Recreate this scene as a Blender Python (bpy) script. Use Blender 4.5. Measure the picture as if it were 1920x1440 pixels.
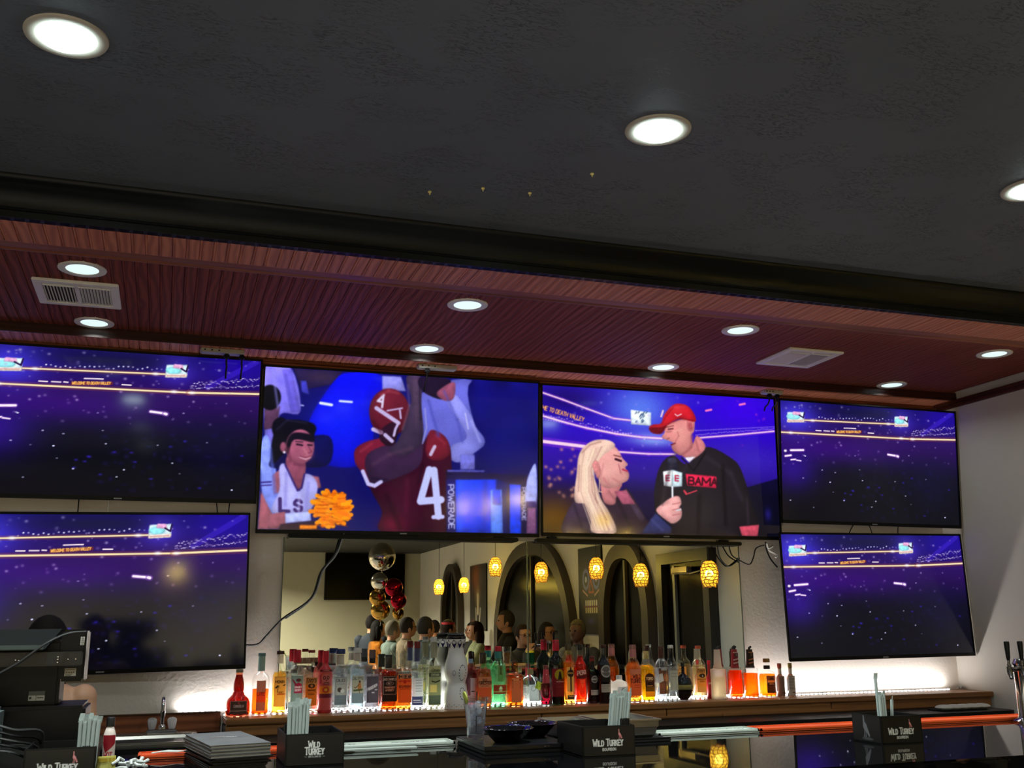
import bpy, bmesh, math, random
import numpy as np
from mathutils import Vector, Matrix, Euler

random.seed(7)
rng = np.random.RandomState(7)
SC = bpy.context.scene
COL = SC.collection
for o in list(bpy.data.objects):
    bpy.data.objects.remove(o)
PI = math.pi

# ------------------------------------------------------------------ camera
cd = bpy.data.cameras.new('camera')
cam = bpy.data.objects.new('camera', cd)
COL.objects.link(cam)
cd.sensor_width = 36.0
cd.lens = 36.0 * 1903.53 / 1920.0
cd.clip_start = 0.05
yaw, pitch, roll = 0.326235, 0.231171, -0.0087788
fwd = Vector((math.sin(yaw) * math.cos(pitch), math.cos(yaw) * math.cos(pitch), math.sin(pitch)))
rt = Vector((math.cos(yaw), -math.sin(yaw), 0))
up = rt.cross(fwd)
r2 = math.cos(roll) * rt + math.sin(roll) * up
u2 = -math.sin(roll) * rt + math.cos(roll) * up
mw = Matrix((r2, u2, -fwd)).transposed().to_4x4()
mw.translation = (0, -5.0, 1.43)
cam.matrix_world = mw
SC.camera = cam

# ------------------------------------------------------------------ world, exposure
w = bpy.data.worlds.new('world')
SC.world = w
w.use_nodes = True
w.node_tree.nodes['Background'].inputs[0].default_value = (0.5, 0.45, 0.4, 1)
w.node_tree.nodes['Background'].inputs[1].default_value = 0.03
SC.view_settings.view_transform = 'Standard'
SC.view_settings.look = 'None'
SC.view_settings.exposure = 0.0
SC.view_settings.gamma = 1.0
SC.view_settings.use_curve_mapping = False
SC.cycles.use_denoising = True
SC.cycles.max_bounces = 10
SC.cycles.diffuse_bounces = 4
SC.cycles.glossy_bounces = 6
SC.cycles.transparent_max_bounces = 40
SC.cycles.sample_clamp_indirect = 6.0
SC.cycles.caustics_reflective = False
SC.cycles.caustics_refractive = False
SOFFIT_CAN_W, MAIN_CAN_W, ROOM_FILL_W, LED_W, PENDANT_W = 1.1, 24.0, 270.0, 13.5, 85.0


def area_light(name, shape, sx, sy, watts, col, loc, parent=None, rot=(0, 0, 0), spread=PI):
    l = bpy.data.lights.new(name, 'AREA')
    l.shape = shape
    l.size = sx
    if sy:
        l.size_y = sy
    l.energy = watts
    l.color = col
    l.spread = spread
    o = bpy.data.objects.new(name, l)
    COL.objects.link(o)
    o.location = loc
    o.rotation_euler = rot
    o.parent = parent
    return o


# ------------------------------------------------------------------ helpers
def lin(c):
    return tuple((x / 255 / 12.92) if x <= 10 else ((x / 255 + 0.055) / 1.055) ** 2.4 for x in c)


MATS = {}


def nt(name):
    m = bpy.data.materials.new(name)
    m.use_nodes = True
    n = m.node_tree
    n.nodes.clear()
    return m, n, n.nodes.new('ShaderNodeOutputMaterial')


def N(n, t, **kw):
    a = n.nodes.new(t)
    for k, v in kw.items():
        if k in a.inputs:
            a.inputs[k].default_value = v
        else:
            setattr(a, k, v)
    return a


def pm(name, col, rough=0.5, metal=0.0, spec=0.5, bump=None, var=None, emit=None, coat=0.0):
    """plain surface: sRGB colour, optional noise bump (scale, strength) and colour variation (scale, amount)"""
    if name in MATS:
        return MATS[name]
    m, n, out = nt(name)
    b = N(n, 'ShaderNodeBsdfPrincipled')
    b.inputs['Base Color'].default_value = lin(col) + (1,)
    b.inputs['Roughness'].default_value = rough
    b.inputs['Metallic'].default_value = metal
    b.inputs['Specular IOR Level'].default_value = spec
    b.inputs['Coat Weight'].default_value = coat
    n.links.new(b.outputs[0], out.inputs[0])
    tc = N(n, 'ShaderNodeTexCoord')
    if bump:
        t = N(n, 'ShaderNodeTexNoise', Scale=bump[0], Detail=5.0)
        bp = N(n, 'ShaderNodeBump', Strength=bump[1], Distance=0.01)
        n.links.new(tc.outputs['Object'], t.inputs['Vector'])
        n.links.new(t.outputs['Fac'], bp.inputs['Height'])
        n.links.new(bp.outputs[0], b.inputs['Normal'])
    if var:
        t = N(n, 'ShaderNodeTexNoise', Scale=var[0], Detail=4.0)
        n.links.new(tc.outputs['Object'], t.inputs['Vector'])
        r = N(n, 'ShaderNodeValToRGB')
        c = lin(col)
        r.color_ramp.elements[0].position = 0.3
        r.color_ramp.elements[1].position = 0.7
        r.color_ramp.elements[0].color = tuple(x * (1 - var[1]) for x in c) + (1,)
        r.color_ramp.elements[1].color = tuple(min(1, x * (1 + var[1])) for x in c) + (1,)
        n.links.new(t.outputs['Fac'], r.inputs[0])
        n.links.new(r.outputs[0], b.inputs['Base Color'])
    if emit:
        b.inputs['Emission Color'].default_value = lin(emit[0]) + (1,)
        b.inputs['Emission Strength'].default_value = emit[1]
        m.cycles.emission_sampling = 'NONE'
    MATS[name] = m
    return m


def wood(name, dark, light, axis=1, scale=1.0, rough=0.35, knots=False, rand=True, coat=0.0, world=False, spec=0.4, contrast=(.25, .75), wave=.45):
    if name in MATS:
        return MATS[name]
    m, n, out = nt(name)
    b = N(n, 'ShaderNodeBsdfPrincipled', Roughness=rough)
    b.inputs['Coat Weight'].default_value = coat
    n.links.new(b.outputs[0], out.inputs[0])
    tc = N(n, 'ShaderNodeTexCoord')
    mp = N(n, 'ShaderNodeMapping')
    s = [9.0 * scale] * 3
    s[axis] = 1.1 * scale
    mp.inputs['Scale'].default_value = s
    src = N(n, 'ShaderNodeNewGeometry').outputs['Position'] if world else tc.outputs['Object']
    n.links.new(src, mp.inputs['Vector'])
    b.inputs['Specular IOR Level'].default_value = spec
    vec = mp.outputs[0]
    if rand:
        oi = N(n, 'ShaderNodeObjectInfo')
        mu = N(n, 'ShaderNodeMath', operation='MULTIPLY')
        mu.inputs[1].default_value = 37.0
        n.links.new(oi.outputs['Random'], mu.inputs[0])
        va = N(n, 'ShaderNodeVectorMath', operation='ADD')
        n.links.new(vec, va.inputs[0])
        n.links.new(mu.outputs[0], va.inputs[1])
        vec = va.outputs[0]
    nz = N(n, 'ShaderNodeTexNoise', Scale=1.6, Detail=6.0, Distortion=1.2)
    n.links.new(vec, nz.inputs['Vector'])
    wv = N(n, 'ShaderNodeTexWave', Scale=1.4, Distortion=5.0, Detail=3.0)
    wv.bands_direction = 'Z' if axis != 2 else 'X'
    wv.wave_type = 'RINGS' if knots else 'BANDS'
    if axis != 2 and not knots:
        wv.bands_direction = 'X' if axis == 1 else 'Z'
    wv_vec = vec
    if world:
        # plywood figure: long flames broken up across the sheet
        m2 = N(n, 'ShaderNodeMapping')
        m2.inputs['Scale'].default_value = (5.5, 1.5, 5.5)
        n.links.new(src, m2.inputs['Vector'])
        wv_vec = m2.outputs[0]
        wv.inputs['Distortion'].default_value = 9.0
        wv.inputs['Detail'].default_value = 2.0
        wv.inputs['Detail Scale'].default_value = .7
        wv.inputs['Scale'].default_value = 2.0
    n.links.new(wv_vec, wv.inputs['Vector'])
    mx = N(n, 'ShaderNodeMix', data_type='FLOAT')
    mx.inputs[0].default_value = wave
    n.links.new(nz.outputs['Fac'], mx.inputs[2])
    n.links.new(wv.outputs['Fac'], mx.inputs[3])
    r = N(n, 'ShaderNodeValToRGB')
    r.color_ramp.elements[0].position = contrast[0]
    r.color_ramp.elements[1].position = contrast[1]
    r.color_ramp.elements[0].color = lin(dark) + (1,)
    r.color_ramp.elements[1].color = lin(light) + (1,)
    n.links.new(mx.outputs[0], r.inputs[0])
    n.links.new(r.outputs[0], b.inputs['Base Color'])
    bp = N(n, 'ShaderNodeBump', Strength=0.15, Distance=0.003)
    n.links.new(mx.outputs[0], bp.inputs['Height'])
    n.links.new(bp.outputs[0], b.inputs['Normal'])
    MATS[name] = m
    return m


def glass(name, tint=(255, 255, 255), refl=0.75, rough=0.02):
    """thin-walled glass: tinted see-through, mirror-like towards its edges"""
    if name in MATS:
        return MATS[name]
    m, n, out = nt(name)
    t = N(n, 'ShaderNodeBsdfTransparent')
    t.inputs[0].default_value = tuple(x ** .5 for x in lin(tint)) + (1,)
    g = N(n, 'ShaderNodeBsdfGlossy', Roughness=rough)
    g.inputs[0].default_value = (0.95, 0.97, 1, 1)
    lw = N(n, 'ShaderNodeLayerWeight', Blend=0.5)
    p = N(n, 'ShaderNodeMath', operation='POWER')
    p.inputs[1].default_value = 3.0
    n.links.new(lw.outputs['Facing'], p.inputs[0])
    ma = N(n, 'ShaderNodeMath', operation='MULTIPLY_ADD')
    ma.inputs[1].default_value = refl
    ma.inputs[2].default_value = 0.045
    ma.use_clamp = True
    n.links.new(p.outputs[0], ma.inputs[0])
    mx = N(n, 'ShaderNodeMixShader')
    n.links.new(ma.outputs[0], mx.inputs[0])
    n.links.new(t.outputs[0], mx.inputs[1])
    n.links.new(g.outputs[0], mx.inputs[2])
    n.links.new(mx.outputs[0], out.inputs[0])
    MATS[name] = m
    return m


def liquid(name, tint, cloud=0.35):
    """drink seen through its bottle: tinted transparency with some cloudiness that glows when lit from behind"""
    if name in MATS:
        return MATS[name]
    m, n, out = nt(name)
    t = N(n, 'ShaderNodeBsdfTransparent')
    t.inputs[0].default_value = tuple(x ** 0.5 for x in lin(tint)) + (1,)
    tr = N(n, 'ShaderNodeBsdfTranslucent')
    tr.inputs[0].default_value = lin(tint) + (1,)
    mx = N(n, 'ShaderNodeMixShader')
    mx.inputs[0].default_value = cloud
    n.links.new(t.outputs[0], mx.inputs[1])
    n.links.new(tr.outputs[0], mx.inputs[2])
    g = N(n, 'ShaderNodeBsdfGlossy', Roughness=0.05)
    m2 = N(n, 'ShaderNodeMixShader')
    m2.inputs[0].default_value = 0.03
    n.links.new(mx.outputs[0], m2.inputs[1])
    n.links.new(g.outputs[0], m2.inputs[2])
    n.links.new(m2.outputs[0], out.inputs[0])
    MATS[name] = m
    return m


def printed(name='printed_paper', back=0.3, rough=0.45):
    """flat print: the colour is the print's own, held per vertex"""
    if name in MATS:
        return MATS[name]
    m, n, out = nt(name)
    a = N(n, 'ShaderNodeAttribute', attribute_name='Col')
    b = N(n, 'ShaderNodeBsdfPrincipled', Roughness=rough)
    n.links.new(a.outputs['Color'], b.inputs['Base Color'])
    if back:
        tr = N(n, 'ShaderNodeBsdfTranslucent')
        n.links.new(a.outputs['Color'], tr.inputs[0])
        mx = N(n, 'ShaderNodeMixShader')
        mx.inputs[0].default_value = back
        n.links.new(b.outputs[0], mx.inputs[1])
        n.links.new(tr.outputs[0], mx.inputs[2])
        n.links.new(mx.outputs[0], out.inputs[0])
    else:
        n.links.new(b.outputs[0], out.inputs[0])
    MATS[name] = m
    return m


def screen_mat():
    if 'screen' in MATS:
        return MATS['screen']
    m, n, out = nt('lit_screen')
    a = N(n, 'ShaderNodeAttribute', attribute_name='Col')
    b = N(n, 'ShaderNodeBsdfPrincipled', Roughness=0.09)
    b.inputs['Base Color'].default_value = (0.004, 0.004, 0.005, 1)
    b.inputs['Specular IOR Level'].default_value = 0.5
    b.inputs['Emission Strength'].default_value = 1.0
    n.links.new(a.outputs['Color'], b.inputs['Emission Color'])
    n.links.new(b.outputs[0], out.inputs[0])
    m.cycles.emission_sampling = 'NONE'
    MATS['screen'] = m
    return m


class MB:
    """collects solids into one mesh"""

    def __init__(s):
        s.v, s.f, s.m = [], [], []

    def add(s, vs, fs, mi=0, T=None):
        o = len(s.v)
        for p in vs:
            s.v.append(tuple(T @ Vector(p)) if T is not None else tuple(p))
        for f in fs:
            s.f.append([i + o for i in f])
            s.m.append(mi)
        return s

    def box(s, c, d, mi=0, T=None, bev=0.0):
        x, y, z = [k / 2 for k in d]
        b = min(bev, x * .9, y * .9, z * .9)
        if b <= 0:
            vs = [(c[0] + i * x, c[1] + j * y, c[2] + k * z) for i in (-1, 1) for j in (-1, 1) for k in (-1, 1)]
            fs = [(0, 1, 3, 2), (4, 6, 7, 5), (0, 4, 5, 1), (2, 3, 7, 6), (0, 2, 6, 4), (1, 5, 7, 3)]
            return s.add(vs, fs, mi, T)
        bm = bmesh.new()
        bmesh.ops.create_cube(bm, size=1.0)
        for v in bm.verts:
            v.co = Vector((c[0] + v.co.x * 2 * x, c[1] + v.co.y * 2 * y, c[2] + v.co.z * 2 * z))
        bmesh.ops.bevel(bm, geom=bm.edges[:], offset=b, segments=2, affect='EDGES')
        bm.verts.ensure_lookup_table()
        vs = [v.co[:] for v in bm.verts]
        fs = [[v.index for v in f.verts] for f in bm.faces]
        bm.free()
        return s.add(vs, fs, mi, T)

    def lathe(s, prof, n=24, c=(0, 0, 0), mi=0, T=None, sq=2.0, sy=1.0, flute=0.0, fn=0, cap=True):
        """prof: (radius, z) list; sq>2 squares the section, flute scallops it"""
        vs, fs = [], []
        k = len(prof)
        for r, z in prof:
            for i in range(n):
                a = 2 * PI * (i + .5) / n
                ca, sa = math.cos(a), math.sin(a)
                q = (abs(ca) ** sq + abs(sa) ** sq) ** (-1 / sq)
                if fn:
                    q *= 1 + flute * math.cos(fn * a)
                vs.append((c[0] + r * q * ca, c[1] + r * q * sa * sy, c[2] + z))
        for j in range(k - 1):
            for i in range(n):
                i2 = (i + 1) % n
                fs.append((j * n + i, j * n + i2, (j + 1) * n + i2, (j + 1) * n + i))
        if cap:
            if prof[0][0] > 1e-6:
                fs.append([i for i in range(n)][::-1])
            if prof[-1][0] > 1e-6:
                fs.append([(k - 1) * n + i for i in range(n)])
        return s.add(vs, fs, mi, T)

    def tube(s, pts, r, n=8, mi=0, T=None, closed=False):
        pts = [Vector(p) for p in pts]
        rs = r if isinstance(r, (list, tuple)) else [r] * len(pts)
        vs, fs = [], []
        prev = None
        k = len(pts)
        for i, p in enumerate(pts):
            a = pts[i - 1] if (i > 0 or closed) else p
            b = pts[(i + 1) % k] if (i < k - 1 or closed) else p
            t = (b - a).normalized()
            if prev is None:
                ref = Vector((0, 0, 1)) if abs(t.z) < .9 else Vector((1, 0, 0))
                u = t.cross(ref).normalized()
            else:
                u = (prev - t * prev.dot(t)).normalized()
            prev = u
            v = t.cross(u)
            for j in range(n):
                a2 = 2 * PI * j / n
                vs.append(tuple(p + (u * math.cos(a2) + v * math.sin(a2)) * rs[i]))
        for i in range(k if closed else k - 1):
            for j in range(n):
                j2 = (j + 1) % n
                i2 = (i + 1) % k
                fs.append((i * n + j, i * n + j2, i2 * n + j2, i2 * n + j))
        if not closed:
            fs.append([j for j in range(n)][::-1])
            fs.append([(k - 1) * n + j for j in range(n)])
        return s.add(vs, fs, mi, T)

    def ell(s, c, r, n=16, m=10, mi=0, T=None):
        prof = [(math.sin(PI * j / m), -math.cos(PI * j / m)) for j in range(m + 1)]
        prof[0] = (0.001, -1)
        prof[-1] = (0.001, 1)
        M = Matrix.Translation(c) @ Matrix.Diagonal((r[0], r[1], r[2], 1))
        if T is not None:
            M = T @ M
        return s.lathe(prof, n=n, mi=mi, T=M)

    def prism(s, poly, y0, y1, mi=0, T=None):
        """poly in x-z, extruded in y"""
        k = len(poly)
        vs = [(x, y0, z) for x, z in poly] + [(x, y1, z) for x, z in poly]
        fs = [list(range(k)), list(range(k, 2 * k))[::-1]]
        fs += [(i, i + k, (i + 1) % k + k, (i + 1) % k) for i in range(k)]
        return s.add(vs, fs, mi, T)

    def strip(s, outer, inner, y0, y1, mi=0, T=None):
        """band between two matching open outlines in x-z, extruded in y"""
        k = len(outer)
        vs = []
        for y in (y0, y1):
            vs += [(x, y, z) for x, z in outer] + [(x, y, z) for x, z in inner]
        fs = []
        for i in range(k - 1):
            fs.append((i, i + 1, k + i + 1, k + i))
            fs.append((2 * k + i, 3 * k + i, 3 * k + i + 1, 2 * k + i + 1))
            fs.append((i, 2 * k + i, 2 * k + i + 1, i + 1))
            fs.append((k + i, k + i + 1, 3 * k + i + 1, 3 * k + i))
        for i in (0, k - 1):
            fs.append((i, k + i, 3 * k + i, 2 * k + i))
        return s.add(vs, fs, mi, T)

    def mesh(s, name, mats, smooth=True, ang=35):
        me = bpy.data.meshes.new(name)
        me.from_pydata(s.v, [], s.f)
        for m in (mats if isinstance(mats, (list, tuple)) else [mats]):
            me.materials.append(m)
        me.polygons.foreach_set('material_index', s.m)
        bm = bmesh.new()
        bm.from_mesh(me)
        bmesh.ops.recalc_face_normals(bm, faces=bm.faces[:])
        bm.to_mesh(me)
        bm.free()
        if smooth:
            me.polygons.foreach_set('use_smooth', [True] * len(me.polygons))
            me.set_sharp_from_angle(angle=math.radians(ang))
        me.update()
        return me

    def build(s, name, mats, parent=None, smooth=True, ang=35, label=None):
        return put(name, s.mesh(name, mats, smooth, ang), parent, label)


def put(name, me, parent=None, label=None):
    o = bpy.data.objects.new(name, me)
    COL.objects.link(o)
    o.parent = parent
    if label:
        o['label'] = label
    return o


def tag(o, label, cat, group=None):
    o['label'] = label
    o['category'] = cat
    if group:
        o['group'] = group
    return o


def thing(name, label, cat, loc=(0, 0, 0), rz=0.0, group=None):
    o = bpy.data.objects.new(name, None)
    COL.objects.link(o)
    o.empty_display_size = 0.05
    o.location = loc
    o.rotation_euler = (0, 0, rz)
    return tag(o, label, cat, group)


def struct(o):
    o['kind'] = 'structure'
    return o


def dup(root, loc, label, rz=None, group=None):
    def cp(o, par):
        c = o.copy()
        COL.objects.link(c)
        c.parent = par
        for ch in list(o.children):
            cp(ch, c)
        return c
    r = cp(root, None)
    r.location = loc
    if rz is not None:
        r.rotation_euler = (0, 0, rz)
    r['label'] = label
    if group:
        r['group'] = group
    return r


# ------------------------------------------------------------------ flat print: a small painter on numpy canvases
FONT = {
    'A': '0,0 .5,1 1,0;.2,.38 .8,.38', 'B': '0,0 0,1 .7,1 .9,.85 .9,.65 .7,.52 0,.52;.7,.52 1,.35 1,.15 .8,0 0,0',
    'C': '1,.8 .75,1 .3,1 0,.75 0,.25 .3,0 .75,0 1,.2', 'D': '0,0 0,1 .6,1 1,.7 1,.3 .6,0 0,0',
    'E': '1,0 0,0 0,1 1,1;0,.52 .75,.52', 'F': '0,0 0,1 1,1;0,.52 .75,.52', 'G': '1,.8 .75,1 .3,1 0,.75 0,.25 .3,0 .75,0 1,.2 1,.48 .55,.48',
    'H': '0,0 0,1;1,0 1,1;0,.5 1,.5', 'I': '.5,0 .5,1', 'J': '.85,1 .85,.25 .6,0 .25,0 0,.25', 'K': '0,0 0,1;1,1 0,.42;.3,.6 1,0',
    'L': '0,1 0,0 1,0', 'M': '0,0 0,1 .5,.35 1,1 1,0', 'N': '0,0 0,1 1,0 1,1', 'O': '.3,0 0,.3 0,.7 .3,1 .7,1 1,.7 1,.3 .7,0 .3,0',
    'P': '0,0 0,1 .75,1 1,.85 1,.6 .75,.45 0,.45', 'R': '0,0 0,1 .75,1 1,.85 1,.62 .75,.48 0,.48;.5,.48 1,0',
    'S': '1,.82 .75,1 .25,1 0,.82 0,.65 1,.38 1,.18 .75,0 .25,0 0,.18', 'T': '.5,0 .5,1;0,1 1,1', 'U': '0,1 0,.25 .3,0 .7,0 1,.25 1,1',
    'V': '0,1 .5,0 1,1', 'W': '0,1 .25,0 .5,.7 .75,0 1,1', 'X': '0,0 1,1;0,1 1,0', 'Y': '0,1 .5,.5 1,1;.5,.5 .5,0', 'Z': '0,1 1,1 0,0 1,0',
    'Q': '.3,0 0,.3 0,.7 .3,1 .7,1 1,.7 1,.3 .7,0 .3,0;.6,.3 1,-.05',
    '4': '.75,0 .75,1 0,.3 1,.3', '1': '.2,.8 .5,1 .5,0', '0': '.3,0 0,.3 0,.7 .3,1 .7,1 1,.7 1,.3 .7,0 .3,0', '2': '0,.8 .3,1 .75,1 1,.75 0,0 1,0',
    '3': '0,1 1,1 .5,.55 1,.35 .8,0 .2,0 0,.15', '9': '1,.6 .7,.4 .3,.4 0,.65 .3,1 .7,1 1,.7 1,.3 .6,0', "'": '.4,1 .4,.75', '.': '.45,0 .55,.05', '-': '.2,.5 .8,.5', '&': '1,0 .1,.8 .4,1 .6,.8 0,.2 .4,0 1,.4',
}


def glyphs(text, x, y, h, cw=0.62, gap=0.28, slant=0.0, rot=0.0, caps=None, anchor=0):
    """stroke polylines of a line of capitals; (x, y) is the baseline start, y grows downwards"""
    out = []
    adv = 0.0
    ca, sa = math.cos(rot), math.sin(rot)
    total = sum((0.5 if ch == ' ' else (0.3 if ch in "I'." else 1.45 if ch in 'WMwm' else 1.0) * cw * (0.78 if ch.islower() else 1) + gap * cw) for i, ch in enumerate(text)) * h
    x0 = -total / 2 if anchor else 0
    for ch in text:
        hh = h
        if ch == ' ':
            adv += 0.5 * h * cw / 0.62
            continue
        if ch.islower():
            hh = h * 0.78
        g = FONT.get(ch.upper())
        wd = (0.3 if ch in "I'.i" else 1.45 if ch in 'WMwm' else 1.0) * cw * hh
        if g:
            for st in g.split(';'):
                pts = []
                for pr in st.split():
                    gx, gy = [float(q) for q in pr.split(',')]
                    px = x0 + adv + gx * wd + slant * gy * hh
                    py = -gy * hh
                    pts.append((x + px * ca - py * sa, y + px * sa + py * ca))
                out.append(pts)
        adv += wd + gap * cw * h
    return out


class Paint:
    def __init__(s, w, h, bg, quad=None, ss=2):
        """canvas of w x h samples; quad: user-space corners TL TR BR BL of the drawn picture"""
        s.w, s.h, s.ss = w, h, ss
        s.im = np.zeros((h * ss, w * ss, 3)) + np.array(bg, float)
        W, H = w * ss, h * ss
        q = quad or [(0, 0), (1, 0), (1, 1), (0, 1)]
        A, b = [], []
        for (x, y), (u, v) in zip(q, [(0, 0), (W, 0), (W, H), (0, H)]):
            A.append([x, y, 1, 0, 0, 0, -u * x, -u * y]); b.append(u)
            A.append([0, 0, 0, x, y, 1, -v * x, -v * y]); b.append(v)
        p = np.linalg.solve(np.array(A, float), np.array(b, float))
        s.Hm = np.append(p, 1).reshape(3, 3)
        sx = math.hypot(q[1][0] - q[0][0], q[1][1] - q[0][1])
        s.k = W / sx
        s.kv = H / math.hypot(q[3][0] - q[0][0], q[3][1] - q[0][1])

    auto = False

    @staticmethod
    def _box(m, r):
        for ax in (0, 1):
            pad = [(0, 0), (0, 0)]
            pad[ax] = (r + 1, r)
            q = np.cumsum(np.pad(m, pad, mode='edge'), axis=ax)
            k = 2 * r + 1
            m = ((q[k:] - q[:-k]) if ax == 0 else (q[:, k:] - q[:, :-k])) / k
        return m

    def _form(s, wn, m, col, a):
        """lay a flat shape in with soft edges and a gently modelled tone, as a video picture shows it"""
        f = s._box(m.astype(float), 2)
        big = s._box(s._box(m.astype(float), max(3, min(m.shape) // 9)), max(2, min(m.shape) // 14))
        h, w_ = m.shape
        g = np.linspace(1, -1, h)[:, None] * .13 + np.linspace(.6, -1, w_)[None, :] * .06
        n = s._box(s._box(rng.rand(h, w_), max(2, min(m.shape) // 12)), max(2, min(m.shape) // 12))
        n = (n - n.mean()) / (n.std() + 1e-6) * .05
        tone = (.74 + .32 * np.clip(big, 0, 1) + g + n)[..., None]
        x0, y0, x1, y1 = wn[:4]
        r = s.im[y0:y1, x0:x1]
        al = (f * a)[..., None]
        s.im[y0:y1, x0:x1] = r * (1 - al) + np.clip(np.array(col, float) * tone, 0, 255) * al

    def P(s, pts):
        a = np.array([[x, y, 1.0] for x, y in pts]) @ s.Hm.T
        return a[:, :2] / a[:, 2:]

    def _win(s, x0, y0, x1, y1):
        H, W = s.im.shape[:2]
        x0, y0 = max(0, int(x0)), max(0, int(y0))
        x1, y1 = min(W, int(x1) + 2), min(H, int(y1) + 2)
        if x1 <= x0 or y1 <= y0:
            return None
        yy, xx = np.mgrid[y0:y1, x0:x1]
        return x0, y0, x1, y1, xx + .5, yy + .5

    def _mix(s, wn, a, col):
        x0, y0, x1, y1 = wn[:4]
        r = s.im[y0:y1, x0:x1]
        a = a[..., None]
        s.im[y0:y1, x0:x1] = r * (1 - a) + np.array(col, float) * a

    def poly(s, pts, col, a=1.0, raw=False):
        p = np.array(pts) if raw else s.P(pts)
        if s.auto and len(p) > 4:
            q, n_ = [], len(p)
            for i in range(n_):
                a0, a1, a2, a3 = p[i - 1], p[i], p[(i + 1) % n_], p[(i + 2) % n_]
                for t in (0, .2, .4, .6, .8):
                    q.append(.5 * (2 * a1 + (a2 - a0) * t + (2 * a0 - 5 * a1 + 4 * a2 - a3) * t * t + (3 * a1 - a0 - 3 * a2 + a3) * t ** 3))
            p = np.array(q)
        e = 6 if s.auto else 0
        wn = s._win(p[:, 0].min() - e, p[:, 1].min() - e, p[:, 0].max() + e, p[:, 1].max() + e)
        if wn is None:
            return s
        X, Y = wn[4], wn[5]
        ins = np.zeros(X.shape, bool)
        n = len(p)
        for i in range(n):
            (xa, ya), (xb, yb) = p[i], p[(i + 1) % n]
            if ya == yb:
                continue
            c = ((ya > Y) != (yb > Y)) & (X < (xb - xa) * (Y - ya) / (yb - ya) + xa)
            ins ^= c
        if s.auto and ins.shape[0] > 12 and ins.shape[1] > 12:
            s._form(wn, ins, col, a)
        else:
            s._mix(wn, ins * a, col)
        return s

    def rect(s, x0, y0, x1, y1, col, a=1.0):
        return s.poly([(x0, y0), (x1, y0), (x1, y1), (x0, y1)], col, a)

    def ell(s, cx, cy, rx, ry, col, a=1.0, soft=0.0, rot=0.0):
        c = s.P([(cx, cy)])[0]
        rx, ry = rx * s.k, ry * s.kv
        m = max(rx, ry) * (1 + soft * 2) + 2
        wn = s._win(c[0] - m, c[1] - m, c[0] + m, c[1] + m)
        if wn is None:
            return s
        dx, dy = wn[4] - c[0], wn[5] - c[1]
        ca, sa = math.cos(rot), math.sin(rot)
        d = np.sqrt(((dx * ca + dy * sa) / rx) ** 2 + ((-dx * sa + dy * ca) / ry) ** 2)
        al = np.exp(-(d / (0.5 + soft)) ** 2) if soft else (d < 1).astype(float)
        if s.auto and not soft and al.shape[0] > 16:
            s._form(wn, al > .5, col, a)
            return s
        s._mix(wn, al * a, col)
        return s

    def line(s, pts, width, col, a=1.0, soft=False):
        p = s.P(pts)
        hw = max(0.6, width * (s.k + s.kv) / 4)
        for i in range(len(p) - 1):
            (xa, ya), (xb, yb) = p[i], p[i + 1]
            e = hw * (2.2 if soft else 1) + 1
            wn = s._win(min(xa, xb) - e, min(ya, yb) - e, max(xa, xb) + e, max(ya, yb) + e)
            if wn is None:
                continue
            dx, dy = xb - xa, yb - ya
            L = dx * dx + dy * dy + 1e-9
            t = np.clip(((wn[4] - xa) * dx + (wn[5] - ya) * dy) / L, 0, 1)
            d = np.hypot(wn[4] - xa - t * dx, wn[5] - ya - t * dy)
            s._mix(wn, (np.exp(-(d / hw) ** 2) if soft else np.clip(hw + .5 - d, 0, 1)) * a, col)
        return s

    def text(s, t, x, y, h, col, wt=0.15, serif=0.0, a=1.0, **kw):
        for st in glyphs(t, x, y, h, **kw):
            s.line(st, wt * h, col, a)
            if serif:
                for e in (st[0], st[-1]):
                    s.line([(e[0] - serif * h, e[1]), (e[0] + serif * h, e[1])], wt * h * .55, col, a)
        return s

    def fill_v(s, stops):
        """vertical colour stops (v 0..1, colour)"""
        H = s.im.shape[0]
        v = (np.arange(H) + .5) / H
        vs = [q[0] for q in stops]
        for c in range(3):
            s.im[:, :, c] = np.interp(v, vs, [q[1][c] for q in stops])[:, None]
        return s

    def noise(s, amt, cell=6):
        H, W = s.im.shape[:2]
        g = rng.rand(H // cell + 2, W // cell + 2)
        g = np.kron(g, np.ones((cell, cell)))[:H, :W]
        s.im *= (1 + (g[..., None] - .5) * amt)
        return s

    def blur(s, sig):
        k = np.exp(-np.arange(-int(3 * sig) - 1, int(3 * sig) + 2) ** 2 / (2 * sig * sig))
        k /= k.sum()
        h = len(k) // 2
        for ax in (0, 1):
            pad = [(0, 0)] * 3
            pad[ax] = (h, h)
            q = np.pad(s.im, pad, mode='edge')
            n_ = s.im.shape[ax]
            s.im = sum(w_ * (q[i:i + n_] if ax == 0 else q[:, i:i + n_]) for i, w_ in enumerate(k))
        return s

    def mesh(s, name, W, H, mat, radius=None, arc_sq=None):
        """grid mesh in x-z facing -y, centred; bent round a cylinder of the given radius"""
        im = s.im.reshape(s.h, s.ss, s.w, s.ss, 3).mean((1, 3)).clip(0, 255)
        w, h = s.w, s.h
        u = np.linspace(-.5, .5, w) * W
        v = np.linspace(.5, -.5, h) * H
        if radius:
            X, Y = radius * np.sin(u / radius), -radius * np.cos(u / radius)
        else:
            X, Y = u, np.zeros(w)
        co = np.zeros((h, w, 3))
        co[..., 0] = X
        co[..., 1] = Y
        co[..., 2] = v[:, None]
        idx = np.arange(w * h).reshape(h, w)
        q = np.stack([idx[1:, :-1], idx[1:, 1:], idx[:-1, 1:], idx[:-1, :-1]], -1).reshape(-1, 4)
        me = bpy.data.meshes.new(name)
        me.vertices.add(w * h)
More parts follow.
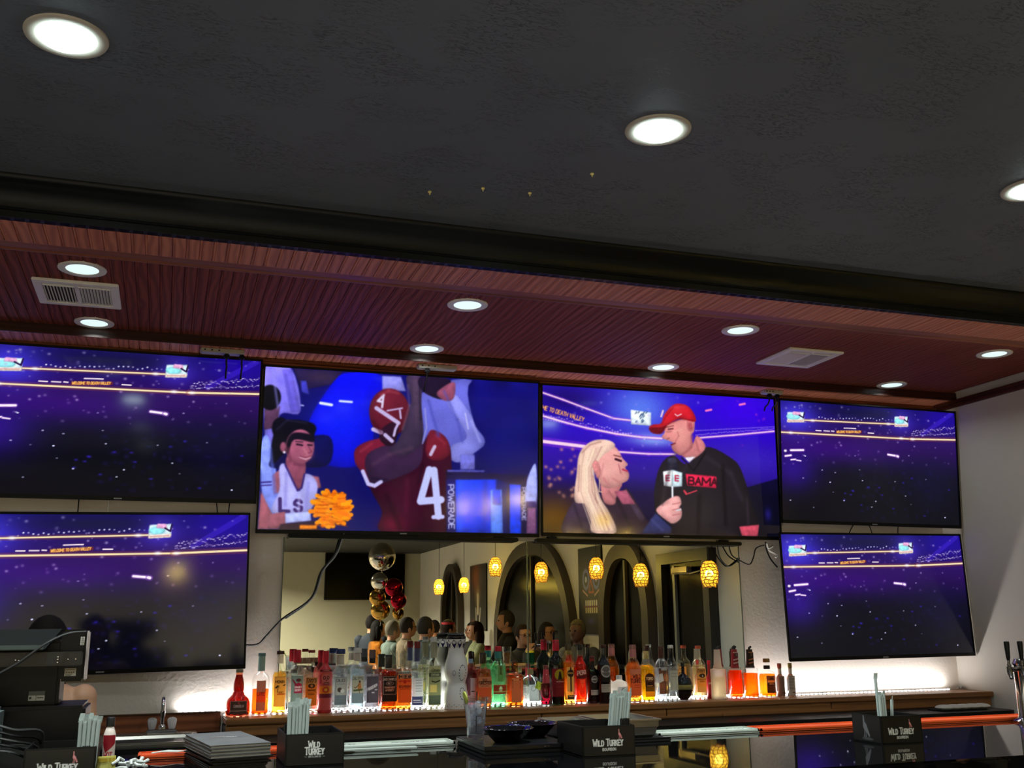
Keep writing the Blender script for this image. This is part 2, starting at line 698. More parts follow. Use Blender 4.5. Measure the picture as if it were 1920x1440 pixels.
        me.vertices.foreach_set('co', co.ravel())
        me.loops.add(q.size)
        me.loops.foreach_set('vertex_index', q.ravel().astype(np.int32))
        me.polygons.add(len(q))
        me.polygons.foreach_set('loop_start', (np.arange(len(q)) * 4).astype(np.int32))
        me.polygons.foreach_set('use_smooth', np.ones(len(q), bool))
        c = im / 255
        c = np.where(c <= .04045, c / 12.92, ((c + .055) / 1.055) ** 2.4)
        rgba = np.ones((w * h, 4))
        rgba[:, :3] = c.reshape(-1, 3)
        at = me.color_attributes.new('Col', 'FLOAT_COLOR', 'POINT')
        at.data.foreach_set('color', rgba.ravel())
        me.materials.append(mat)
        me.update()
        me.validate()
        return me
# ------------------------------------------------------------------ the room
XR, XL, YF, ZC, ZS, ZP = 4.42, -4.6, -13.4, 2.825, 2.70, 2.745


def plaster(name, col, sc=55.0, st=0.3, rough=0.8):
    m, n, out = nt(name)
    b = N(n, 'ShaderNodeBsdfPrincipled', Roughness=rough)
    n.links.new(b.outputs[0], out.inputs[0])
    tc = N(n, 'ShaderNodeTexCoord')
    t = N(n, 'ShaderNodeTexNoise', Scale=sc, Detail=6.0, Distortion=0.6)
    t2 = N(n, 'ShaderNodeTexNoise', Scale=2.2, Detail=3.0)
    n.links.new(tc.outputs['Object'], t.inputs['Vector'])
    n.links.new(tc.outputs['Object'], t2.inputs['Vector'])
    r = N(n, 'ShaderNodeValToRGB')
    r.color_ramp.elements[0].color = tuple(x * .9 for x in lin(col)) + (1,)
    r.color_ramp.elements[1].color = tuple(min(1, x * 1.06) for x in lin(col)) + (1,)
    n.links.new(t2.outputs['Fac'], r.inputs[0])
    n.links.new(r.outputs[0], b.inputs['Base Color'])
    bp = N(n, 'ShaderNodeBump', Strength=st, Distance=0.004)
    n.links.new(t.outputs['Fac'], bp.inputs['Height'])
    n.links.new(bp.outputs[0], b.inputs['Normal'])
    return m


def brushed_ceiling():
    """dark paint over patches of brush-stippled texture"""
    m, n, out = nt('dark_stippled_paint')
    b = N(n, 'ShaderNodeBsdfPrincipled', Roughness=0.62)
    b.inputs['Specular IOR Level'].default_value = 0.35
    n.links.new(b.outputs[0], out.inputs[0])
    tc = N(n, 'ShaderNodeTexCoord')
    mp = N(n, 'ShaderNodeMapping')
    mp.inputs['Scale'].default_value = (18, 60, 30)
    n.links.new(tc.outputs['Object'], mp.inputs['Vector'])
    st = N(n, 'ShaderNodeTexNoise', Scale=1.3, Detail=5.0, Distortion=3.0)
    n.links.new(mp.outputs[0], st.inputs['Vector'])
    pa = N(n, 'ShaderNodeTexNoise', Scale=5.0, Detail=2.0)
    n.links.new(tc.outputs['Object'], pa.inputs['Vector'])
    rp = N(n, 'ShaderNodeValToRGB')
    rp.color_ramp.elements[0].position = 0.45
    rp.color_ramp.elements[1].position = 0.62
    n.links.new(pa.outputs['Fac'], rp.inputs[0])
    r2 = N(n, 'ShaderNodeValToRGB')
    r2.color_ramp.elements[0].position = 0.32
    r2.color_ramp.elements[1].position = 0.44
    n.links.new(st.outputs['Fac'], r2.inputs[0])
    inv = N(n, 'ShaderNodeMath', operation='SUBTRACT')
    inv.inputs[0].default_value = 1.0
    n.links.new(r2.outputs[0], inv.inputs[1])
    mu = N(n, 'ShaderNodeMath', operation='MULTIPLY')
    n.links.new(inv.outputs[0], mu.inputs[0])
    n.links.new(rp.outputs[0], mu.inputs[1])
    big = N(n, 'ShaderNodeTexNoise', Scale=1.1, Detail=2.0)
    n.links.new(tc.outputs['Object'], big.inputs['Vector'])
    rb = N(n, 'ShaderNodeValToRGB')
    rb.color_ramp.elements[0].color = lin((78, 84, 96)) + (1,)
    rb.color_ramp.elements[1].color = lin((96, 101, 113)) + (1,)
    n.links.new(big.outputs['Fac'], rb.inputs[0])
    n.links.new(rb.outputs[0], b.inputs['Base Color'])
    bp = N(n, 'ShaderNodeBump', Strength=0.85, Distance=0.010)
    bp.invert = True
    n.links.new(mu.outputs[0], bp.inputs['Height'])
    n.links.new(bp.outputs[0], b.inputs['Normal'])
    return m


M_WALL = plaster('cream_plaster', (232, 223, 213))
M_WALLR = plaster('side_wall_paint', (212, 206, 196), 30, 0.15)
M_CEIL = brushed_ceiling()
M_BLACKTRIM = pm('black_gloss_trim', (9, 12, 12), 0.4, spec=0.2)
M_BLACK = pm('black_plastic', (6, 6, 7), 0.4, spec=.22)
M_MATTE = pm('matte_black', (12, 12, 12), 0.7, spec=.25)
M_CHROME = pm('chrome', (215, 215, 218), 0.12, 1.0)
M_STEEL = pm('brushed_steel', (175, 172, 165), 0.32, 1.0, bump=(90, .05))
M_WHITE = pm('white_enamel', (240, 239, 236), 0.4)
M_GRANITE = pm('polished_black_stone', (6, 6, 7), 0.02, spec=1.0, var=(160, .6))
M_PANEL = wood('stained_panel_boards', (112, 54, 43), (142, 72, 57), 1, .8, 0.6, wave=.5, rand=False, world=True, spec=.15, contrast=(.3, .72))
M_LIT_BAND = wood('lit_band_boards', (172, 98, 74), (212, 134, 102), 1, .8, 0.5, wave=.4, rand=False, world=True, spec=.3)  # paler than the panel: light falling on the edge bands is put into the colour
M_TRIMWOOD = wood('moulding_wood', (112, 58, 36), (158, 92, 56), 0, 1.0, 0.5, rand=False, spec=.2)
M_SHELF = wood('knotty_shelf_wood', (108, 70, 40), (150, 103, 60), 0, 0.9, 0.45, wave=.25)

b = MB().box(((XL + XR) / 2, YF / 2, -.05), (XR - XL + .4, -YF + .4, .1))
struct(b.build('floor', pm('floor_boards', (118, 112, 106), 0.5, var=(3, .3)), smooth=False))
struct(MB().box(((XL + XR) / 2, .06, 1.45), (XR - XL + .4, .12, 2.9)).build('wall_back', M_WALL, smooth=False))
struct(MB().box((XR + .06, YF / 2, 1.45), (.12, -YF + .2, 2.9)).build('wall_right', M_WALLR, smooth=False))
struct(MB().box((XL - .06, YF / 2, 1.45), (.12, -YF + .2, 2.9)).build('wall_left', M_WALLR, smooth=False))
struct(MB().box(((XL + XR) / 2, YF - .06, 1.45), (XR - XL + .4, .12, 2.9)).build('wall_far', plaster('far_wall_paint', (176, 170, 146), 30, .1), smooth=False))
b = MB().box(((XL + XR) / 2, -4.06, ZC + .05), (XR - XL + .2, 4.74, .1))
struct(b.build('ceiling', M_CEIL, smooth=False))
b = MB().box(((XL + XR) / 2, (YF - 6.42) / 2, 2.68 + .1), (XR - XL + .2, -YF - 6.42, .2))
struct(b.build('ceiling_dining', pm('dining_ceiling_paint', (40, 38, 36), 0.7), smooth=False))

# soffit over the back bar: a tray of narrow beadboard strips
sof = MB().box(((XL + XR) / 2, -.81, ZP + .055), (XR - XL, 1.64, .08))
sof.box(((XL - 1.3) / 2, -.815, ZP + .006), (-1.3 - XL, 1.17, .016))
sof = struct(sof.build('ceiling_soffit', M_PANEL, smooth=False))
PITCH = 0.0448


def boards(parent, y0, y1, z, mat):
    L = y1 - y0
    h = .0205
    mb = MB()
    # a bead between two grooves along one edge of every strip
    pr = [(-h - .0012, -.003), (-h + .0015, -.0052), (-h + .005, -.0054), (-h + .0065, -.0038), (-h + .008, -.006), (h - .001, -.006), (h + .0012, -.003)]
    vs = [(x, y, zz) for y in (y0, y1) for x, zz in pr]
    k = len(pr)
    fs = [(i, i + 1, k + i + 1, k + i) for i in range(k - 1)] + [list(range(k)), list(range(k, 2 * k))[::-1], (0, k, 2 * k - 1, k - 1)]
    me = mb.add(vs, fs).mesh('board', mat, smooth=False)
    x = -1.28
    while x < XR - .02:
        o = put('board', me, parent)
        o.location = (x, 0, z + .006)
        x += PITCH


boards(sof, -1.40, -.225, ZP, M_PANEL)
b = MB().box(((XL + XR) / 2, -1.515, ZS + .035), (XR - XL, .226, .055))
fb = struct(b.build('trim_1', M_LIT_BAND, smooth=False))
boards(fb, -1.628, -1.402, ZS, M_LIT_BAND)
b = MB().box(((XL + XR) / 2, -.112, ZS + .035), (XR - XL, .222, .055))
bb = struct(b.build('trim_2', M_LIT_BAND, smooth=False))
boards(bb, -.222, -.062, ZS, M_LIT_BAND)
# mouldings
b = MB()
pr = [(-1.402, ZP), (-1.402, ZS + .004), (-1.38, ZS + .008), (-1.36, ZS + .026), (-1.30, ZP - .014), (-1.262, ZP - .015), (-1.256, ZP - .009), (-1.24, ZP - .009), (-1.234, ZP - .012), (-1.215, ZP - .011), (-1.205, ZP - .001)]
vs = [(x, y, z) for x in (XL, XR) for y, z in pr]
k = len(pr)
b.add(vs, [(i, i + 1, k + i + 1, k + i) for i in range(k - 1)])
struct(b.build('trim_3', M_TRIMWOOD, ang=50))
b = MB()
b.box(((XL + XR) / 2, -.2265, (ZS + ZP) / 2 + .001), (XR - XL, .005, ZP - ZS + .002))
struct(b.build('trim_4', wood('shaded_riser', (40, 16, 12), (62, 28, 20), 0, rand=False), smooth=False))  # dark tone holds the shade on the tray's rear step
b = MB()
b.box(((XL + XR) / 2, -.032, ZS - .006), (XR - XL, .062, .012), bev=.003)
b.box(((XL + XR) / 2, -.026, ZS - .02), (XR - XL, .05, .014), bev=.004)
b.box(((XL + XR) / 2, -.018, ZS - .033), (XR - XL, .034, .012), bev=.003)
struct(b.build('trim_5', M_TRIMWOOD))
b = MB()
b.box((XR - .02, -.84, ZS - .01), (.04, 1.54, .02), bev=.004)
b.box((XR - .012, -.84, ZS - .03), (.024, 1.54, .02), bev=.004)
struct(b.build('trim_6', wood('side_moulding', (60, 28, 22), (92, 46, 34), 1, rand=False)))
# black crown on the face of the bulkhead
pr = [(-1.60, ZS), (-1.632, ZS), (-1.634, ZS + .022), (-1.640, ZS + .024), (-1.640, ZS + .030), (-1.636, ZS + .033), (-1.638, ZS + .05), (-1.646, ZS + .068),
      (-1.662, ZS + .088), (-1.676, ZS + .098), (-1.680, ZS + .104), (-1.690, ZS + .107), (-1.696, ZS + .118), (-1.696, ZC), (-1.60, ZC)]
k = len(pr)
b = MB().add([(x, y, z) for x in (XL, XR) for y, z in pr], [(i, (i + 1) % k, k + (i + 1) % k, k + i) for i in range(k)])
struct(b.build('trim_7', M_BLACKTRIM, ang=50))

# ------------------------------------------------------------------ recessed lights


def downlight(x, y, z, r, watts, label, name='recessed_light', col=(.9, 1, .98), glow=1.0):
    t = thing(name, label, 'light', (x, y, z), group=None)
    MB().lathe([(r * .66, .004), (r * .68, -.003), (r * .74, -.005), (r * .93, -.006), (r * .985, -.004), (r, 0), (r, .003)], n=40, cap=False).build('trim_ring', pm('beige_trim', (182, 175, 165), .6, spec=.2) if glow > 2 else M_WHITE, t)
    dm = pm('lit_diffuser_%d' % int(glow * 10), (230, 240, 240), .5, emit=((224, 250, 248), glow))
    if glow > 2:
        dm.cycles.emission_sampling = 'FRONT'
    MB().lathe([(0.0005, -.017 if glow > 2 else -.0035), (r * .3, -.0168 if glow > 2 else -.0035), (r * .56, -.015 if glow > 2 else -.0028), (r * .65, -.009 if glow > 2 else -.0024), (r * .69, -.002)], n=40, cap=False).build('diffuser', dm, t)
    area_light('lamp', 'DISK', r * 1.2, None, watts, col, (0, 0, -.022), t, spread=math.radians(124 if glow > 2 else 150))
    return t


for i, (x, nm) in enumerate(((-.311, 'leftmost'), (1.278, 'middle'), (2.66, 'rightmost'))):
    downlight(x, -2.57, ZC, .097, MAIN_CAN_W, ('large round recessed light in the dark ceiling at its upper left', 'large round recessed light in the middle of the dark ceiling', 'recessed light in the dark ceiling cut by the right edge')[i], glow=20.0)
for x in (-3.5, -1.9, -.311, 1.278):  # unseen downlights added to raise the ambient light
    for y in (-4.15, -5.65):
        downlight(x, y, ZC, .097, MAIN_CAN_W * .75, 'added unseen fill light in the dark ceiling over the guest side of the bar', glow=3.0)['group'] = 'added fill lights over the guest side'
fr = ('above the left air vent', 'above the grey-blue football player screen', 'beside the right air vent', 'nearest the right wall')
for i, x in enumerate((-.37, 1.142, 2.46, 3.935)):
    downlight(x, -1.045, ZP, .087, SOFFIT_CAN_W, 'recessed light in the soffit front row, ' + ('in front of the left air vent', 'second from the left', 'left of the right air vent', 'closest to the right wall')[i], glow=.95)
for i, x in enumerate((-.37, 1.147, 2.435, 3.892)):
    downlight(x, -.31, ZP, .084, SOFFIT_CAN_W, 'recessed light in the soffit back row, ' + ('behind the left air vent', 'above the player screen', 'above the interview screen', 'above the upper right screen')[i], glow=.95)
for i, (x, y) in enumerate(((-2.5, -8.2), (-2.5, -11), (1.0, -11.4), (1.0, -8.6))):  # unseen downlights added as fill for the mirrored dining room
    downlight(x, y, 2.68, .09, ROOM_FILL_W, 'added unseen fill light in the dining room ceiling', col=(1, .94, .78), glow=1.5)['group'] = 'added dining room fill lights'

# small hooks and a sprinkler trace on the dark ceiling
for i, (x, y) in enumerate(((.75, -1.95), (.91, -2.03), (1.07, -2.04), (1.21, -2.24))):
    t = MB().lathe([(.006, 0), (.006, -.004), (.002, -.006), (.002, -.012)], n=8, c=(x, y, ZC)).build('ceiling_hook', pm('brass', (240, 226, 150), .4))
    tag(t, 'tiny brass hook in the dark ceiling, ' + ('first', 'second', 'third', 'fourth')[i] + ' from the left of four', 'hook', 'ceiling hooks')

# ------------------------------------------------------------------ air vents


def vent(x, y, label, dark):
    t = thing('air_vent', label, 'vent', (x, y, ZP))
    MB().strip([(-.158, -.0), (.158, 0), (.158, .0), (-.158, 0)], [(-.158, 0)] * 4, 0, 0)
    b = MB()
    for cx, cy, sx, sy in ((0, -.142, .316, .032), (0, .142, .316, .032), (-.142, 0, .032, .252), (.142, 0, .032, .252), (0, 0, .018, .252), (0, -.098, .252, .012)):
        b.box((cx, cy, -.006), (sx, sy, .012), bev=.003)
    b.build('frame', M_WHITE, t)
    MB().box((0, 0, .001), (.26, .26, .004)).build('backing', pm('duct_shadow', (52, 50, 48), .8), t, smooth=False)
    me = MB().box((0, 0, 0), (.0022, .20, .009)).mesh('slat', pm('vent_slat', (226, 224, 218), .5), smooth=False)
    for s in (-1, 1):
        for i in range(10):
            o = put('slat', me, t)
            o.location = (s * (.016 + i * .0117), .022, -.006)
            o.rotation_euler = (0, s * .75, 0)
    MB().box((.02, -.115, -.013), (.03, .006, .006), bev=.002).build('lever', M_WHITE, t)
    return t


vent(-.405, -.74, 'white ceiling air vent with two slatted halves in the left of the wooden soffit', 0)
vent(3.01, -.70, 'white ceiling air vent near the right end of the wooden soffit', 1)

# power strips on the soffit edge, with plugs
for (x, y, ln, plugs, lab) in ((.19, -.17, .2, (.02, .09), 'metal power strip with two black plugs above the upper left screen'),
                               (1.235, -.165, .2, (-.05,), 'white power plate with one black plug above the football player screen'),
                               (3.195, -.15, .12, (-.02, .03), 'small power strip with two black plugs above the interview screen')):
    t = thing('power_strip', lab, 'power strip', (x, y, ZS))
    b = MB().box((0, 0, -.011), (ln, .055, .02), bev=.004)
    b.build('body', pm('strip_metal', (170, 165, 155), .4), t)
    for i, px in enumerate(plugs):
        q = MB().box((px, -.005, -.032), (.026, .026, .022), bev=.005)
        q.tube([(px, -.005, -.04), (px, .0, -.06), (px + .004, .02, -.075), (px + .004, .05, -.085), (px + .004, .075, -.12)], .0045)
        q.build('plug', M_BLACK, t)
    for i in range(3):
        MB().box((-ln * .4 + i * ln * .16, -.028, -.011), (.008, .002, .006)).build('socket_slot', M_MATTE, t, smooth=False)
# ------------------------------------------------------------------ televisions


def stadium():
    p = Paint(448, 256, (10, 8, 40), [(47, 47), (972, 116), (993, 722), (74, 692)])
    p.auto = True
    p.fill_v([(0, (16, 10, 92)), (.12, (30, 14, 104)), (.28, (42, 10, 96)), (.36, (40, 5, 88)), (.48, (24, 6, 64)), (.6, (8, 7, 28)), (.75, (5, 6, 18)), (1, (4, 5, 16))])
    p.ell(330, 320, 320, 60, (64, 0, 150), .4, soft=.4)
    p.ell(130, 140, 120, 110, (70, 60, 240), .9, soft=.4)
    p.ell(690, 160, 70, 70, (80, 60, 230), .8, soft=.4)
    p.ell(900, 150, 160, 90, (30, 5, 170), .8, soft=.4)
    p.ell(120, 420, 140, 130, (46, 10, 150), .8, soft=.4)
    p.ell(480, 120, 230, 40, (20, 22, 60), .8, soft=.4)
    p.ell(850, 500, 140, 160, (10, 7, 54), .6, soft=.4)
    for i in range(60):
        x, y = rng.uniform(480, 960), rng.uniform(430, 690)
        p.ell(x, y, rng.uniform(4, 16), rng.uniform(4, 14), (34, 22, 120), rng.uniform(.1, .4), soft=.3)
    p.line([(800, 235), (955, 122)], 22, (70, 40, 220), .45)
    for i in range(26):
        x = 240 + i * 16
        p.ell(x, 146 + (x - 240) * .02 + rng.uniform(-6, 6), 3.4, 3.4, (220, 220, 255), rng.uniform(.3, 1))
    for (x0, x1, y) in ((240, 268, 213), (282, 312, 215), (388, 450, 200), (515, 545, 226), (322, 336, 216)):
        p.line([(x0, y), (x1, y + 2)], 5, (250, 230, 240))
    p.rect(346, 214, 484, 228, (150, 50, 30), .7)
    p.text('WELCOME TO DEATH VALLEY', 350, 226, 11, (255, 190, 90), .24, cw=.4)
    for (a, c, wd) in (((178, 157), (655, 178), 6), ((47, 222), (740, 259), 7), ((740, 259), (974, 263), 8)):
        p.line([a, c], wd * 3.2, (150, 70, 60), .35)
        p.line([a, c], wd, (255, 232, 180))
    for x, y in ((108, 226), (222, 159), (622, 177), (690, 255), (750, 260)):
        p.ell(x, y, 14, 9, (255, 255, 255), .9, soft=.3)
    for i in range(46):
        x = 745 + i * 5
        p.ell(x, 224 - (x - 745) * .12 + rng.uniform(-9, 9), 4, 2.5, (215, 200, 235), rng.uniform(.3, .9))
        p.ell(x, 240 - (x - 745) * .05 + rng.uniform(-4, 4), 3, 2.5, (230, 220, 250), rng.uniform(.2, .8))
    for x0, y0, wd in ((88, 113, 90), (655, 136, 72)):
        h = 56
        p.rect(x0, y0, x0 + wd, y0 + h, (214, 240, 255))
        p.ell(x0 + wd * .35, y0 + h * .45, wd * .38, h * .3, (150, 240, 250), 1)
        p.poly([(x0 + wd * .35, y0 - 4), (x0 + wd * .75, y0), (x0 + wd * .8, y0 + h * .35), (x0 + wd * .3, y0 + h * .25)], (235, 170, 215))
        p.line([(x0 + wd * .7, y0 + h * .3), (x0 + wd * .95, y0 + h * .55), (x0 + wd, y0 + h * .05)], 7, (40, 20, 80))
        p.rect(x0, y0 + h * .74, x0 + wd, y0 + h, (250, 225, 215))
        p.line([(x0 + 6, y0 + h * .87), (x0 + wd - 8, y0 + h * .87)], 4, (190, 120, 120), .7)
    for (a, c, wd) in (((110, 321), (176, 320), 9), ((82, 352), (112, 348), 8), ((112, 372), (136, 370), 6), ((140, 374), (164, 378), 5), ((620, 343), (660, 350), 9), ((668, 352), (673, 354), 11)):
        p.line([a, c], wd * 2, (150, 90, 200), .5)
        p.line([a, c], wd, (255, 240, 255))
    p.ell(82, 324, 8, 7, (255, 240, 255))
    for i in range(120):
        x, y = rng.uniform(50, 970), rng.uniform(60, 400)
        r = rng.uniform(3, 9)
        p.ell(x, y, r, r, (190, 180, 220), rng.uniform(.15, .7) if y < 330 else .3, soft=.2)
    for i in range(22):
        x, y = rng.uniform(100, 960), rng.uniform(300, 680)
        p.ell(x, y, 4, 3, (220, 220, 255), rng.uniform(.3, 1))
    for i in range(14):
        p.ell(rng.uniform(380, 960), rng.uniform(470, 690), 9, 6, (50, 34, 190), .7, soft=.2)
    return p


def player():
    p = Paint(560, 316, (8, 8, 92), [(122, 76), (1840, 192), (1822, 1142), (62, 1114)])
    p.auto = True
    p.ell(1000, 300, 900, 500, (14, 14, 120), .8, soft=.5)
    p.poly([(300, 90), (610, 110), (560, 190), (350, 230)], (34, 26, 70))
    p.ell(480, 150, 130, 50, (70, 50, 70), .6, soft=.3)
    p.poly([(400, 420), (470, 290), (560, 170), (640, 120), (860, 140), (860, 300), (780, 330), (800, 545), (690, 600), (690, 715), (470, 695), (390, 560)], (6, 14, 236))
    p.ell(600, 440, 170, 160, (10, 30, 255), .8, soft=.4)
    p.poly([(345, 170), (380, 170), (400, 260), (350, 240)], (60, 60, 190))
    p.line([(470, 312), (540, 324)], 18, (235, 245, 255)); p.line([(592, 300), (668, 306)], 14, (225, 235, 255)); p.line([(330, 322), (362, 328)], 8, (190, 200, 255))
    p.poly([(124, 82), (290, 96), (342, 366), (212, 386), (165, 600), (118, 560)], (126, 116, 240))
    p.poly([(230, 100), (290, 96), (342, 366), (280, 372)], (104, 92, 222), .8)
    p.poly([(115, 350), (215, 330), (190, 470), (110, 480)], (84, 52, 84))
    p.ell(150, 275, 64, 82, (8, 8, 20))
    p.poly([(95, 555), (150, 555), (208, 960), (130, 1010), (88, 830)], (128, 146, 248))
    p.line([(90, 816), (152, 812)], 9, (50, 30, 120)); p.line([(90, 836), (154, 832)], 7, (50, 30, 120))
    p.poly([(88, 870), (130, 960), (205, 1110), (66, 1112)], (160, 84, 104))
    p.poly([(170, 640), (260, 560), (520, 520), (520, 700), (330, 720), (150, 720)], (10, 10, 66), .9)
    p.ell(310, 500, 112, 84, (10, 9, 24)); p.poly([(175, 500), (240, 420), (420, 440), (420, 520), (250, 620), (165, 700), (150, 640)], (10, 9, 24))
    p.ell(215, 470, 50, 70, (10, 9, 24))
    p.poly([(270, 640), (370, 690), (352, 830), (318, 856), (248, 712)], (140, 70, 96))
    p.ell(338, 590, 84, 112, (166, 86, 116)); p.poly([(255, 560), (300, 500), (412, 515), (420, 560), (300, 545), (262, 640)], (16, 12, 30))
    p.ell(230, 590, 17, 32, (150, 78, 106)); p.ell(238, 624, 8, 8, (240, 220, 240))
    p.ell(385, 640, 44, 46, (184, 100, 126), .7, soft=.2)
    p.line([(318, 574), (352, 580)], 12, (40, 20, 40)); p.line([(388, 578), (412, 580)], 11, (40, 20, 40)); p.line([(310, 556), (356, 560)], 6, (40, 20, 40))
    p.line([(392, 590), (410, 622), (390, 630)], 7, (120, 54, 84))
    p.line([(336, 655), (372, 668), (402, 656)], 10, (214, 160, 180)); p.line([(336, 650), (372, 660), (404, 650)], 5, (110, 30, 56))
    p.poly([(160, 770), (212, 730), (212, 880), (170, 890)], (150, 84, 104)); p.poly([(400, 770), (455, 780), (470, 850), (420, 860)], (150, 84, 104))
    p.poly([(205, 722), (246, 706), (320, 862), (345, 845), (362, 764), (420, 780), (446, 860), (384, 1006), (160, 1006), (205, 860)], (178, 176, 250))
    p.line([(244, 706), (320, 868), (346, 850), (364, 764)], 11, (52, 30, 110))
    p.line([(208, 920), (208, 998), (262, 1000)], 22, (54, 28, 104)); p.text('S', 300, 1000, 70, (54, 28, 104), .26)
    p.poly([(130, 1020), (240, 1000), (250, 1090), (130, 1110)], (150, 80, 100)); p.poly([(240, 1012), (400, 1000), (404, 1060), (240, 1076)], (176, 186, 252))
    p.poly([(210, 1080), (420, 1060), (460, 1120), (200, 1116)], (40, 10, 40))
    for i in range(150):
        a, r = rng.uniform(0, 2 * PI), rng.uniform(.2, 1)
        x, y = 530 + 135 * r * math.cos(a), 985 + 120 * r * math.sin(a)
        p.line([(530 + (x - 530) * .5, 985 + (y - 985) * .75), (x, y)], 26, (255, rng.uniform(120, 165), rng.uniform(0, 30)))
    for i in range(40):
        y = rng.uniform(880, 1090)
        x = rng.uniform(420, 610)
        p.line([(x, y), (x + 60, y + rng.uniform(-12, 22))], 5, (196, 78, 4), .7)
    p.rect(330, 1086, 440, 1112, (240, 130, 20))
    p.poly([(860, 140), (980, 146), (1010, 240), (860, 230)], (140, 140, 235))
    p.poly([(1110, 250), (1425, 170), (1432, 430), (1502, 560), (1400, 655), (1330, 690), (1110, 560)], (98, 100, 204))
    p.poly([(1262, 300), (1332, 272), (1504, 545), (1480, 596), (1330, 690), (1272, 640), (1300, 580), (1388, 520)], (140, 142, 238))
    p.line([(1380, 380), (1398, 480)], 10, (200, 200, 255), .8)
    p.poly([(1430, 168), (1842, 192), (1824, 760), (1440, 730), (1502, 560), (1432, 430)], (12, 12, 104))
    p.ell(1640, 560, 200, 160, (22, 22, 120), .6, soft=.4)
    p.poly([(690, 600), (800, 545), (900, 560), (880, 820), (775, 850), (730, 760), (684, 690)], (108, 22, 48))
    p.poly([(760, 640), (960, 560), (1120, 560), (1150, 760), (850, 840), (770, 800)], (52, 30, 62))
    p.poly([(780, 850), (860, 820), (1080, 720), (1120, 560), (1180, 490), (1265, 550), (1290, 700), (1262, 1130), (850, 1130), (850, 1000)], (56, 8, 36))
    p.poly([(1150, 500), (1200, 492), (1264, 545), (1278, 640), (1200, 680), (1130, 640)], (112, 26, 46))
    p.ell(920, 1080, 90, 60, (110, 12, 50), .8, soft=.4)
    p.ell(905, 372, 126, 160, (98, 20, 42)); p.ell(880, 300, 80, 70, (122, 32, 54), .6, soft=.3)
    p.poly([(860, 470), (960, 430), (940, 560), (890, 585), (840, 540)], (40, 14, 36))
    for pts, wd in ((((822, 345), (870, 378), (960, 440)), 26), (((960, 440), (940, 480), (930, 520)), 16), (((890, 362), (985, 346)), 10), (((970, 360), (975, 410)), 12), (((800, 480), (850, 500)), 26), (((875, 515), (918, 555)), 24)):
        p.line(pts, wd, (196, 180, 230))
    p.line([(870, 262), (832, 300), (858, 306)], 15, (220, 210, 245)); p.line([(868, 262), (858, 340)], 14, (220, 210, 245))
    p.poly([(1012, 150), (1112, 152), (1104, 300), (1112, 540), (1010, 640), (900, 620), (960, 540), (1040, 310)], (62, 46, 76))
    p.poly([(1050, 160), (1112, 152), (1104, 400), (1060, 500)], (80, 58, 84), .6)
    p.poly([(1100, 150), (1285, 165), (1262, 240), (1230, 292), (1110, 236)], (30, 18, 44)); p.poly([(1205, 245), (1310, 180), (1316, 262), (1290, 300), (1236, 292)], (150, 76, 106))
    p.line([(732, 746), (765, 826), (806, 838), (846, 812)], 24, (196, 190, 245))
    p.line([(1128, 350), (1136, 470), (1110, 570)], 10, (150, 150, 220), .8)
    p.line([(1150, 736), (1092, 936), (1222, 926)], 46, (192, 198, 252)); p.line([(1180, 740), (1204, 1030)], 46, (192, 198, 252)); p.line([(1172, 1036), (1230, 1034)], 26, (192, 198, 252))
    p.line([(1186, 590), (1160, 640)], 22, (200, 180, 220))
    p.poly([(1256, 742), (1824, 780), (1822, 1142), (1252, 1130)], (22, 16, 66)); p.poly([(1262, 738), (1504, 742), (1490, 752), (1262, 750)], (90, 90, 190))
    p.rect(1345, 640, 1436, 736, (110, 110, 210))
    p.poly([(1312, 800), (1572, 798), (1560, 1136), (1308, 1132)], (4, 56, 250)); p.poly([(1572, 798), (1640, 820), (1640, 1138), (1560, 1136)], (8, 18, 100))
    p.poly([(1650, 828), (1722, 832), (1718, 1140), (1648, 1138)], (4, 60, 250)); p.rect(1254, 798, 1312, 1132, (24, 20, 96))
    p.text('POWERADE', 1268, 832, 34, (190, 196, 250), .2, cw=.78, rot=PI / 2); p.text('POWERADE', 1727, 850, 22, (190, 196, 250), .22, cw=.9, rot=PI / 2)
    p.poly([(1532, 864), (1602, 862), (1606, 1136), (1530, 1136)], (84, 132, 252)); p.poly([(1545, 866), (1592, 864), (1596, 960), (1544, 956)], (10, 60, 236))
    p.poly([(1752, 850), (1775, 760), (1818, 706), (1816, 950), (1750, 946)], (166, 174, 250)); p.rect(1752, 938, 1814, 976, (40, 20, 110)); p.poly([(1760, 976), (1814, 976), (1812, 1140), (1752, 1138)], (120, 74, 120))
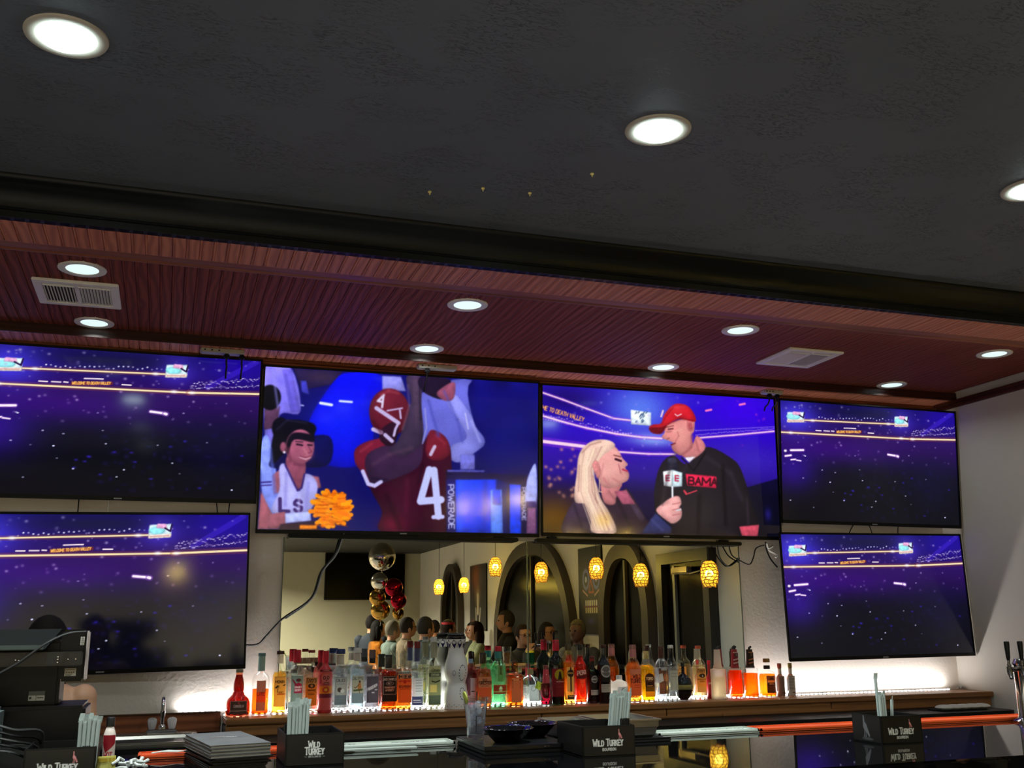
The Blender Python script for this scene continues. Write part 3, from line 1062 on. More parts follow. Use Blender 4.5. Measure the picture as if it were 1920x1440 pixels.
    for pts, wd, c, a in ((((1020, 200), (1030, 330), (985, 480)), 16, (120, 92, 116), .5), (((1095, 180), (1098, 420)), 14, (22, 16, 44), .6), (((800, 700), (900, 640), (1040, 600)), 26, (86, 54, 84), .5), (((790, 790), (880, 800)), 16, (24, 14, 40), .6),
                          (((850, 260), (900, 236), (960, 250)), 22, (170, 66, 84), .5), (((800, 430), (850, 500)), 26, (58, 8, 26), .6), (((720, 620), (790, 570)), 18, (160, 50, 76), .5), (((880, 900), (960, 1100)), 40, (36, 4, 24), .6), (((1010, 800), (1000, 1000)), 34, (86, 14, 48), .5),
                          (((1190, 520), (1250, 570)), 16, (160, 46, 70), .5), (((1080, 820), (1110, 700)), 20, (34, 4, 26), .6), (((1150, 300), (1210, 520)), 24, (70, 72, 176), .6), (((1250, 240), (1330, 420), (1360, 560)), 20, (74, 76, 180), .5), (((1420, 430), (1470, 560)), 18, (176, 178, 250), .5),
                          (((190, 480), (260, 420), (380, 440)), 14, (40, 34, 66), .6), (((262, 600), (276, 680)), 20, (110, 50, 76), .6), (((300, 700), (360, 706)), 20, (104, 48, 74), .7), (((250, 760), (240, 960)), 26, (136, 130, 226), .6), (((390, 820), (370, 980)), 22, (140, 136, 230), .6), (((330, 900), (326, 1000)), 16, (206, 206, 255), .5),
                          (((360, 600), (384, 640)), 14, (206, 126, 146), .5), (((150, 600), (180, 900)), 20, (96, 112, 226), .6), (((250, 130), (300, 360)), 18, (88, 78, 204), .6), (((170, 110), (200, 340)), 18, (156, 148, 250), .5), (((1340, 820), (1335, 1110)), 40, (40, 96, 255), .5), (((1500, 820), (1490, 1100)), 40, (0, 34, 190), .5)):
        p.line(pts, wd, c, a, soft=True)
    p.blur(2.0)
    p.noise(.05, 4)
    return p


def interview():
    p = Paint(560, 322, (36, 8, 176), [(66, 76), (1806, 188), (1853, 1257), (60, 1218)])
    p.auto = True
    p.fill_v([(0, (38, 14, 200)), (.3, (44, 8, 196)), (.46, (48, 14, 168)), (.6, (40, 18, 140)), (.72, (24, 12, 70)), (1, (16, 10, 36))])
    p.ell(250, 180, 340, 150, (26, 12, 96), .8, soft=.4); p.ell(800, 260, 260, 220, (96, 140, 250), .85, soft=.45); p.ell(900, 500, 190, 60, (150, 190, 255), .8, soft=.4)
    p.ell(1560, 260, 320, 200, (62, 0, 240), .8, soft=.4); p.ell(1650, 660, 300, 140, (58, 40, 190), .6, soft=.4)
    for i in range(260):
        p.ell(rng.uniform(640, 1840), rng.uniform(500, 760), 5, 5, (110, 70, 210), rng.uniform(.1, .4), soft=.2)
    p.poly([(1500, 900), (1840, 800), (1856, 1260), (1500, 1240)], (8, 10, 24), .8)
    p.ell(150, 1100, 220, 180, (120, 80, 10), .75, soft=.45)
    for pts, wd in ((((66, 135), (220, 190), (400, 260), (600, 335), (725, 350)), 11), (((66, 315), (250, 370), (400, 410), (620, 455), (800, 480), (960, 490)), 13), (((66, 512), (380, 552)), 24), (((640, 594), (860, 610), (1060, 612)), 12), (((1230, 487), (1500, 465), (1808, 435)), 11)):
        p.line(pts, wd * 2.6, (160, 60, 230), .4)
        p.line(pts, wd, (252, 214, 240))
    p.text("ME TO DEATH VALLEY", 60, 262, 30, (255, 176, 96), .2, cw=.5, rot=.3)
    for i in range(50):
        x = 1220 + i * 12
        p.ell(x, 430 - (x - 1220) * .05, 4, 4, (220, 200, 255), .8); p.ell(x, 462 - (x - 1220) * .08 + rng.uniform(-4, 4), 5, 3.5, (220, 200, 255), .8)
    for i in range(40):
        x = 70 + i * 20
        p.ell(x, 300 + (x - 70) * .24 + rng.uniform(-14, 14), 8, 4, (235, 220, 255), .7); p.ell(x, 340 + (x - 70) * .19, 6, 4, (200, 190, 255), .6)
    p.poly([(730, 268), (882, 290), (880, 392), (730, 380)], (232, 246, 255)); 
    for i in range(14):
        x = 745 + rng.uniform(0, 120)
        y = 292 + rng.uniform(0, 80)
        p.line([(x, y), (x + 12, y - 14)], 6, (40, 70, 120))
    for x, y in ((1570, 226), (1316, 272)):
        p.line([(x - 20, y + 4), (x + 20, y - 4)], 16, (255, 120, 200))
    for i in range(46):
        x, y = rng.uniform(70, 620), rng.uniform(560, 960)
        p.ell(x, y, 19, 19, (216, 150, 120) if x < 330 else (190, 170, 230), rng.uniform(.3, .8), soft=.15)
    for i in range(46):
        x, y = rng.uniform(300, 1800), rng.uniform(90, 760)
        p.ell(x, y, 13, 15, (160, 140, 240) if x < 1250 else (190, 60, 200), rng.uniform(.3, .7), soft=.15)
    # the woman on the left
    p.poly([(230, 1090), (300, 975), (380, 995), (450, 1217), (212, 1220)], (62, 46, 66)); p.poly([(500, 930), (640, 920), (700, 880), (830, 1100), (905, 1240), (590, 1232)], (46, 30, 48))
    p.poly([(690, 880), (830, 1110), (800, 1150), (660, 900)], (70, 52, 76))
    p.poly([(500, 820), (600, 860), (660, 840), (620, 930), (600, 1000), (520, 980)], (196, 120, 124)); p.poly([(600, 900), (690, 890), (760, 1000), (660, 1000)], (170, 84, 110))
    p.poly([(455, 640), (520, 570), (592, 545), (640, 592), (662, 640), (704, 690), (684, 716), (712, 760), (704, 812), (652, 842), (598, 872), (510, 860), (470, 760)], (226, 156, 152))
    p.ell(560, 720, 70, 90, (240, 176, 168), .7, soft=.3)
    p.line([(612, 650), (652, 664)], 17, (60, 20, 40)); p.line([(600, 620), (650, 632)], 8, (110, 60, 60)); p.line([(664, 730), (700, 744)], 13, (190, 50, 84)); p.line([(634, 690), (648, 760)], 6, (170, 96, 104))
    p.poly([(335, 620), (390, 540), (460, 502), (540, 500), (594, 520), (604, 556), (520, 620), (462, 690), (440, 760), (470, 850), (500, 960), (560, 1060), (612, 1218), (430, 1216), (424, 1100), (384, 1000), (300, 970), (318, 760)], (232, 192, 176))
    for i in range(26):
        t = rng.rand()
        x0 = 350 + 200 * t
        p.line([(x0, 540 + 60 * (1 - t)), (340 + 110 * t, 720), (330 + 130 * t, 900), (430 + 160 * t, 1200)], 9, (255, 226, 196) if i % 3 else (196, 146, 140), .5)
    p.poly([(436, 690), (470, 660), (500, 740), (480, 800), (455, 760)], (210, 130, 130)); p.line([(490, 810), (486, 900), (506, 905)], 6, (240, 210, 170))
    p.ell(520, 1120, 60, 60, (255, 200, 60), .5, soft=.4)  # painted reflection of a warm lamp on the screen glass
    # the coach on the right
    p.poly([(1040, 622), (1150, 690), (1290, 556), (1480, 640), (1560, 740), (1640, 1000), (1690, 1176), (1540, 1172), (1530, 1250), (990, 1240), (900, 980), (940, 720)], (30, 24, 34))
    p.ell(1250, 1060, 160, 180, (44, 38, 44), .7, soft=.4); p.line([(1110, 640), (1200, 740), (1290, 600)], 10, (14, 12, 20))
    p.poly([(1110, 610), (1190, 540), (1228, 470), (1292, 560), (1200, 650), (1140, 640)], (212, 128, 130)); p.poly([(1128, 638), (1216, 630), (1168, 678)], (226, 220, 236))
    p.poly([(985, 390), (1100, 345), (1200, 335), (1206, 430), (1182, 470), (1192, 560), (1112, 622), (1052, 592), (1034, 552), (1048, 526), (1010, 506), (962, 482), (984, 440)], (222, 138, 136))
    p.ell(1110, 470, 60, 90, (236, 158, 150), .7, soft=.3); p.ell(1130, 570, 50, 40, (206, 130, 130), .7, soft=.3); p.ell(1176, 388, 27, 50, (214, 116, 120)); p.ell(1176, 392, 14, 30, (184, 84, 96))
    p.line([(1010, 420), (1046, 414)], 11, (110, 50, 60)); p.line([(996, 404), (1050, 392)], 9, (150, 80, 80)); p.line([(1030, 540), (1062, 528)], 9, (120, 30, 50)); p.line([(1000, 496), (1018, 486)], 8, (160, 80, 90))
    p.poly([(866, 404), (900, 382), (956, 372), (985, 300), (1060, 226), (1150, 234), (1206, 300), (1212, 362), (1100, 338), (1010, 384), (960, 452), (890, 446)], (204, 28, 44))
    p.poly([(868, 408), (960, 404), (1000, 388), (955, 450), (890, 446)], (112, 14, 28)); p.ell(1080, 270, 60, 34, (228, 50, 60), .7, soft=.3)
    p.line([(958, 320), (972, 276)], 14, (240, 200, 220)); p.line([(1062, 302), (1080, 316), (1110, 302)], 7, (250, 230, 240))
    p.poly([(1138, 764), (1372, 786), (1370, 876), (1150, 856)], (226, 34, 76)); p.text('BAMA', 1160, 846, 56, (60, 14, 30), .22, cw=.72, rot=.06)
    p.line([(1126, 896), (1140, 924), (1222, 894)], 9, (216, 60, 80)); p.line([(1126, 896), (1142, 914)], 14, (216, 60, 80))
    p.poly([(1004, 652), (1072, 650), (1086, 750), (990, 750)], (30, 30, 52)); p.ell(1038, 660, 36, 24, (50, 50, 76))
    p.poly([(968, 746), (1040, 733), (1036, 868), (974, 856)], (236, 242, 248)); p.poly([(1040, 733), (1114, 756), (1112, 862), (1036, 868)], (206, 230, 240))
    for x0 in (990, 1060):
        for y in (778, 798, 818):
            p.line([(x0, y), (x0 + 26, y - 2 if x0 < 1000 else y + 2)], 9, (190, 20, 60))
        p.line([(x0, 778), (x0, 818)], 9, (190, 20, 60))
    p.line([(1038, 866), (1038, 950)], 15, (232, 236, 244))
    p.poly([(800, 1224), (912, 1062), (1032, 1172), (1022, 1228)], (44, 48, 98)); p.line([(912, 1062), (1030, 1176)], 12, (20, 20, 40))
    p.poly([(914, 1050), (960, 996), (1030, 948), (1086, 938), (1106, 990), (1090, 1026), (1108, 1052), (1100, 1110), (1044, 1150), (990, 1124)], (236, 168, 166))
    for y in (996, 1040, 1082):
        p.line([(1036, y + 4), (1100, y - 8)], 6, (186, 104, 110))
    p.line([(1070, 1048), (1100, 1040)], 12, (210, 210, 220))
    p.poly([(1540, 1174), (1692, 1160), (1680, 1250), (1560, 1246)], (196, 70, 92)); p.ell(1760, 1080, 30, 60, (40, 30, 140), .7, soft=.3)
    for pts, wd, c, a in ((((1060, 610), (1000, 800), (960, 1000)), 26, (56, 48, 58), .5), (((1300, 640), (1480, 760), (1560, 960)), 34, (50, 42, 54), .6), (((1420, 700), (1440, 1150)), 30, (14, 10, 18), .7), (((1240, 940), (1230, 1220)), 36, (14, 10, 18), .6), (((1600, 960), (1610, 1150)), 22, (60, 46, 62), .5), (((1150, 690), (1120, 760)), 16, (56, 48, 60), .5),
                          (((1052, 440), (1110, 420)), 16, (246, 180, 170), .5), (((1060, 520), (1090, 470), (1080, 440)), 9, (176, 96, 100), .6), (((1190, 470), (1180, 560), (1120, 612)), 20, (164, 84, 92), .6), (((1215, 500), (1240, 590)), 18, (168, 88, 96), .6), (((1000, 440), (1030, 436)), 14, (160, 84, 90), .6), (((1040, 560), (1090, 596)), 12, (186, 110, 112), .6),
                          (((1010, 380), (1100, 338), (1204, 352)), 14, (120, 16, 26), .6), (((1040, 250), (1130, 246)), 18, (240, 84, 90), .4), (((960, 380), (1000, 310), (1050, 250)), 10, (140, 14, 28), .5),
                          (((560, 570), (620, 600)), 16, (246, 190, 182), .5), (((590, 800), (640, 830)), 16, (190, 112, 116), .6), (((640, 700), (660, 770)), 10, (196, 118, 122), .6), (((520, 800), (560, 850)), 22, (196, 116, 120), .6), (((560, 900), (600, 960)), 18, (150, 84, 96), .6), (((520, 690), (500, 780)), 14, (206, 130, 130), .6),
                          (((360, 600), (420, 540), (500, 516)), 12, (170, 120, 110), .6), (((340, 700), (330, 900)), 12, (176, 126, 118), .6), (((440, 780), (460, 960), (540, 1120)), 12, (160, 110, 104), .6), (((400, 620), (380, 860), (440, 1060)), 14, (255, 232, 206), .6), (((480, 1000), (540, 1200)), 12, (255, 224, 180), .6),
                          (((300, 1010), (360, 1200)), 26, (40, 30, 46), .6), (((620, 960), (720, 1180)), 26, (26, 16, 32), .6), (((880, 1120), (960, 1200)), 22, (70, 76, 132), .6), (((960, 1040), (1030, 1000)), 16, (250, 200, 196), .5), (((960, 1090), (1000, 1120)), 16, (196, 122, 124), .6)):
        p.line(pts, wd, c, a, soft=True)
    p.blur(1.8)
    p.noise(.05, 4)
    return p


def television(label, c, W, H, rot, me, ledline=True):
    t = thing('television', label, 'television', c)
    Rz, Rx, Ry = Matrix.Rotation(rot[2], 3, 'Z'), Matrix.Rotation(rot[0], 3, 'X'), Matrix.Rotation(rot[1], 3, 'Y')
    t.rotation_euler = (Rz @ Rx @ Ry).to_euler()
    o = put('screen', me, t)
    o.scale = ((W - .018), 1, (H - .03))
    o.location = (0, .0, .004)
    b = MB()
    e = .009
    for cx, cz, sx, sz in ((0, H / 2 - e / 2, W, e), (0, -H / 2 + .0095, W, .019), (-W / 2 + e / 2, 0, e, H), (W / 2 - e / 2, 0, e, H)):
        b.box((cx, -.001, cz), (sx, .008, sz), bev=.0015)
    b.build('bezel', M_BLACK, t)
    b = MB().box((0, .008, 0), (W - .004, .012, H - .004), bev=.003)
    b.box((0, .02, -H * .12), (W * .72, .014, H * .6), bev=.008)
    b.build('shell', M_MATTE, t)
    MB().box((0, -.0055, -H / 2 + .009), (.034, .002, .006)).build('badge', pm('badge_grey', (150, 150, 155), .3), t, smooth=False)
    if c[1] < -.1:
        b = MB().box((0, .02 + (-c[1] - .045) / 2, 0), (.12, -c[1] - .05, .05), bev=.004)
        b.box((0, -c[1] - .03, 0), (.3, .012, .16), bev=.003)
        b.build('bracket', M_MATTE, t)
    return t


SM = screen_mat()
me_st = stadium().mesh('screen', 1, 1, SM)
me_pl = player().mesh('screen', 1, 1, SM)
me_in = interview().mesh('screen', 1, 1, SM)
television('large screen at upper left showing a purple night stadium, above another one', (-.2265, -.06, 2.339), 1.226, .702, (.0313, -.0027, -.0047), me_st)
television('large screen at lower left showing a dark stadium, behind the till', (-.2468, -.06, 1.5804), 1.232, .7057, (.012, -.0177, -.0321), me_st)
television('wide screen showing a football player in a dark red helmet', (1.1027, -.0629, 2.2623), 1.422, .8148, (.0629, -.0023, -.0173), me_pl)
television('wide screen showing a man in a red cap being interviewed', (2.543, -.0601, 2.2708), 1.4128, .8095, (.03, .0011, -.0297), me_in)
television('stadium screen at upper right against the side wall', (3.801, -.19, 2.294), 1.214, .693, (.0737, .0058, -.0056), me_st)
television('stadium screen at lower right above the empty end of the lit shelf', (3.801, -.148, 1.565), 1.21, .689, (-.013, -.0087, -.0234), me_st)

# ------------------------------------------------------------------ mirror, rails and cables
M_MIRROR = pm('silvered_glass', (232, 236, 226), 0.0, 1.0)
for i, (x0, x1, lab) in enumerate(((.53, 1.7605, 'left wall mirror panel with a dangling cable across it'), (1.7635, 3.005, 'right wall mirror panel reflecting arched windows and lamps'))):
    t = thing('mirror', lab, 'mirror', ((x0 + x1) / 2, 0, 1.44))
    MB().box((0, -.005, 0), (x1 - x0, .006, .80)).build('glass', M_MIRROR, t, smooth=False)
    for s in (-1, 1):
        MB().box((s * (x1 - x0) / 2, -.0085, 0), (.004, .004, .8)).build('edge', pm('mirror_edge', (92, 104, 98), .2, 0.6), t, smooth=False)
for x0, x1, lab in ((.545, 1.70, 'slim black rail below the football player screen'), (1.80, 3.0, 'slim black rail below the interview screen')):
    t = thing('wall_rail', lab, 'rail', ((x0 + x1) / 2, 0, 1.843))
    MB().box((0, -.035, 0), (x1 - x0, .05, .02), bev=.004).build('bar', M_BLACK, t)
    for s in (-1, 1):
        MB().box((s * (x1 - x0) * .42, -.018, .012), (.05, .03, .02), bev=.003).build('bracket', M_MATTE, t)


def cable(pts, r, mat, label, name='cable'):
    pts = [Vector(p) for p in pts]
    out = []
    for i in range(len(pts) - 1):
        p0, p1, p2, p3 = pts[max(i - 1, 0)], pts[i], pts[i + 1], pts[min(i + 2, len(pts) - 1)]
        for k in range(6):
            t = k / 6
            out.append(.5 * ((2 * p1) + (-p0 + p2) * t + (2 * p0 - 5 * p1 + 4 * p2 - p3) * t * t + (-p0 + 3 * p1 - 3 * p2 + p3) * t ** 3))
    out.append(pts[-1])
    return tag(MB().tube(out, r, 6).build(name, mat), label, 'cable')


Yc = -.018
cable([(.803, -.05, 1.86), (.772, Yc, 1.758), (.711, Yc, 1.677), (.667, Yc, 1.552), (.539, Yc, 1.459), (.467, Yc, 1.382), (.428, Yc, 1.344), (.36, Yc, 1.342)], .0045, M_BLACK, 'thick black cable drooping over the left mirror to the lower left screen')
cable([(.809, -.05, 1.86), (.779, -.028, 1.758), (.719, -.028, 1.68), (.672, -.028, 1.552), (.552, -.028, 1.459)], .003, pm('grey_cable', (120, 120, 116), .4), 'thin grey cable running beside the thick black one')
cable([(2.846, -.05, 1.86), (2.881, Yc, 1.77), (2.931, Yc, 1.724), (2.993, Yc, 1.757), (3.002, Yc, 1.77)], .0035, M_BLACK, 'black cable hanging in a loop over the right mirror edge')
cable([(2.919, -.05, 1.86), (2.949, -.028, 1.785), (3.006, -.028, 1.751), (3.059, -.028, 1.734), (3.085, -.028, 1.772), (3.106, -.028, 1.822), (3.16, -.028, 1.841)], .0035, M_BLACK, 'black cable looping from the right mirror to the white plug')
cable([(3.169, -.04, 1.85), (3.181, -.035, 1.824), (3.212, -.035, 1.838), (3.185, -.03, 1.815), (3.235, -.03, 1.789), (3.226, -.03, 1.772)], .006, pm('white_cable', (222, 220, 214), .4), 'knotted white cable beside the lower right screen')
cable([(3.174, -.02, 1.86), (3.178, -.02, 1.815), (3.2, -.02, 1.765), (3.24, -.02, 1.72)], .004, M_BLACK, 'short black cable behind the knotted white one')
for i, (x0, x1) in enumerate(((-.39, -.39), (-.27, -.262), (.205, .222), (.27, .262))):
    cable([(x0, -.03, 2.02), ((x0 + x1) / 2, -.03, 1.96), (x1, -.03, 1.9)], .003, M_BLACK if i != 1 else MATS['white_cable'], ('black cable', 'white cable', 'slanting black cable', 'thin black cable')[i] + ' between the two left screens, ' + ('first', 'second', 'third', 'fourth')[i] + ' from the left')
for i, (x0, x1) in enumerate(((3.74, 3.66), (3.80, 3.86), (4.02, 4.02))):
    cable([(x0, -.1, 1.99), ((x0 + x1) / 2, -.09, 1.94), (x1, -.08, 1.86)], .003, M_BLACK, 'black cable between the two right screens, ' + ('left', 'middle', 'right')[i] + ' one of three')
# ------------------------------------------------------------------ back bar: lit shelf, counter and sink
ZSH = 1.035
t = thing('bottle_shelf', 'long knotty wood shelf along the wall carrying all the bottles', 'shelf', (2.36, 0, .962))
x0, x1 = .29 - 2.36, 4.44 - 2.36
MB().box(((x0 + x1) / 2, -.131, ZSH - .962 - .0125), (x1 - x0, .258, .025), bev=.004).build('shelf_top', M_SHELF, t)
MB().box(((x0 + x1) / 2, -.116, .0185), (x1 - x0, .228, .036)).build('carcass', M_MATTE, t, smooth=False)
for i, (a, c) in enumerate(((x0, -.62), (-.617, .04), (.043, 1.0), (1.003, x1 - .03))):
    MB().box(((a + c) / 2, -.238, .026), (c - a - .002, .02, .044), bev=.002).build('plank', M_SHELF, t)
for a, c in ((x0, .35), (.352, x1 - .03)):
    MB().box(((a + c) / 2, -.243, .0075), (c - a - .002, .024, .013), bev=.003).build('plank', M_SHELF, t)

t = thing('backsplash_board', 'plain wooden backsplash board behind the sink, left of the bottle shelf', 'board', (-.55, 0, .966))
MB().box((0, -.011, .04), (1.66, .02, .08), bev=.002).build('plank', wood('backsplash_wood', (118, 66, 42), (160, 96, 62), 0, .8), t)
MB().box((0, -.013, .083), (1.66, .026, .007), bev=.002).build('cap_strip', wood('cap_wood', (60, 36, 24), (84, 52, 34), 0, .8), t)

t = thing('led_strip', 'bright white light strip along the back of the bottle shelf', 'light strip', (2.3, -.045, ZSH))
MB().box((0, 0, .001), (4.03, .012, .002)).build('tape', pm('tape', (220, 220, 220), .5), t, smooth=False)
b = MB()
nled = 150
for i in range(nled):
    b.box((-2.0 + 4.0 * i / (nled - 1), 0, .0042), (.013, .009, .005))
o = b.build('led_chips', pm('led_white', (255, 255, 255), .4, emit=((250, 252, 255), 9.0)), t, smooth=False)
o['kind'] = 'stuff'
area_light('led_glow', 'RECTANGLE', 4.0, .01, LED_W, (1, .965, .95), (0, 0, .009), t, rot=(PI, 0, 0))
t = thing('led_strip', 'short bright light strip on the backsplash left of the shelf', 'light strip', (.19, -.013, 1.0525))
MB().box((0, 0, .001), (.19, .012, .002)).build('tape', MATS['tape'], t, smooth=False)
b = MB()
for i in range(8):
    b.box((-.085 + .17 * i / 7, 0, .0042), (.013, .009, .005))
b.build('led_chips', MATS['led_white'], t, smooth=False)['kind'] = 'stuff'
area_light('led_glow', 'RECTANGLE', .18, .01, LED_W * .045, (1, .965, .95), (0, 0, .009), t, rot=(PI, 0, 0))

# black back counter with a rounded front corner at its right end
pts = [(-3.5, 0), (-3.5, -.55)]
for k in range(7):
    a = -PI / 2 + k * PI / 12
    pts.append((4.25 + .05 * math.cos(a), -.50 + .05 * math.sin(a)))
pts += [(4.30, 0)]
bm_ = MB()
k = len(pts)
bm_.add([(x, y - .001, z) for z in (.917, .962) for x, y in pts], [list(range(k)), list(range(k, 2 * k))[::-1]] + [(i, (i + 1) % k, k + (i + 1) % k, k + i) for i in range(k)])
t = thing('back_counter', 'long black counter below the bottle shelf, rounded at its right end', 'counter', (0, 0, 0))
bm_.build('worktop', pm('black_laminate', (8, 8, 9), .5, spec=.2), t, ang=30)
MB().box((.3, -.26, .46), (7.5, .48, .91)).build('cabinet_body', M_MATTE, t, smooth=False)
for i in range(9):
    MB().box((-3.0 + i * .82, -.508, .48), (.78, .018, .8), bev=.003).build('door', M_MATTE, t)

b = MB()
for i in range(5):
    b.ell((-.12 + i * .06, 0, .016), (.05, .045, .015), 14, 8)
t = thing('folded_towel', 'folded grey towel lying at the right end of the black counter', 'towel', (4.05, -.43, .962))
b.build('cloth', pm('towel_grey', (190, 186, 178), .9, bump=(120, .5)), t)
MB().box((-.03, .01, .004), (.30, .11, .008), bev=.003).build('dark_fold', M_MATTE, t)
t = thing('wall_hook', 'tiny chrome bracket on the shelf in the right corner', 'bracket', (4.38, -.04, ZSH))
MB().box((0, 0, .008), (.012, .02, .016), bev=.003).build('foot', M_CHROME, t)
MB().box((.022, 0, .009), (.012, .02, .018), bev=.003).build('clip', M_CHROME, t)

# sink
t = thing('bar_sink', 'stainless steel bar sink let into the black counter at the left', 'sink', (-.02, -.24, .962))
o_ = [(-.19, .17), (.19, .17), (.19, -.26), (-.19, -.26)]
b = MB()
for cx, cy, sx, sy in ((0, .125, .40, .11), (0, -.255, .40, .03), (-.185, -.085, .03, .32), (.185, -.085, .03, .32)):
    b.box((cx, cy, .008), (sx, sy, .016), bev=.005)
b.build('deck', M_STEEL, t)
b = MB()
b.add([(-.17, .07, .012), (.17, .07, .012), (.17, -.24, .012), (-.17, -.24, .012), (-.15, .05, -.035), (.15, .05, -.035), (.15, -.22, -.035), (-.15, -.22, -.035)],
      [(0, 1, 5, 4), (1, 2, 6, 5), (2, 3, 7, 6), (3, 0, 4, 7), (4, 5, 6, 7)])
b.build('basin', M_STEEL, t, smooth=False)
t = thing('faucet', 'chrome faucet with a tall spout and two clear fluted knobs on the sink', 'faucet', (.031, -.13, .978))
MB().box((0, 0, .009), (.128, .05, .018), bev=.006).build('base_plate', M_CHROME, t)
b = MB()
b.lathe([(.016, .018), (.015, .03), (.011, .036)], n=20)
pts = [(0, 0, .03), (0, 0, .09)] + [(0, -.04 + .04 * math.cos(a), .112 + .036 * math.sin(a)) for a in [PI * k / 9 for k in range(0, 9)]] + [(0, -.08, .085)]
b.tube(pts, .0085, 12)
b.lathe([(.009, -.012), (.011, -.01), (.011, .012), (.009, .014)], n=14, c=(0, -.08, .085))
b.build('spout', M_CHROME, t)
for s in (-1, 1):
    q = MB().lathe([(.012, .018), (.0135, .022), (.0165, .034), (.019, .05), (.0185, .058), (.012, .064), (.001, .066)], n=36, c=(s * .041, 0, 0), flute=.07, fn=12)
    q.build('knob', liquid('clear_acrylic', (246, 247, 250), .75), t, label='clear fluted acrylic knob')
    MB().lathe([(.007, .018), (.006, .055), (.001, .056)], n=12, c=(s * .041, 0, 0)).build('stem', M_WHITE, t)

# ------------------------------------------------------------------ bottles
CLEAR = glass('clear_glass', (246, 250, 250))
GREEN = glass('green_glass', (166, 236, 190))
AMBER = glass('amber_glass', (236, 160, 96))
DARKG = glass('dark_green_glass', (22, 40, 20))
DARK = glass('dark_glass', (24, 10, 12))
FROST = liquid('frosted_plastic', (226, 224, 214), .75)
LAB = printed()
LQ = lambda c, k=.35: liquid('drink_%d_%d_%d' % c, c, k * .5)

PROF = {
    'std': [(0, .004), (.86, 0), (1, .02), (1, .60), (.96, .655), (.82, .705), (.55, .745), (.42, .77), (.36, .80), (.34, .95), (.40, .955), (.40, .975), (.34, .98)],
    'slope': [(0, .004), (.86, 0), (1, .02), (1, .56), (.92, .63), (.62, .72), (.46, .78), (.42, .82), (.40, .95), (.45, .955), (.45, .975), (.38, .98)],
    'square': [(0, .004), (.90, 0), (1, .015), (1, .63), (.97, .67), (.80, .70), (.52, .725), (.45, .76), (.44, .93), (.48, .935), (.48, .96), (.40, .965)],
    'bell': [(0, .004), (.90, 0), (1, .025), (1, .22), (.97, .30), (.86, .375), (.62, .43), (.48, .47), (.47, .50), (.40, .52), (.44, .58), (.42, .70), (.34, .80), (.28, .86), (.27, .96), (.22, .965)],
    'tall': [(0, .004), (.86, 0), (1, .02), (1, .56), (.97, .60), (.80, .655), (.50, .69), (.38, .71), (.38, .96), (.43, .965), (.43, .985), (.36, .99)],
    'flute': [(0, .004), (.95, 0), (1, .015), (.86, .10), (.80, .40), (.86, .60), (1, .68), (.98, .76), (.80, .82), (.56, .855), (.5, .90), (.48, .96), (.44, .965)],
    'waist': [(0, .004), (.90, 0), (1, .02), (1, .40), (.95, .52), (1.0, .60), (.98, .645), (.80, .69), (.60, .72), (.50, .76), (.46, .80), (.42, .95), (.36, .955)],
    'ball': [(0, .05), (.42, .02), (.5, .05), (.82, .13), (.98, .26), (1, .36), (.95, .47), (.78, .58), (.50, .655), (.24, .70), (.18, .74), (.17, .93), (.15, .94)],
    'squat': [(0, .004), (.88, 0), (1, .03), (1, .52), (.94, .66), (.74, .76), (.42, .80), (.30, .84), (.28, .96), (.24, .965)],
    'jug': [(0, .004), (.90, 0), (1, .015), (.98, .50), (1.0, .53), (.98, .56), (.60, .575), (.58, .585)],
    'decant': [(0, .004), (.80, 0), (.98, .03), (1, .30), (1, .52), (.90, .62), (.66, .68), (.40, .70), (.34, .74), (.34, .88), (.28, .885)],
    'small': [(0, .004), (.90, 0), (1, .02), (1, .50), (.90, .58), (.55, .64), (.42, .68), (.40, .93), (.34, .935)],
}
PLACED = []


def lab(w, h, bg, items, res=44):
    a = h / w
    p = Paint(res, max(6, int(res * a)), bg, [(0, 0), (1, 0), (1, a), (0, a)])
    for q in items:
        k = q[0]
        if k == 't':
            p.text(q[1], q[2], q[3], q[4], q[5], anchor=1, **(q[6] if len(q) > 6 else {}))
        elif k == 'r':
            p.rect(*q[1:6])
        elif k == 'e':
            p.ell(*q[1:6])
        elif k == 'p':
            p.poly(q[1], q[2])
        elif k == 'l':
            p.line(q[1], q[2], q[3])
    return p


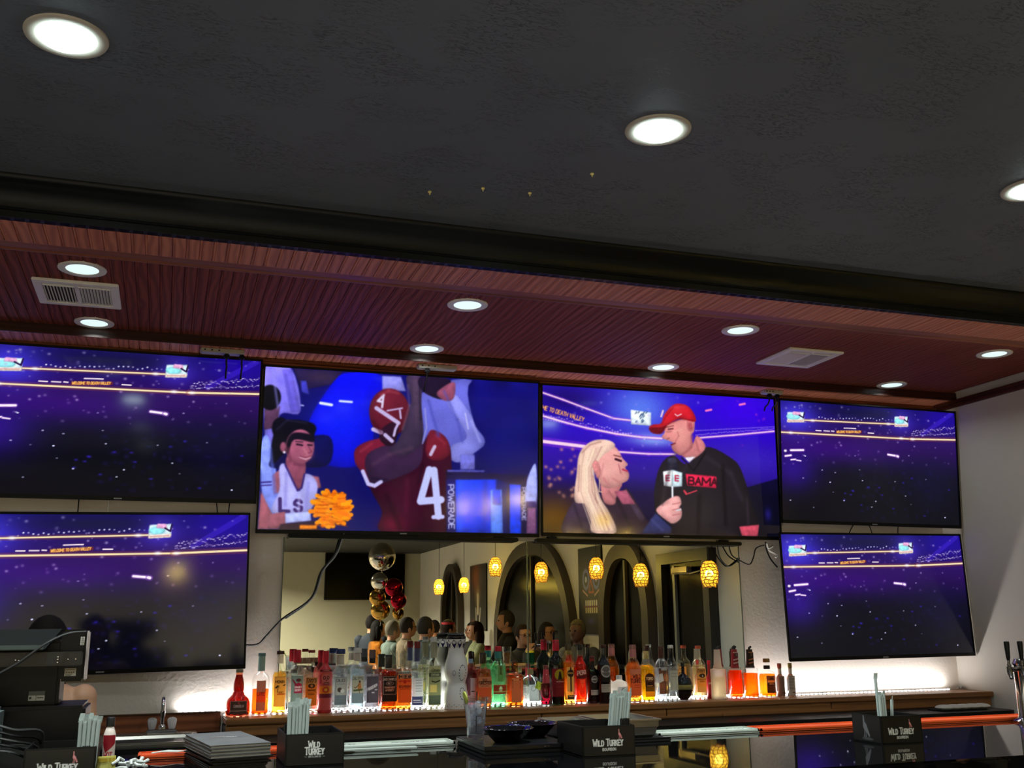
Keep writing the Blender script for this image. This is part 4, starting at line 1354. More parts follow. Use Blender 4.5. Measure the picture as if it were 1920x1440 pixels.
def bottle(label, x, H, W, prof, gm, liq=None, cap=None, labels=(), neck=None, sq=2.0, sy=1.0, y=None, name='liquor_bottle', cat='bottle', group=None, fl=0.0, fn=0, collar=None):
    H -= .006
    if y is None:
        y = -(.053 + W / 2)
    y0 = -.09
    for it in range(30):
        if all(math.hypot(x - px, (y - py)) > (W + pw) / 2 * 1.03 for px, py, pw in PLACED):
            break
        y -= .006
    x = x * (5 + y) / (5 + y0)
    PLACED.append((x, y, W))
    t = thing(name, label, cat, (x, y, ZSH), 0, group)
    r = W / 2
    P = [(max(a * r, .0005), z * H) for a, z in PROF[prof]]
    MB().lathe(P, n=32, sq=sq, sy=sy, flute=fl, fn=fn, cap=False).build('glass_body', gm, t, ang=45)
    if liq:
        lm, lev = liq
        Q = [(max(a * .93, .0005), max(z, .008)) for a, z in P if z < lev * H]
        nx = [q for q in P if q[1] >= lev * H]
        if nx and Q:
            pz, pr_ = Q[-1][1], Q[-1][0]
            f = (lev * H - pz) / max(1e-6, nx[0][1] - pz)
            rr = pr_ + (nx[0][0] * .93 - pr_) * max(0, min(1, f))
            Q += [(rr, lev * H), (.0005, lev * H)]
        MB().lathe(Q, n=28, sq=sq, sy=sy, cap=False).build('drink', lm, t, ang=45)
    if cap:
        z0, z1, cr, cm = cap[:4]
        cc = cr * r
        MB().lathe([(.0005, z0 * H), (cc, z0 * H), (cc * 1.02, z0 * H + .002), (cc, z1 * H - .003), (cc * .93, z1 * H), (.0005, z1 * H)], n=24, flute=.02, fn=12, cap=False).build('cap', cm, t)
    if neck:
        z0, z1, r0, r1, nm = neck
        MB().lathe([(r0 * r, z0 * H), (r1 * r, z1 * H)], n=24, cap=False).build('neck_foil', nm, t)
    if collar:
        z0, z1, r0, cm = collar
        MB().lathe([(r0 * r, z0 * H), (r0 * r * 1.04, (z0 + z1) / 2 * H), (r0 * r, z1 * H)], n=20, cap=False).build('collar', cm, t)
    for L in labels:
        z0, z1, wf, bg, items = L[:5]
        lh, lw = (z1 - z0) * H, wf * W
        rad = None if sq > 3 else r * (L[5] if len(L) > 5 else 1.0) + .0007
        p = lab(lw, lh, bg, items)
        o = put('paper_label', p.mesh('paper_label', lw, lh, LAB, radius=rad), t)
        o.location = (0, 0 if rad else -r * sy - .0008, (z0 + z1) / 2 * H)
    return t


c_red = pm('red_cap', (196, 22, 50), .35)
c_dred = pm('dark_red_cap', (120, 26, 34), .35)
c_blk = pm('black_cap', (16, 15, 16), .35)
c_blue = pm('blue_cap', (34, 56, 110), .35)
c_wht = pm('pale_cap', (222, 224, 220), .4)
c_clr = liquid('smoky_pourer', (150, 150, 156), .6)
c_yel = pm('mustard_cap', (168, 148, 70), .4)
c_org = pm('orange_cap', (196, 84, 52), .4)
c_brn = pm('brown_cap', (66, 28, 22), .4)
foil_w = pm('paper_neck_band', (206, 196, 180), .5)
foil_t = pm('clear_tape_neck', (150, 178, 168), .35)
foil_p = pm('pink_foil', (190, 120, 120), .35)
foil_s = pm('slate_foil', (130, 140, 160), .3, .3)
WH, BK = (240, 238, 232), (20, 16, 16)
S_ = lambda n, c, x=.5, y0=.3, h=.09, dy=.15: [('t', w, x, y0 + i * dy, h, c, {'wt': .2}) for i, w in enumerate(n)]

bottle('round amber-red orange liqueur bottle with a long neck, first bottle on the shelf', .349, .209, .108, 'bell', glass('rose_amber_glass', (232, 140, 100)), (LQ((130, 26, 16)), .88), (.93, 1.0, .30, pm('cork_grey', (120, 118, 96), .5)),
       [(.06, .34, .74, (84, 66, 58), [('r', 0, 0, 1, .03, (220, 190, 170)), ('r', 0, .5, 1, .54, (220, 190, 170)), ('r', 0, 0, .03, .6, (220, 190, 170)), ('r', .97, 0, 1, .6, (220, 190, 170)), ('t', 'CordBleu', .5, .34, .13, WH, {'slant': .25, 'wt': .14, 'cw': .5}), ('e', .5, .12, .05, .05, (200, 70, 50))])])
bottle('clear bottle with a spiral taped neck, half full of orange liqueur', .445, .277, .077, 'tall', CLEAR, (LQ((240, 104, 20)), .42), (.95, 1.0, .44, pm('teal_cap', (96, 124, 128), .4)),
       [(.08, .56, .55, (176, 138, 118), [('r', 0, 0, 1, .04, (205, 180, 165)), ('r', .0, 1.2, 1, 2.2, (222, 96, 40)), ('t', 'LITE', .5, 1.5, .3, (110, 36, 16), {'wt': .2})])], (.71, .95, .42, .41, foil_t))
bottle('bottle of golden honey syrup with a palm tree label and dark brown cap', .528, .285, .066, 'slope', CLEAR, (LQ((252, 206, 96), .5), .66), (.945, 1.0, .52, c_brn),
       [(.13, .60, .86, (246, 196, 104), [('r', 0, 0, 1, .12, (228, 178, 96)), ('t', 'MONIN', .5, .52, .2, (84, 46, 20), {'wt': .2}), ('l', [(.3, 1.2), (.36, .75)], .05, (70, 40, 16)), ('p', [(.1, .86), (.3, .68), (.5, .74), (.36, .76), (.52, .9), (.34, .8), (.2, .95)], (60, 44, 18)), ('p', [(.7, .7), (.95, .6), (1, .7), (.8, .75)], (60, 44, 18)), ('r', .3, 1.3, 1, 1.42, (206, 110, 40)), ('t', 'HONEY', .6, 1.28, .12, (120, 60, 20), {'wt': .2})])], (.80, .94, .46, .44, liquid('glass_neck', (220, 214, 205), .5)))
bottle('clear vodka bottle with a bright red cap, behind the left paper straws', .604, .289, .074, 'std', CLEAR, (LQ((238, 244, 240), .25), .60), (.80, 1.0, .46, c_red),
       [(.12, .60, .8, (136, 158, 146), [('p', [(.08, .3), (.2, .3), (.6, .8), (.5, .95)], (150, 40, 60)), ('e', .6, .35, .2, .12, (90, 40, 44)), ('p', [(.3, .7), (.6, .5), (.9, .7), (.92, 1.3), (.28, 1.3)], (176, 34, 70)), ('t', 'GINGER', .6, .93, .13, WH, {'wt': .22}), ('t', 'BERRY', .6, 1.15, .13, WH, {'wt': .22})])])
bottle('copper-labelled vodka bottle with a clear neck and small red cap, left of the skull bottle', .670, .288, .070, 'std', CLEAR, (LQ((250, 224, 196), .3), .64), (.955, 1.0, .44, c_dred),
       [(.135, .57, .84, (232, 122, 30), [('r', 0, 0, 1, .55, (200, 136, 72)), ('t', "Tito's", .5, .36, .3, (60, 26, 10), {'slant': .25, 'wt': .17, 'cw': .5}), ('e', .5, .62, .27, .17, (56, 22, 10)), ('e', .5, .62, .1, .1, (190, 130, 70)), ('t', 'Handmade', .5, 1.0, .15, (70, 26, 8), {'slant': .25, 'wt': .16, 'cw': .5}), ('r', .1, 1.08, .9, 1.1, (120, 50, 10)), ('t', 'VODKA', .5, 1.28, .12, (96, 40, 10), {'wt': .2})])])
bottle('red bottle with a sugar skull sleeve and glossy red cap', .735, .282, .066, 'std', pm('red_sleeve', (206, 56, 62), .35), None, (.80, 1.0, .42, c_red),
       [(.05, .70, 1.0, (226, 96, 92), [('r', 0, 0, 1, .16, (120, 24, 30)), ('t', 'TAMARIND', .5, .13, .1, (235, 150, 140), {'wt': .2, 'cw': .5}), ('e', .5, .62, .34, .34, (240, 128, 120)), ('e', .38, .56, .1, .13, (90, 20, 24)), ('e', .64, .56, .1, .13, (90, 20, 24)), ('e', .38, .56, .05, .07, (244, 140, 120)), ('e', .64, .56, .05, .07, (244, 140, 120)), ('p', [(.46, .78), (.51, .66), (.57, .78)], (80, 16, 20)), ('r', .34, .86, .7, .9, (90, 20, 24)), ('r', .3, .96, .74, 1.0, (90, 20, 24)), ('r', 0, 1.12, 1, 1.62, (250, 150, 30)), ('e', .5, 1.36, .24, .2, (226, 70, 40)), ('e', .5, 1.36, .12, .1, (255, 190, 60)), ('r', 0, 1.62, 1, 1.9, (128, 24, 54)), ('p', [(.0, .4), (.16, .3), (.2, .9), (.0, 1.0)], (180, 40, 60))], 1.0)])
bottle('clear rum bottle with a blue cap and grey coconut label', .804, .290, .074, 'slope', CLEAR, (LQ((240, 246, 246), .2), .70), (.92, 1.0, .56, c_blue),
       [(.13, .56, .82, (120, 132, 136), [('r', .06, .06, .94, 1.3, (188, 188, 176)), ('t', 'CALICO', .5, .34, .2, (70, 74, 78), {'wt': .16, 'cw': .5}), ('r', .2, .48, .8, .52, (110, 112, 112)), ('e', .4, .92, .17, .17, (84, 70, 60)), ('e', .62, 1.0, .16, .14, (226, 224, 214)), ('r', 0, 1.3, 1, 1.6, (120, 132, 136))])], (.75, .91, .47, .45, foil_w))
bottle('clear rum bottle with a pale cap and a dancing woman on its label', .884, .294, .072, 'std', CLEAR, (LQ((222, 240, 246), .3), .66), (.92, 1.0, .50, c_wht),
       [(.14, .56, .86, (130, 140, 140), [('r', .03, 0, .97, 1.22, (196, 186, 156)), ('t', "CALYPSO", .5, .28, .2, (80, 86, 88), {'wt': .16, 'cw': .5}), ('e', .6, .42, .07, .1, (70, 40, 24)), ('p', [(.5, .52), (.68, .5), (.78, 1.0), (.44, 1.0)], (196, 120, 60)), ('l', [(.55, .62), (.3, .86), (.2, .8)], .06, (120, 70, 30)), ('p', [(.1, .98), (.9, .92), (.85, 1.06), (.15, 1.1)], (74, 84, 48)), ('l', [(.58, 1.0), (.6, 1.2)], .05, (120, 70, 30))])], (.79, .91, .42, .40, foil_w))
bottle('clear bottle with a slate label, slanting white script and grey stopper', .954, .285, .070, 'std', CLEAR, (LQ((232, 232, 240), .25), .60), (.86, 1.0, .44, c_clr),
       [(.15, .57, .9, (98, 92, 98), [('t', 'Margerum', .46, .86, .22, WH, {'slant': .2, 'wt': .2, 'rot': -.45, 'cw': .42}), ('r', .62, .92, .84, .99, WH), ('r', .4, 1.1, .6, 1.18, WH)])], collar=(.78, .86, .40, c_blk))
bottle('square bottle of dark whiskey with a black label and black cap', 1.032, .262, .075, 'square', CLEAR, (LQ((186, 76, 12)), .70), (.75, .99, .46, c_blk),
       [(.17, .62, .92, (26, 16, 14), [('l', [(.08, .06), (.92, .06), (.92, 1.2), (.08, 1.2), (.08, .06)], .03, (170, 160, 150)), ('t', 'JACK DANIELS', .5, .3, .13, (226, 220, 210), {'wt': .2, 'cw': .5}), ('e', .5, .5, .26, .13, (160, 150, 142)), ('e', .5, .5, .22, .1, (30, 20, 18)), ('t', 'No.1', .5, .54, .1, WH, {'wt': .2}), ('t', 'TENNESSEE', .5, .82, .1, (230, 200, 170), {'wt': .22}), ('t', 'WHISKEY', .5, .99, .11, (230, 200, 170), {'wt': .22})])], sq=4.5)
bottle('orange bourbon bottle with a clear glass stopper, right of the black label whiskey', 1.104, .276, .071, 'square', CLEAR, (LQ((250, 150, 50), .45), .50), (.74, .99, .42, glass('clear_stopper', (236, 238, 236), .9)),
       [(.14, .62, .9, (238, 112, 44), [('r', 0, 0, 1, .36, (216, 170, 142)), ('t', 'JIM BEAM', .5, .34, .24, (50, 20, 12), {'wt': .2, 'cw': .5}), ('e', .5, .56, .13, .13, (196, 40, 24)), ('p', [(.05, .5), (.35, .46), (.35, .56), (.1, .6)], (206, 50, 30)), ('p', [(.95, .5), (.65, .46), (.65, .56), (.9, .6)], (206, 50, 30)), ('t', 'BOURBON', .5, .98, .15, (96, 30, 10), {'wt': .2}), ('r', .15, 1.06, .85, 1.09, (150, 50, 16))])], sq=4.5)
bottle('tall clear bottle with a white and navy label and dark blue neck', 1.170, .319, .064, 'tall', CLEAR, (LQ((242, 246, 248), .2), .55), (.90, 1.0, .46, c_dred),
       [(.07, .46, .96, (228, 234, 230), [('r', 0, 1.35, 1, 2.0, (64, 72, 108)), ('r', .3, .15, .9, .18, (120, 130, 130)), ('r', .3, .35, .8, .38, (120, 130, 130)), ('r', .3, .55, .9, .58, (120, 130, 130)), ('r', .3, .75, .7, .78, (120, 130, 130)), ('r', .3, .95, .85, .98, (120, 130, 130)), ('r', .1, 1.6, .7, 1.64, WH), ('r', .1, 1.75, .8, 1.79, WH)])], (.70, .90, .42, .42, pm('navy_band', (70, 78, 116), .4)))
bottle('tall clear bottle with an olive label and ribbed stopper, left of the ceramic decanter', 1.252, .338, .076, 'tall', CLEAR, (LQ((238, 240, 206), .25), .52), (.93, 1.0, .40, c_wht),
       [(.06, .60, .88, (150, 156, 120), [('p', [(0, 0), (1, .0), (1, .25), (0, .3)], (190, 190, 150)), ('t', 'Gran', .5, .42, .22, (60, 64, 40), {'slant': .25, 'wt': .14}), ('r', .0, .5, 1, .74, (56, 62, 54)), ('t', 'CENTENARIO', .5, .69, .13, (200, 200, 170), {'wt': .18, 'cw': .4}), ('p', [(.2, 1.0), (.5, 1.08), (.9, .94), (.86, 1.06), (.5, 1.16), (.25, 1.1)], (40, 30, 20)), ('r', .1, 1.3, .6, 1.8, (226, 206, 130)), ('r', 0, 2.0, 1, 2.6, (90, 104, 92))])], collar=(.71, .92, .42, liquid('ribbed_neck', (206, 200, 180), .5)))

# white ceramic decanter with a bell stopper and painted petals
x, W, H = 1.357, .118, .353
t = thing('ceramic_decanter', 'tall white ceramic decanter painted with dark blue petals and flowers', 'decanter', (x, -.114, ZSH))
PLACED.append((x, -.114, W))
M_CER = pm('white_ceramic', (236, 237, 238), .12, spec=.6)
r = W / 2
body = [(0.0005, .003), (.92, 0), (.96, .02), (.98, .10), (.95, .20), (.82, .29), (.75, .325), (.76, .35), (.90, .42), (.97, .50), (.92, .58), (.78, .66), (.66, .73), (.62, .78), (.60, .80)]
MB().lathe([(max(a * r, .0005), z * H) for a, z in body], n=40, cap=False).build('body', M_CER, t, ang=60)
cup = [(.60, .80), (.64, .82), (.72, .86), (.80, .905), (.79, .91), (.5, .912)]
MB().lathe([(a * r, z * H) for a, z in cup], n=40, cap=False).build('neck_cup', M_CER, t, ang=60)
q = MB().lathe([(.76 * r, .91 * H), (.80 * r, .925 * H), (.78 * r, .95 * H), (.3 * r, .965 * H), (.0005, .966 * H)], n=40, cap=False)
for i in range(7):
    a = i * 2 * PI / 7
    q.ell((.42 * r * math.cos(a), .42 * r * math.sin(a), .965 * H), (.3 * r, .3 * r, .03 * H), 12, 8)
q.build('stopper', pm('dark_silver', (70, 70, 74), .18, .9), t)
q = MB()
navy = pm('navy_glaze', (40, 38, 86), .15)
for i in range(9):
    a0 = i * PI / 4.5
    vs = []
    for (da, z) in ((-.30, .865), (0, .785), (.30, .865), (0, .905)):
        rr = (np.interp(z, [.78, .80, .82, .86, .905], [.62, .61, .64, .72, .80])) * r + .0008
        vs.append((rr * math.cos(a0 + da), rr * math.sin(a0 + da), z * H))
    q.add(vs, [(0, 1, 2, 3)])
q.build('petal_band', navy, t, smooth=False)
q = MB()
for (ac, zc, rx, rz, n_) in ((-1.25, .47, .26, .10, 16), (-1.25, .20, .20, .075, 12)):
    for i in range(n_):
        th = 2 * PI * i / n_
        a, z = ac + rx * math.cos(th) * 1.3, zc + rz * math.sin(th)
        rr = np.interp(z, [q_[1] for q_ in body], [q_[0] for q_ in body]) * r + .0006
        e = .05
        q.add([(rr * math.cos(a - e), rr * math.sin(a - e), z * H), (rr * math.cos(a), rr * math.sin(a), z * H - .004), (rr * math.cos(a + e), rr * math.sin(a + e), z * H), (rr * math.cos(a), rr * math.sin(a), z * H + .004)], [(0, 1, 2, 3)])
for i in range(8):
    th = i * PI / 4
    a, z = -2.0 + .13 * math.cos(th), .47 + .03 * math.sin(th)
    rr = .97 * r + .0006
    q.add([(rr * math.cos(a - .03), rr * math.sin(a - .03), z * H), (rr * math.cos(a), rr * math.sin(a), z * H - .003), (rr * math.cos(a + .03), rr * math.sin(a + .03), z * H), (rr * math.cos(a), rr * math.sin(a), z * H + .003)], [(0, 1, 2, 3)])
for i in range(14):
    a, z = -2.6 + i * .2, .04 + .02 * (i % 2)
    rr = .985 * r + .0006
    q.add([(rr * math.cos(a - .03), rr * math.sin(a - .03), z * H), (rr * math.cos(a), rr * math.sin(a), z * H - .003), (rr * math.cos(a + .03), rr * math.sin(a + .03), z * H), (rr * math.cos(a), rr * math.sin(a), z * H + .003)], [(0, 1, 2, 3)])
q.build('painted_flowers', navy, t, smooth=False)

bottle('mauve bottle with a dark pour spout, just behind the whisky right of the decanter', 1.437, .270, .050, 'slope', glass('mauve_glass', (170, 110, 120)), (LQ((150, 80, 96)), .6), (.90, 1.0, .30, c_blk),
       [(.1, .52, .8, (232, 230, 232), [('r', .0, .0, .3, 2, (150, 110, 120)), ('r', .4, 1.5, .9, 1.6, BK)])], (.78, .86, .46, .44, pm('pale_blue_band', (130, 160, 190), .4)))
bottle('brown whisky bottle with a tan label and black cap, behind the tall water glass', 1.498, .262, .072, 'square', glass('whisky_glass', (236, 190, 150)), (LQ((216, 130, 60)), .7), (.80, 1.0, .42, c_blk),
       [(.08, .56, .92, (206, 146, 108), [('r', 0, .75, 1, 1.4, (216, 112, 64)), ('t', 'OLD', .5, .3, .14, BK, {'wt': .2}), ('t', 'FORESTER', .5, .52, .2, (40, 24, 16), {'wt': .2, 'cw': .5}), ('r', .2, .62, .8, .65, (90, 50, 30))])], sq=4.0)
bottle('bright green gin bottle with a red label band and red cap', 1.577, .291, .080, 'std', GREEN, (LQ((186, 240, 204), .4), .68), (.915, 1.0, .40, c_red),
       [(.215, .37, .92, (176, 54, 40), [('r', 0, 0, 1, .05, (210, 170, 110)), ('r', 0, .42, 1, .48, (210, 170, 110)), ('p', [(.38, .3), (.42, .16), (.5, .1), (.58, .16), (.62, .3)], (236, 226, 200)), ('t', 'GIN', .5, .42, .1, WH, {'wt': .2})]),
        (.42, .68, .38, (122, 160, 98), [('p', [(.3, .1), (.6, .05), (.7, .4), (.6, .9), (.75, 1.4), (.3, 1.4), (.4, .8)], (96, 92, 50)), ('l', [(.2, .3), (.8, .3)], .08, (140, 120, 70))])], (.80, .91, .43, .41, pm('teal_neck', (40, 130, 124), .4)))
bottle('square amber orange liqueur bottle with a tan label and thin neck', 1.657, .220, .080, 'square', AMBER, (LQ((240, 150, 60)), .66), (.80, 1.0, .24, c_brn),
       [(.10, .63, .62, (204, 142, 92), [('p', [(.05, .16), (.95, .1), (.95, .26), (.05, .34)], (150, 64, 24)), ('t', 'ORANGE', .5, .27, .13, (250, 220, 150), {'wt': .2, 'rot': -.08})] + [('r', .08, .42 + i * .12, .16, .48 + i * .12, (90, 40, 20)) for i in range(5)] + [('r', .84, .42 + i * .12, .92, .48 + i * .12, (90, 40, 20)) for i in range(5)])], sq=6)
tq = bottle('short clear tequila bottle with a lime green tag on its neck', 1.743, .180, .084, 'squat', CLEAR, (LQ((240, 246, 240), .25), .5), (.86, 1.0, .36, pm('cork', (150, 140, 96), .6)),
       [(.14, .58, .5, (206, 220, 222), [('e', .5, .42, .3, .32, (150, 170, 176)), ('e', .5, .42, .2, .22, (216, 226, 228)), ('t', 'P', .5, .5, .2, (110, 130, 140), {'wt': .14})])], sq=3.6)
tagp = lab(.026, .034, (176, 196, 60), [('r', .1, .2, .9, .26, (120, 140, 30)), ('r', .1, .45, .9, .5, (120, 140, 30)), ('r', .1, .7, .9, .75, (120, 140, 30))], 20)
o = put('paper_tag', tagp.mesh('paper_tag', .028, .036, LAB), tq, 'lime green paper tag')
o.location = (.027, -.046, .096)
o.rotation_euler = (0, .42, 0)
MB().tube([(.005, -.012, .145), (.02, -.035, .13), (.03, -.046, .116)], .001, 5).build('ribbon', c_blk, tq)
bottle('deep red grenadine bottle with a pink foil neck', 1.826, .197, .060, 'slope', CLEAR, (LQ((120, 8, 28), .3), .55), (.90, 1.0, .36, c_dred), [], (.56, .9, .60, .42, pm('rose_foil', (200, 60, 74), .35)), y=-.14)
bottle('big dark wine bottle with a red foil top and yellow sun label', 1.880, .317, .082, 'std', DARKG, (LQ((30, 24, 12), .2), .6), (.83, 1.0, .40, c_red),
       [(.13, .56, .88, (150, 22, 34), [('e', .55, .42, .36, .36, (206, 180, 40)), ('p', [(.4, .75), (.5, .3), (.64, .3), (.74, .75)], (40, 20, 24)), ('e', .56, .28, .07, .07, (50, 30, 24)), ('r', .3, .85, .9, .9, (220, 180, 170)), ('r', .3, 1.2, .9, 1.22, (210, 90, 90))])])
bottle('slim faceted golden liqueur bottle with a dark medallion', 1.946, .295, .062, 'flute', glass('pale_gold_glass', (255, 226, 150)), (LQ((255, 214, 120), .4), .7), (.90, 1.0, .5, pm('dull_bronze', (84, 74, 56), .4, .6)),
       [(.22, .62, .62, (236, 196, 110), [('r', .4, 0, .6, 3, (60, 46, 20)), ('e', .5, .75, .46, .46, (36, 26, 16)), ('t', 'GERMAIN', .5, .8, .16, (220, 190, 110), {'wt': .2, 'cw': .5})]), (.10, .16, .6, (50, 34, 18), [('r', .15, .1, .85, .2, (220, 190, 110))])], fl=.06, fn=8)
bottle('bright red-orange aperitif bottle with a black cap', 2.009, .294, .061, 'waist', CLEAR, (LQ((255, 62, 14), .5), .80), (.90, 1.0, .44, c_blk),
       [(.42, .57, .98, (90, 18, 22), [('t', 'APEROL', .5, .38, .28, WH, {'wt': .2, 'cw': .55, 'rot': -.16}), ('l', [(0, .1), (1, -.02)], .03, (240, 190, 180))]), (.16, .40, .5, (240, 72, 26), [('p', [(.1, 0), (.9, 0), (.7, 1), (.5, 1.3), (.3, 1)], (250, 120, 70)), ('r', .3, .5, .7, .55, (160, 30, 16))])])
bottle('smaller dark vermouth bottle with a round white label and green shoulder', 2.075, .233, .060, 'std', DARK, (LQ((90, 12, 16), .2), .55), (.90, 1.0, .38, c_dred),
       [(.30, .60, .8, (36, 12, 18), [('e', .5, .42, .36, .36, (206, 200, 192)), ('e', .5, .42, .28, .28, (110, 104, 104)), ('r', .2, .36, .8, .46, (226, 220, 210))]), (.18, .29, .7, (214, 200, 192), [('r', .1, .2, .9, .24, (150, 130, 130))])], collar=(.62, .72, .86, glass('green_band', (60, 190, 90))))
bottle('tall dark vermouth bottle with a large round silver label', 2.138, .290, .067, 'std', DARK, (LQ((70, 12, 14), .2), .55), (.94, 1.0, .40, c_brn),
       [(.36, .66, .96, (26, 14, 16), [('e', .5, .5, .44, .46, (206, 204, 198)), ('e', .5, .5, .34, .36, (120, 116, 112)), ('r', .12, .44, .88, .58, (220, 216, 210)), ('t', 'ROSSO', .5, .55, .1, BK, {'wt': .2})]), (.19, .33, .86, (206, 196, 180), [('r', .1, .15, .9, .2, (150, 130, 110)), ('r', .1, .32, .7, .36, (150, 130, 110))])], (.83, .94, .36, .35, glass('smoky_neck', (150, 130, 130))))
bottle('squat frosted white bottle glowing in front of the middle straws', 2.222, .138, .10, 'squat', FROST, None, (.86, 1.0, .3, c_wht), [(.2, .6, .6, (226, 230, 232), [('e', .5, .32, .2, .2, (130, 130, 140)), ('e', .5, .32, .13, .13, (226, 230, 232))])])
bottle('amber bourbon bottle with an orange label and pink-foiled neck', 2.302, .288, .078, 'slope', CLEAR, (LQ((252, 156, 44), .4), .70), (.93, 1.0, .42, pm('rose_cap', (150, 96, 90), .4)),
       [(.13, .58, .9, (232, 120, 66), [('r', 0, 0, 1, .4, (214, 146, 118)), ('t', 'WILD', .55, .62, .24, (60, 20, 14), {'wt': .17, 'cw': .55, 'serif': .08}), ('t', 'TURKEY', .55, .94, .26, (60, 20, 14), {'wt': .17, 'cw': .5, 'serif': .08}), ('r', .3, 1.08, .8, 1.12, (170, 60, 30)), ('r', .3, 1.24, .8, 1.27, (170, 60, 30))])], (.78, .93, .46, .42, foil_p))
bottle('golden tequila bottle with a dark brown arched label', 2.375, .254, .074, 'square', CLEAR, (LQ((255, 190, 16), .45), .72), (.84, 1.0, .42, pm('gold_cap', (196, 174, 110), .35, .5)),
       [(.10, .56, .70, (236, 168, 20), [('e', .5, .5, .5, .5, (52, 24, 16)), ('r', 0, .45, 1, 1.7, (52, 24, 16)), ('t', 'TORO', .5, .62, .24, WH, {'wt': .16}), ('r', .25, .72, .75, .75, (180, 140, 110)), ('e', .5, .95, .2, .14, (24, 12, 10)), ('r', .2, 1.16, .8, 1.2, (220, 200, 170)), ('r', 0, 1.3, 1, 1.7, (96, 74, 16))])], sq=4.0)
bottle('clear coconut rum bottle with a brown coconut label and dark foil neck', 2.462, .277, .072, 'std', CLEAR, (LQ((232, 240, 244), .25), .6), (.88, 1.0, .38, c_brn),
       [(.13, .60, .86, (104, 62, 40), [('r', 0, 0, 1, .2, (60, 36, 28)), ('t', 'COCONUT', .5, .17, .13, WH, {'wt': .2, 'cw': .5}), ('p', [(0, .5), (.3, .4), (.4, 1.0), (0, 1.2)], (190, 180, 168)), ('e', .64, .75, .26, .36, (170, 92, 40)), ('e', .66, .77, .17, .26, (206, 124, 60)), ('r', 0, 1.25, 1, 1.6, (120, 70, 44))])], (.77, .88, .37, .36, c_brn))
bottle('plain tall clear bottle standing half behind the coconut rum', 2.518, .283, .068, 'slope', CLEAR, (LQ((240, 244, 240), .2), .62), (.945, 1.0, .42, c_wht), [(.2, .55, .7, (196, 196, 178), [('r', .1, .3, .9, .36, (150, 150, 140)), ('r', .1, .6, .9, .66, (150, 150, 140))])], y=-.088)
bottle('round black raspberry liqueur bottle with a gold band', 2.585, .194, .094, 'ball', glass('black_purple_glass', (36, 14, 30)), (LQ((50, 8, 34), .2), .6), (.90, 1.0, .24, c_blk), collar=(.30, .42, 1.01, pm('antique_gold', (150, 146, 96), .35, .6)), y=-.125)
bottle('second copper-labelled vodka bottle with an orange cap, right of the round black bottle', 2.678, .276, .072, 'std', CLEAR, (LQ((252, 226, 170), .35), .64), (.945, 1.0, .42, c_org),
       [(.14, .58, .84, (212, 148, 78), [('t', "Tito's", .45, .34, .27, (60, 36, 16), {'slant': .25, 'wt': .17, 'cw': .5}), ('e', .5, .6, .3, .17, (50, 26, 14)), ('p', [(.46, .68), (.5, .5), (.56, .68)], WH), ('r', 0, .86, 1, .92, (120, 62, 20)), ('r', 0, .92, 1, 1.5, (222, 140, 56)), ('t', 'VODKA', .5, 1.12, .12, (110, 54, 20), {'wt': .2})])])


def pourer(label, x, H, W, lm, lev, nm, spout_paint=None, gm=FROST, bodyc=None):
    t = bottle(label, x, H, W, 'jug', bodyc or CLEAR, (lm, lev) if lm else None, None, name='pour_jug', cat='jug')
    r = W / 2
    h = H - .006
    MB().lathe([(.60 * r, .575 * h), (.62 * r, .59 * h), (.52 * r, .64 * h), (.46 * r, .80 * h), (.42 * r, .93 * h), (.0005, .93 * h)], n=24, cap=False).build('neck', nm, t)
    MB().tube([(0, 0, .92 * h), (0, 0, .95 * h), (.012, 0, .985 * h)], [.008, .007, .005], 10).build('spout', c_blk, t)
    if spout_paint:
        o = put('neck_label', spout_paint.mesh('neck_label', .034, .075, LAB, radius=.53 * r + .001), t)
        o.location = (0, 0, .74 * h)
    return t


def barlab(bg, c2):
    return lab(.034, .075, bg, [('e', .5, .45, .3, .3, (60, 40, 36)), ('t', '3', .5, .6, .3, c2, {'wt': .16}), ('p', [(0, 1.1), (1, .9), (1, 1.1), (0, 1.3)], c2), ('p', [(0, 1.6), (1, 1.4), (1, 1.6), (0, 1.8)], c2), ('r', 0, 0, 1, .14, c2)])


bottle('narrow red syrup bottle tucked left of the white pour jug', 2.738, .20, .034, 'small', pm('red_plastic', (150, 14, 34), .3), None, (.90, 1.0, .5, c_red), [(.12, .5, .8, (190, 24, 44), [('t', 'MIX', .5, .9, .4, WH, {'wt': .18})])], name='syrup_bottle')
pourer('white pour jug of cloudy mixer with a pale neck', 2.790, .275, .078, LQ((216, 206, 172), .8), .42, FROST, bodyc=liquid('cloudy_plastic', (236, 232, 222), .55))
pourer('pour jug of dark orange juice with a red labelled neck', 2.893, .273, .072, LQ((255, 84, 8), .75), .53, pm('red_neck', (150, 30, 44), .35), barlab((150, 30, 50), (226, 200, 190)))
pourer('pour jug of bright orange juice with a dark brown labelled neck', 2.985, .272, .078, LQ((255, 112, 6), .75), .47, pm('brown_neck', (46, 26, 22), .35), barlab((44, 26, 22), (206, 130, 84)))
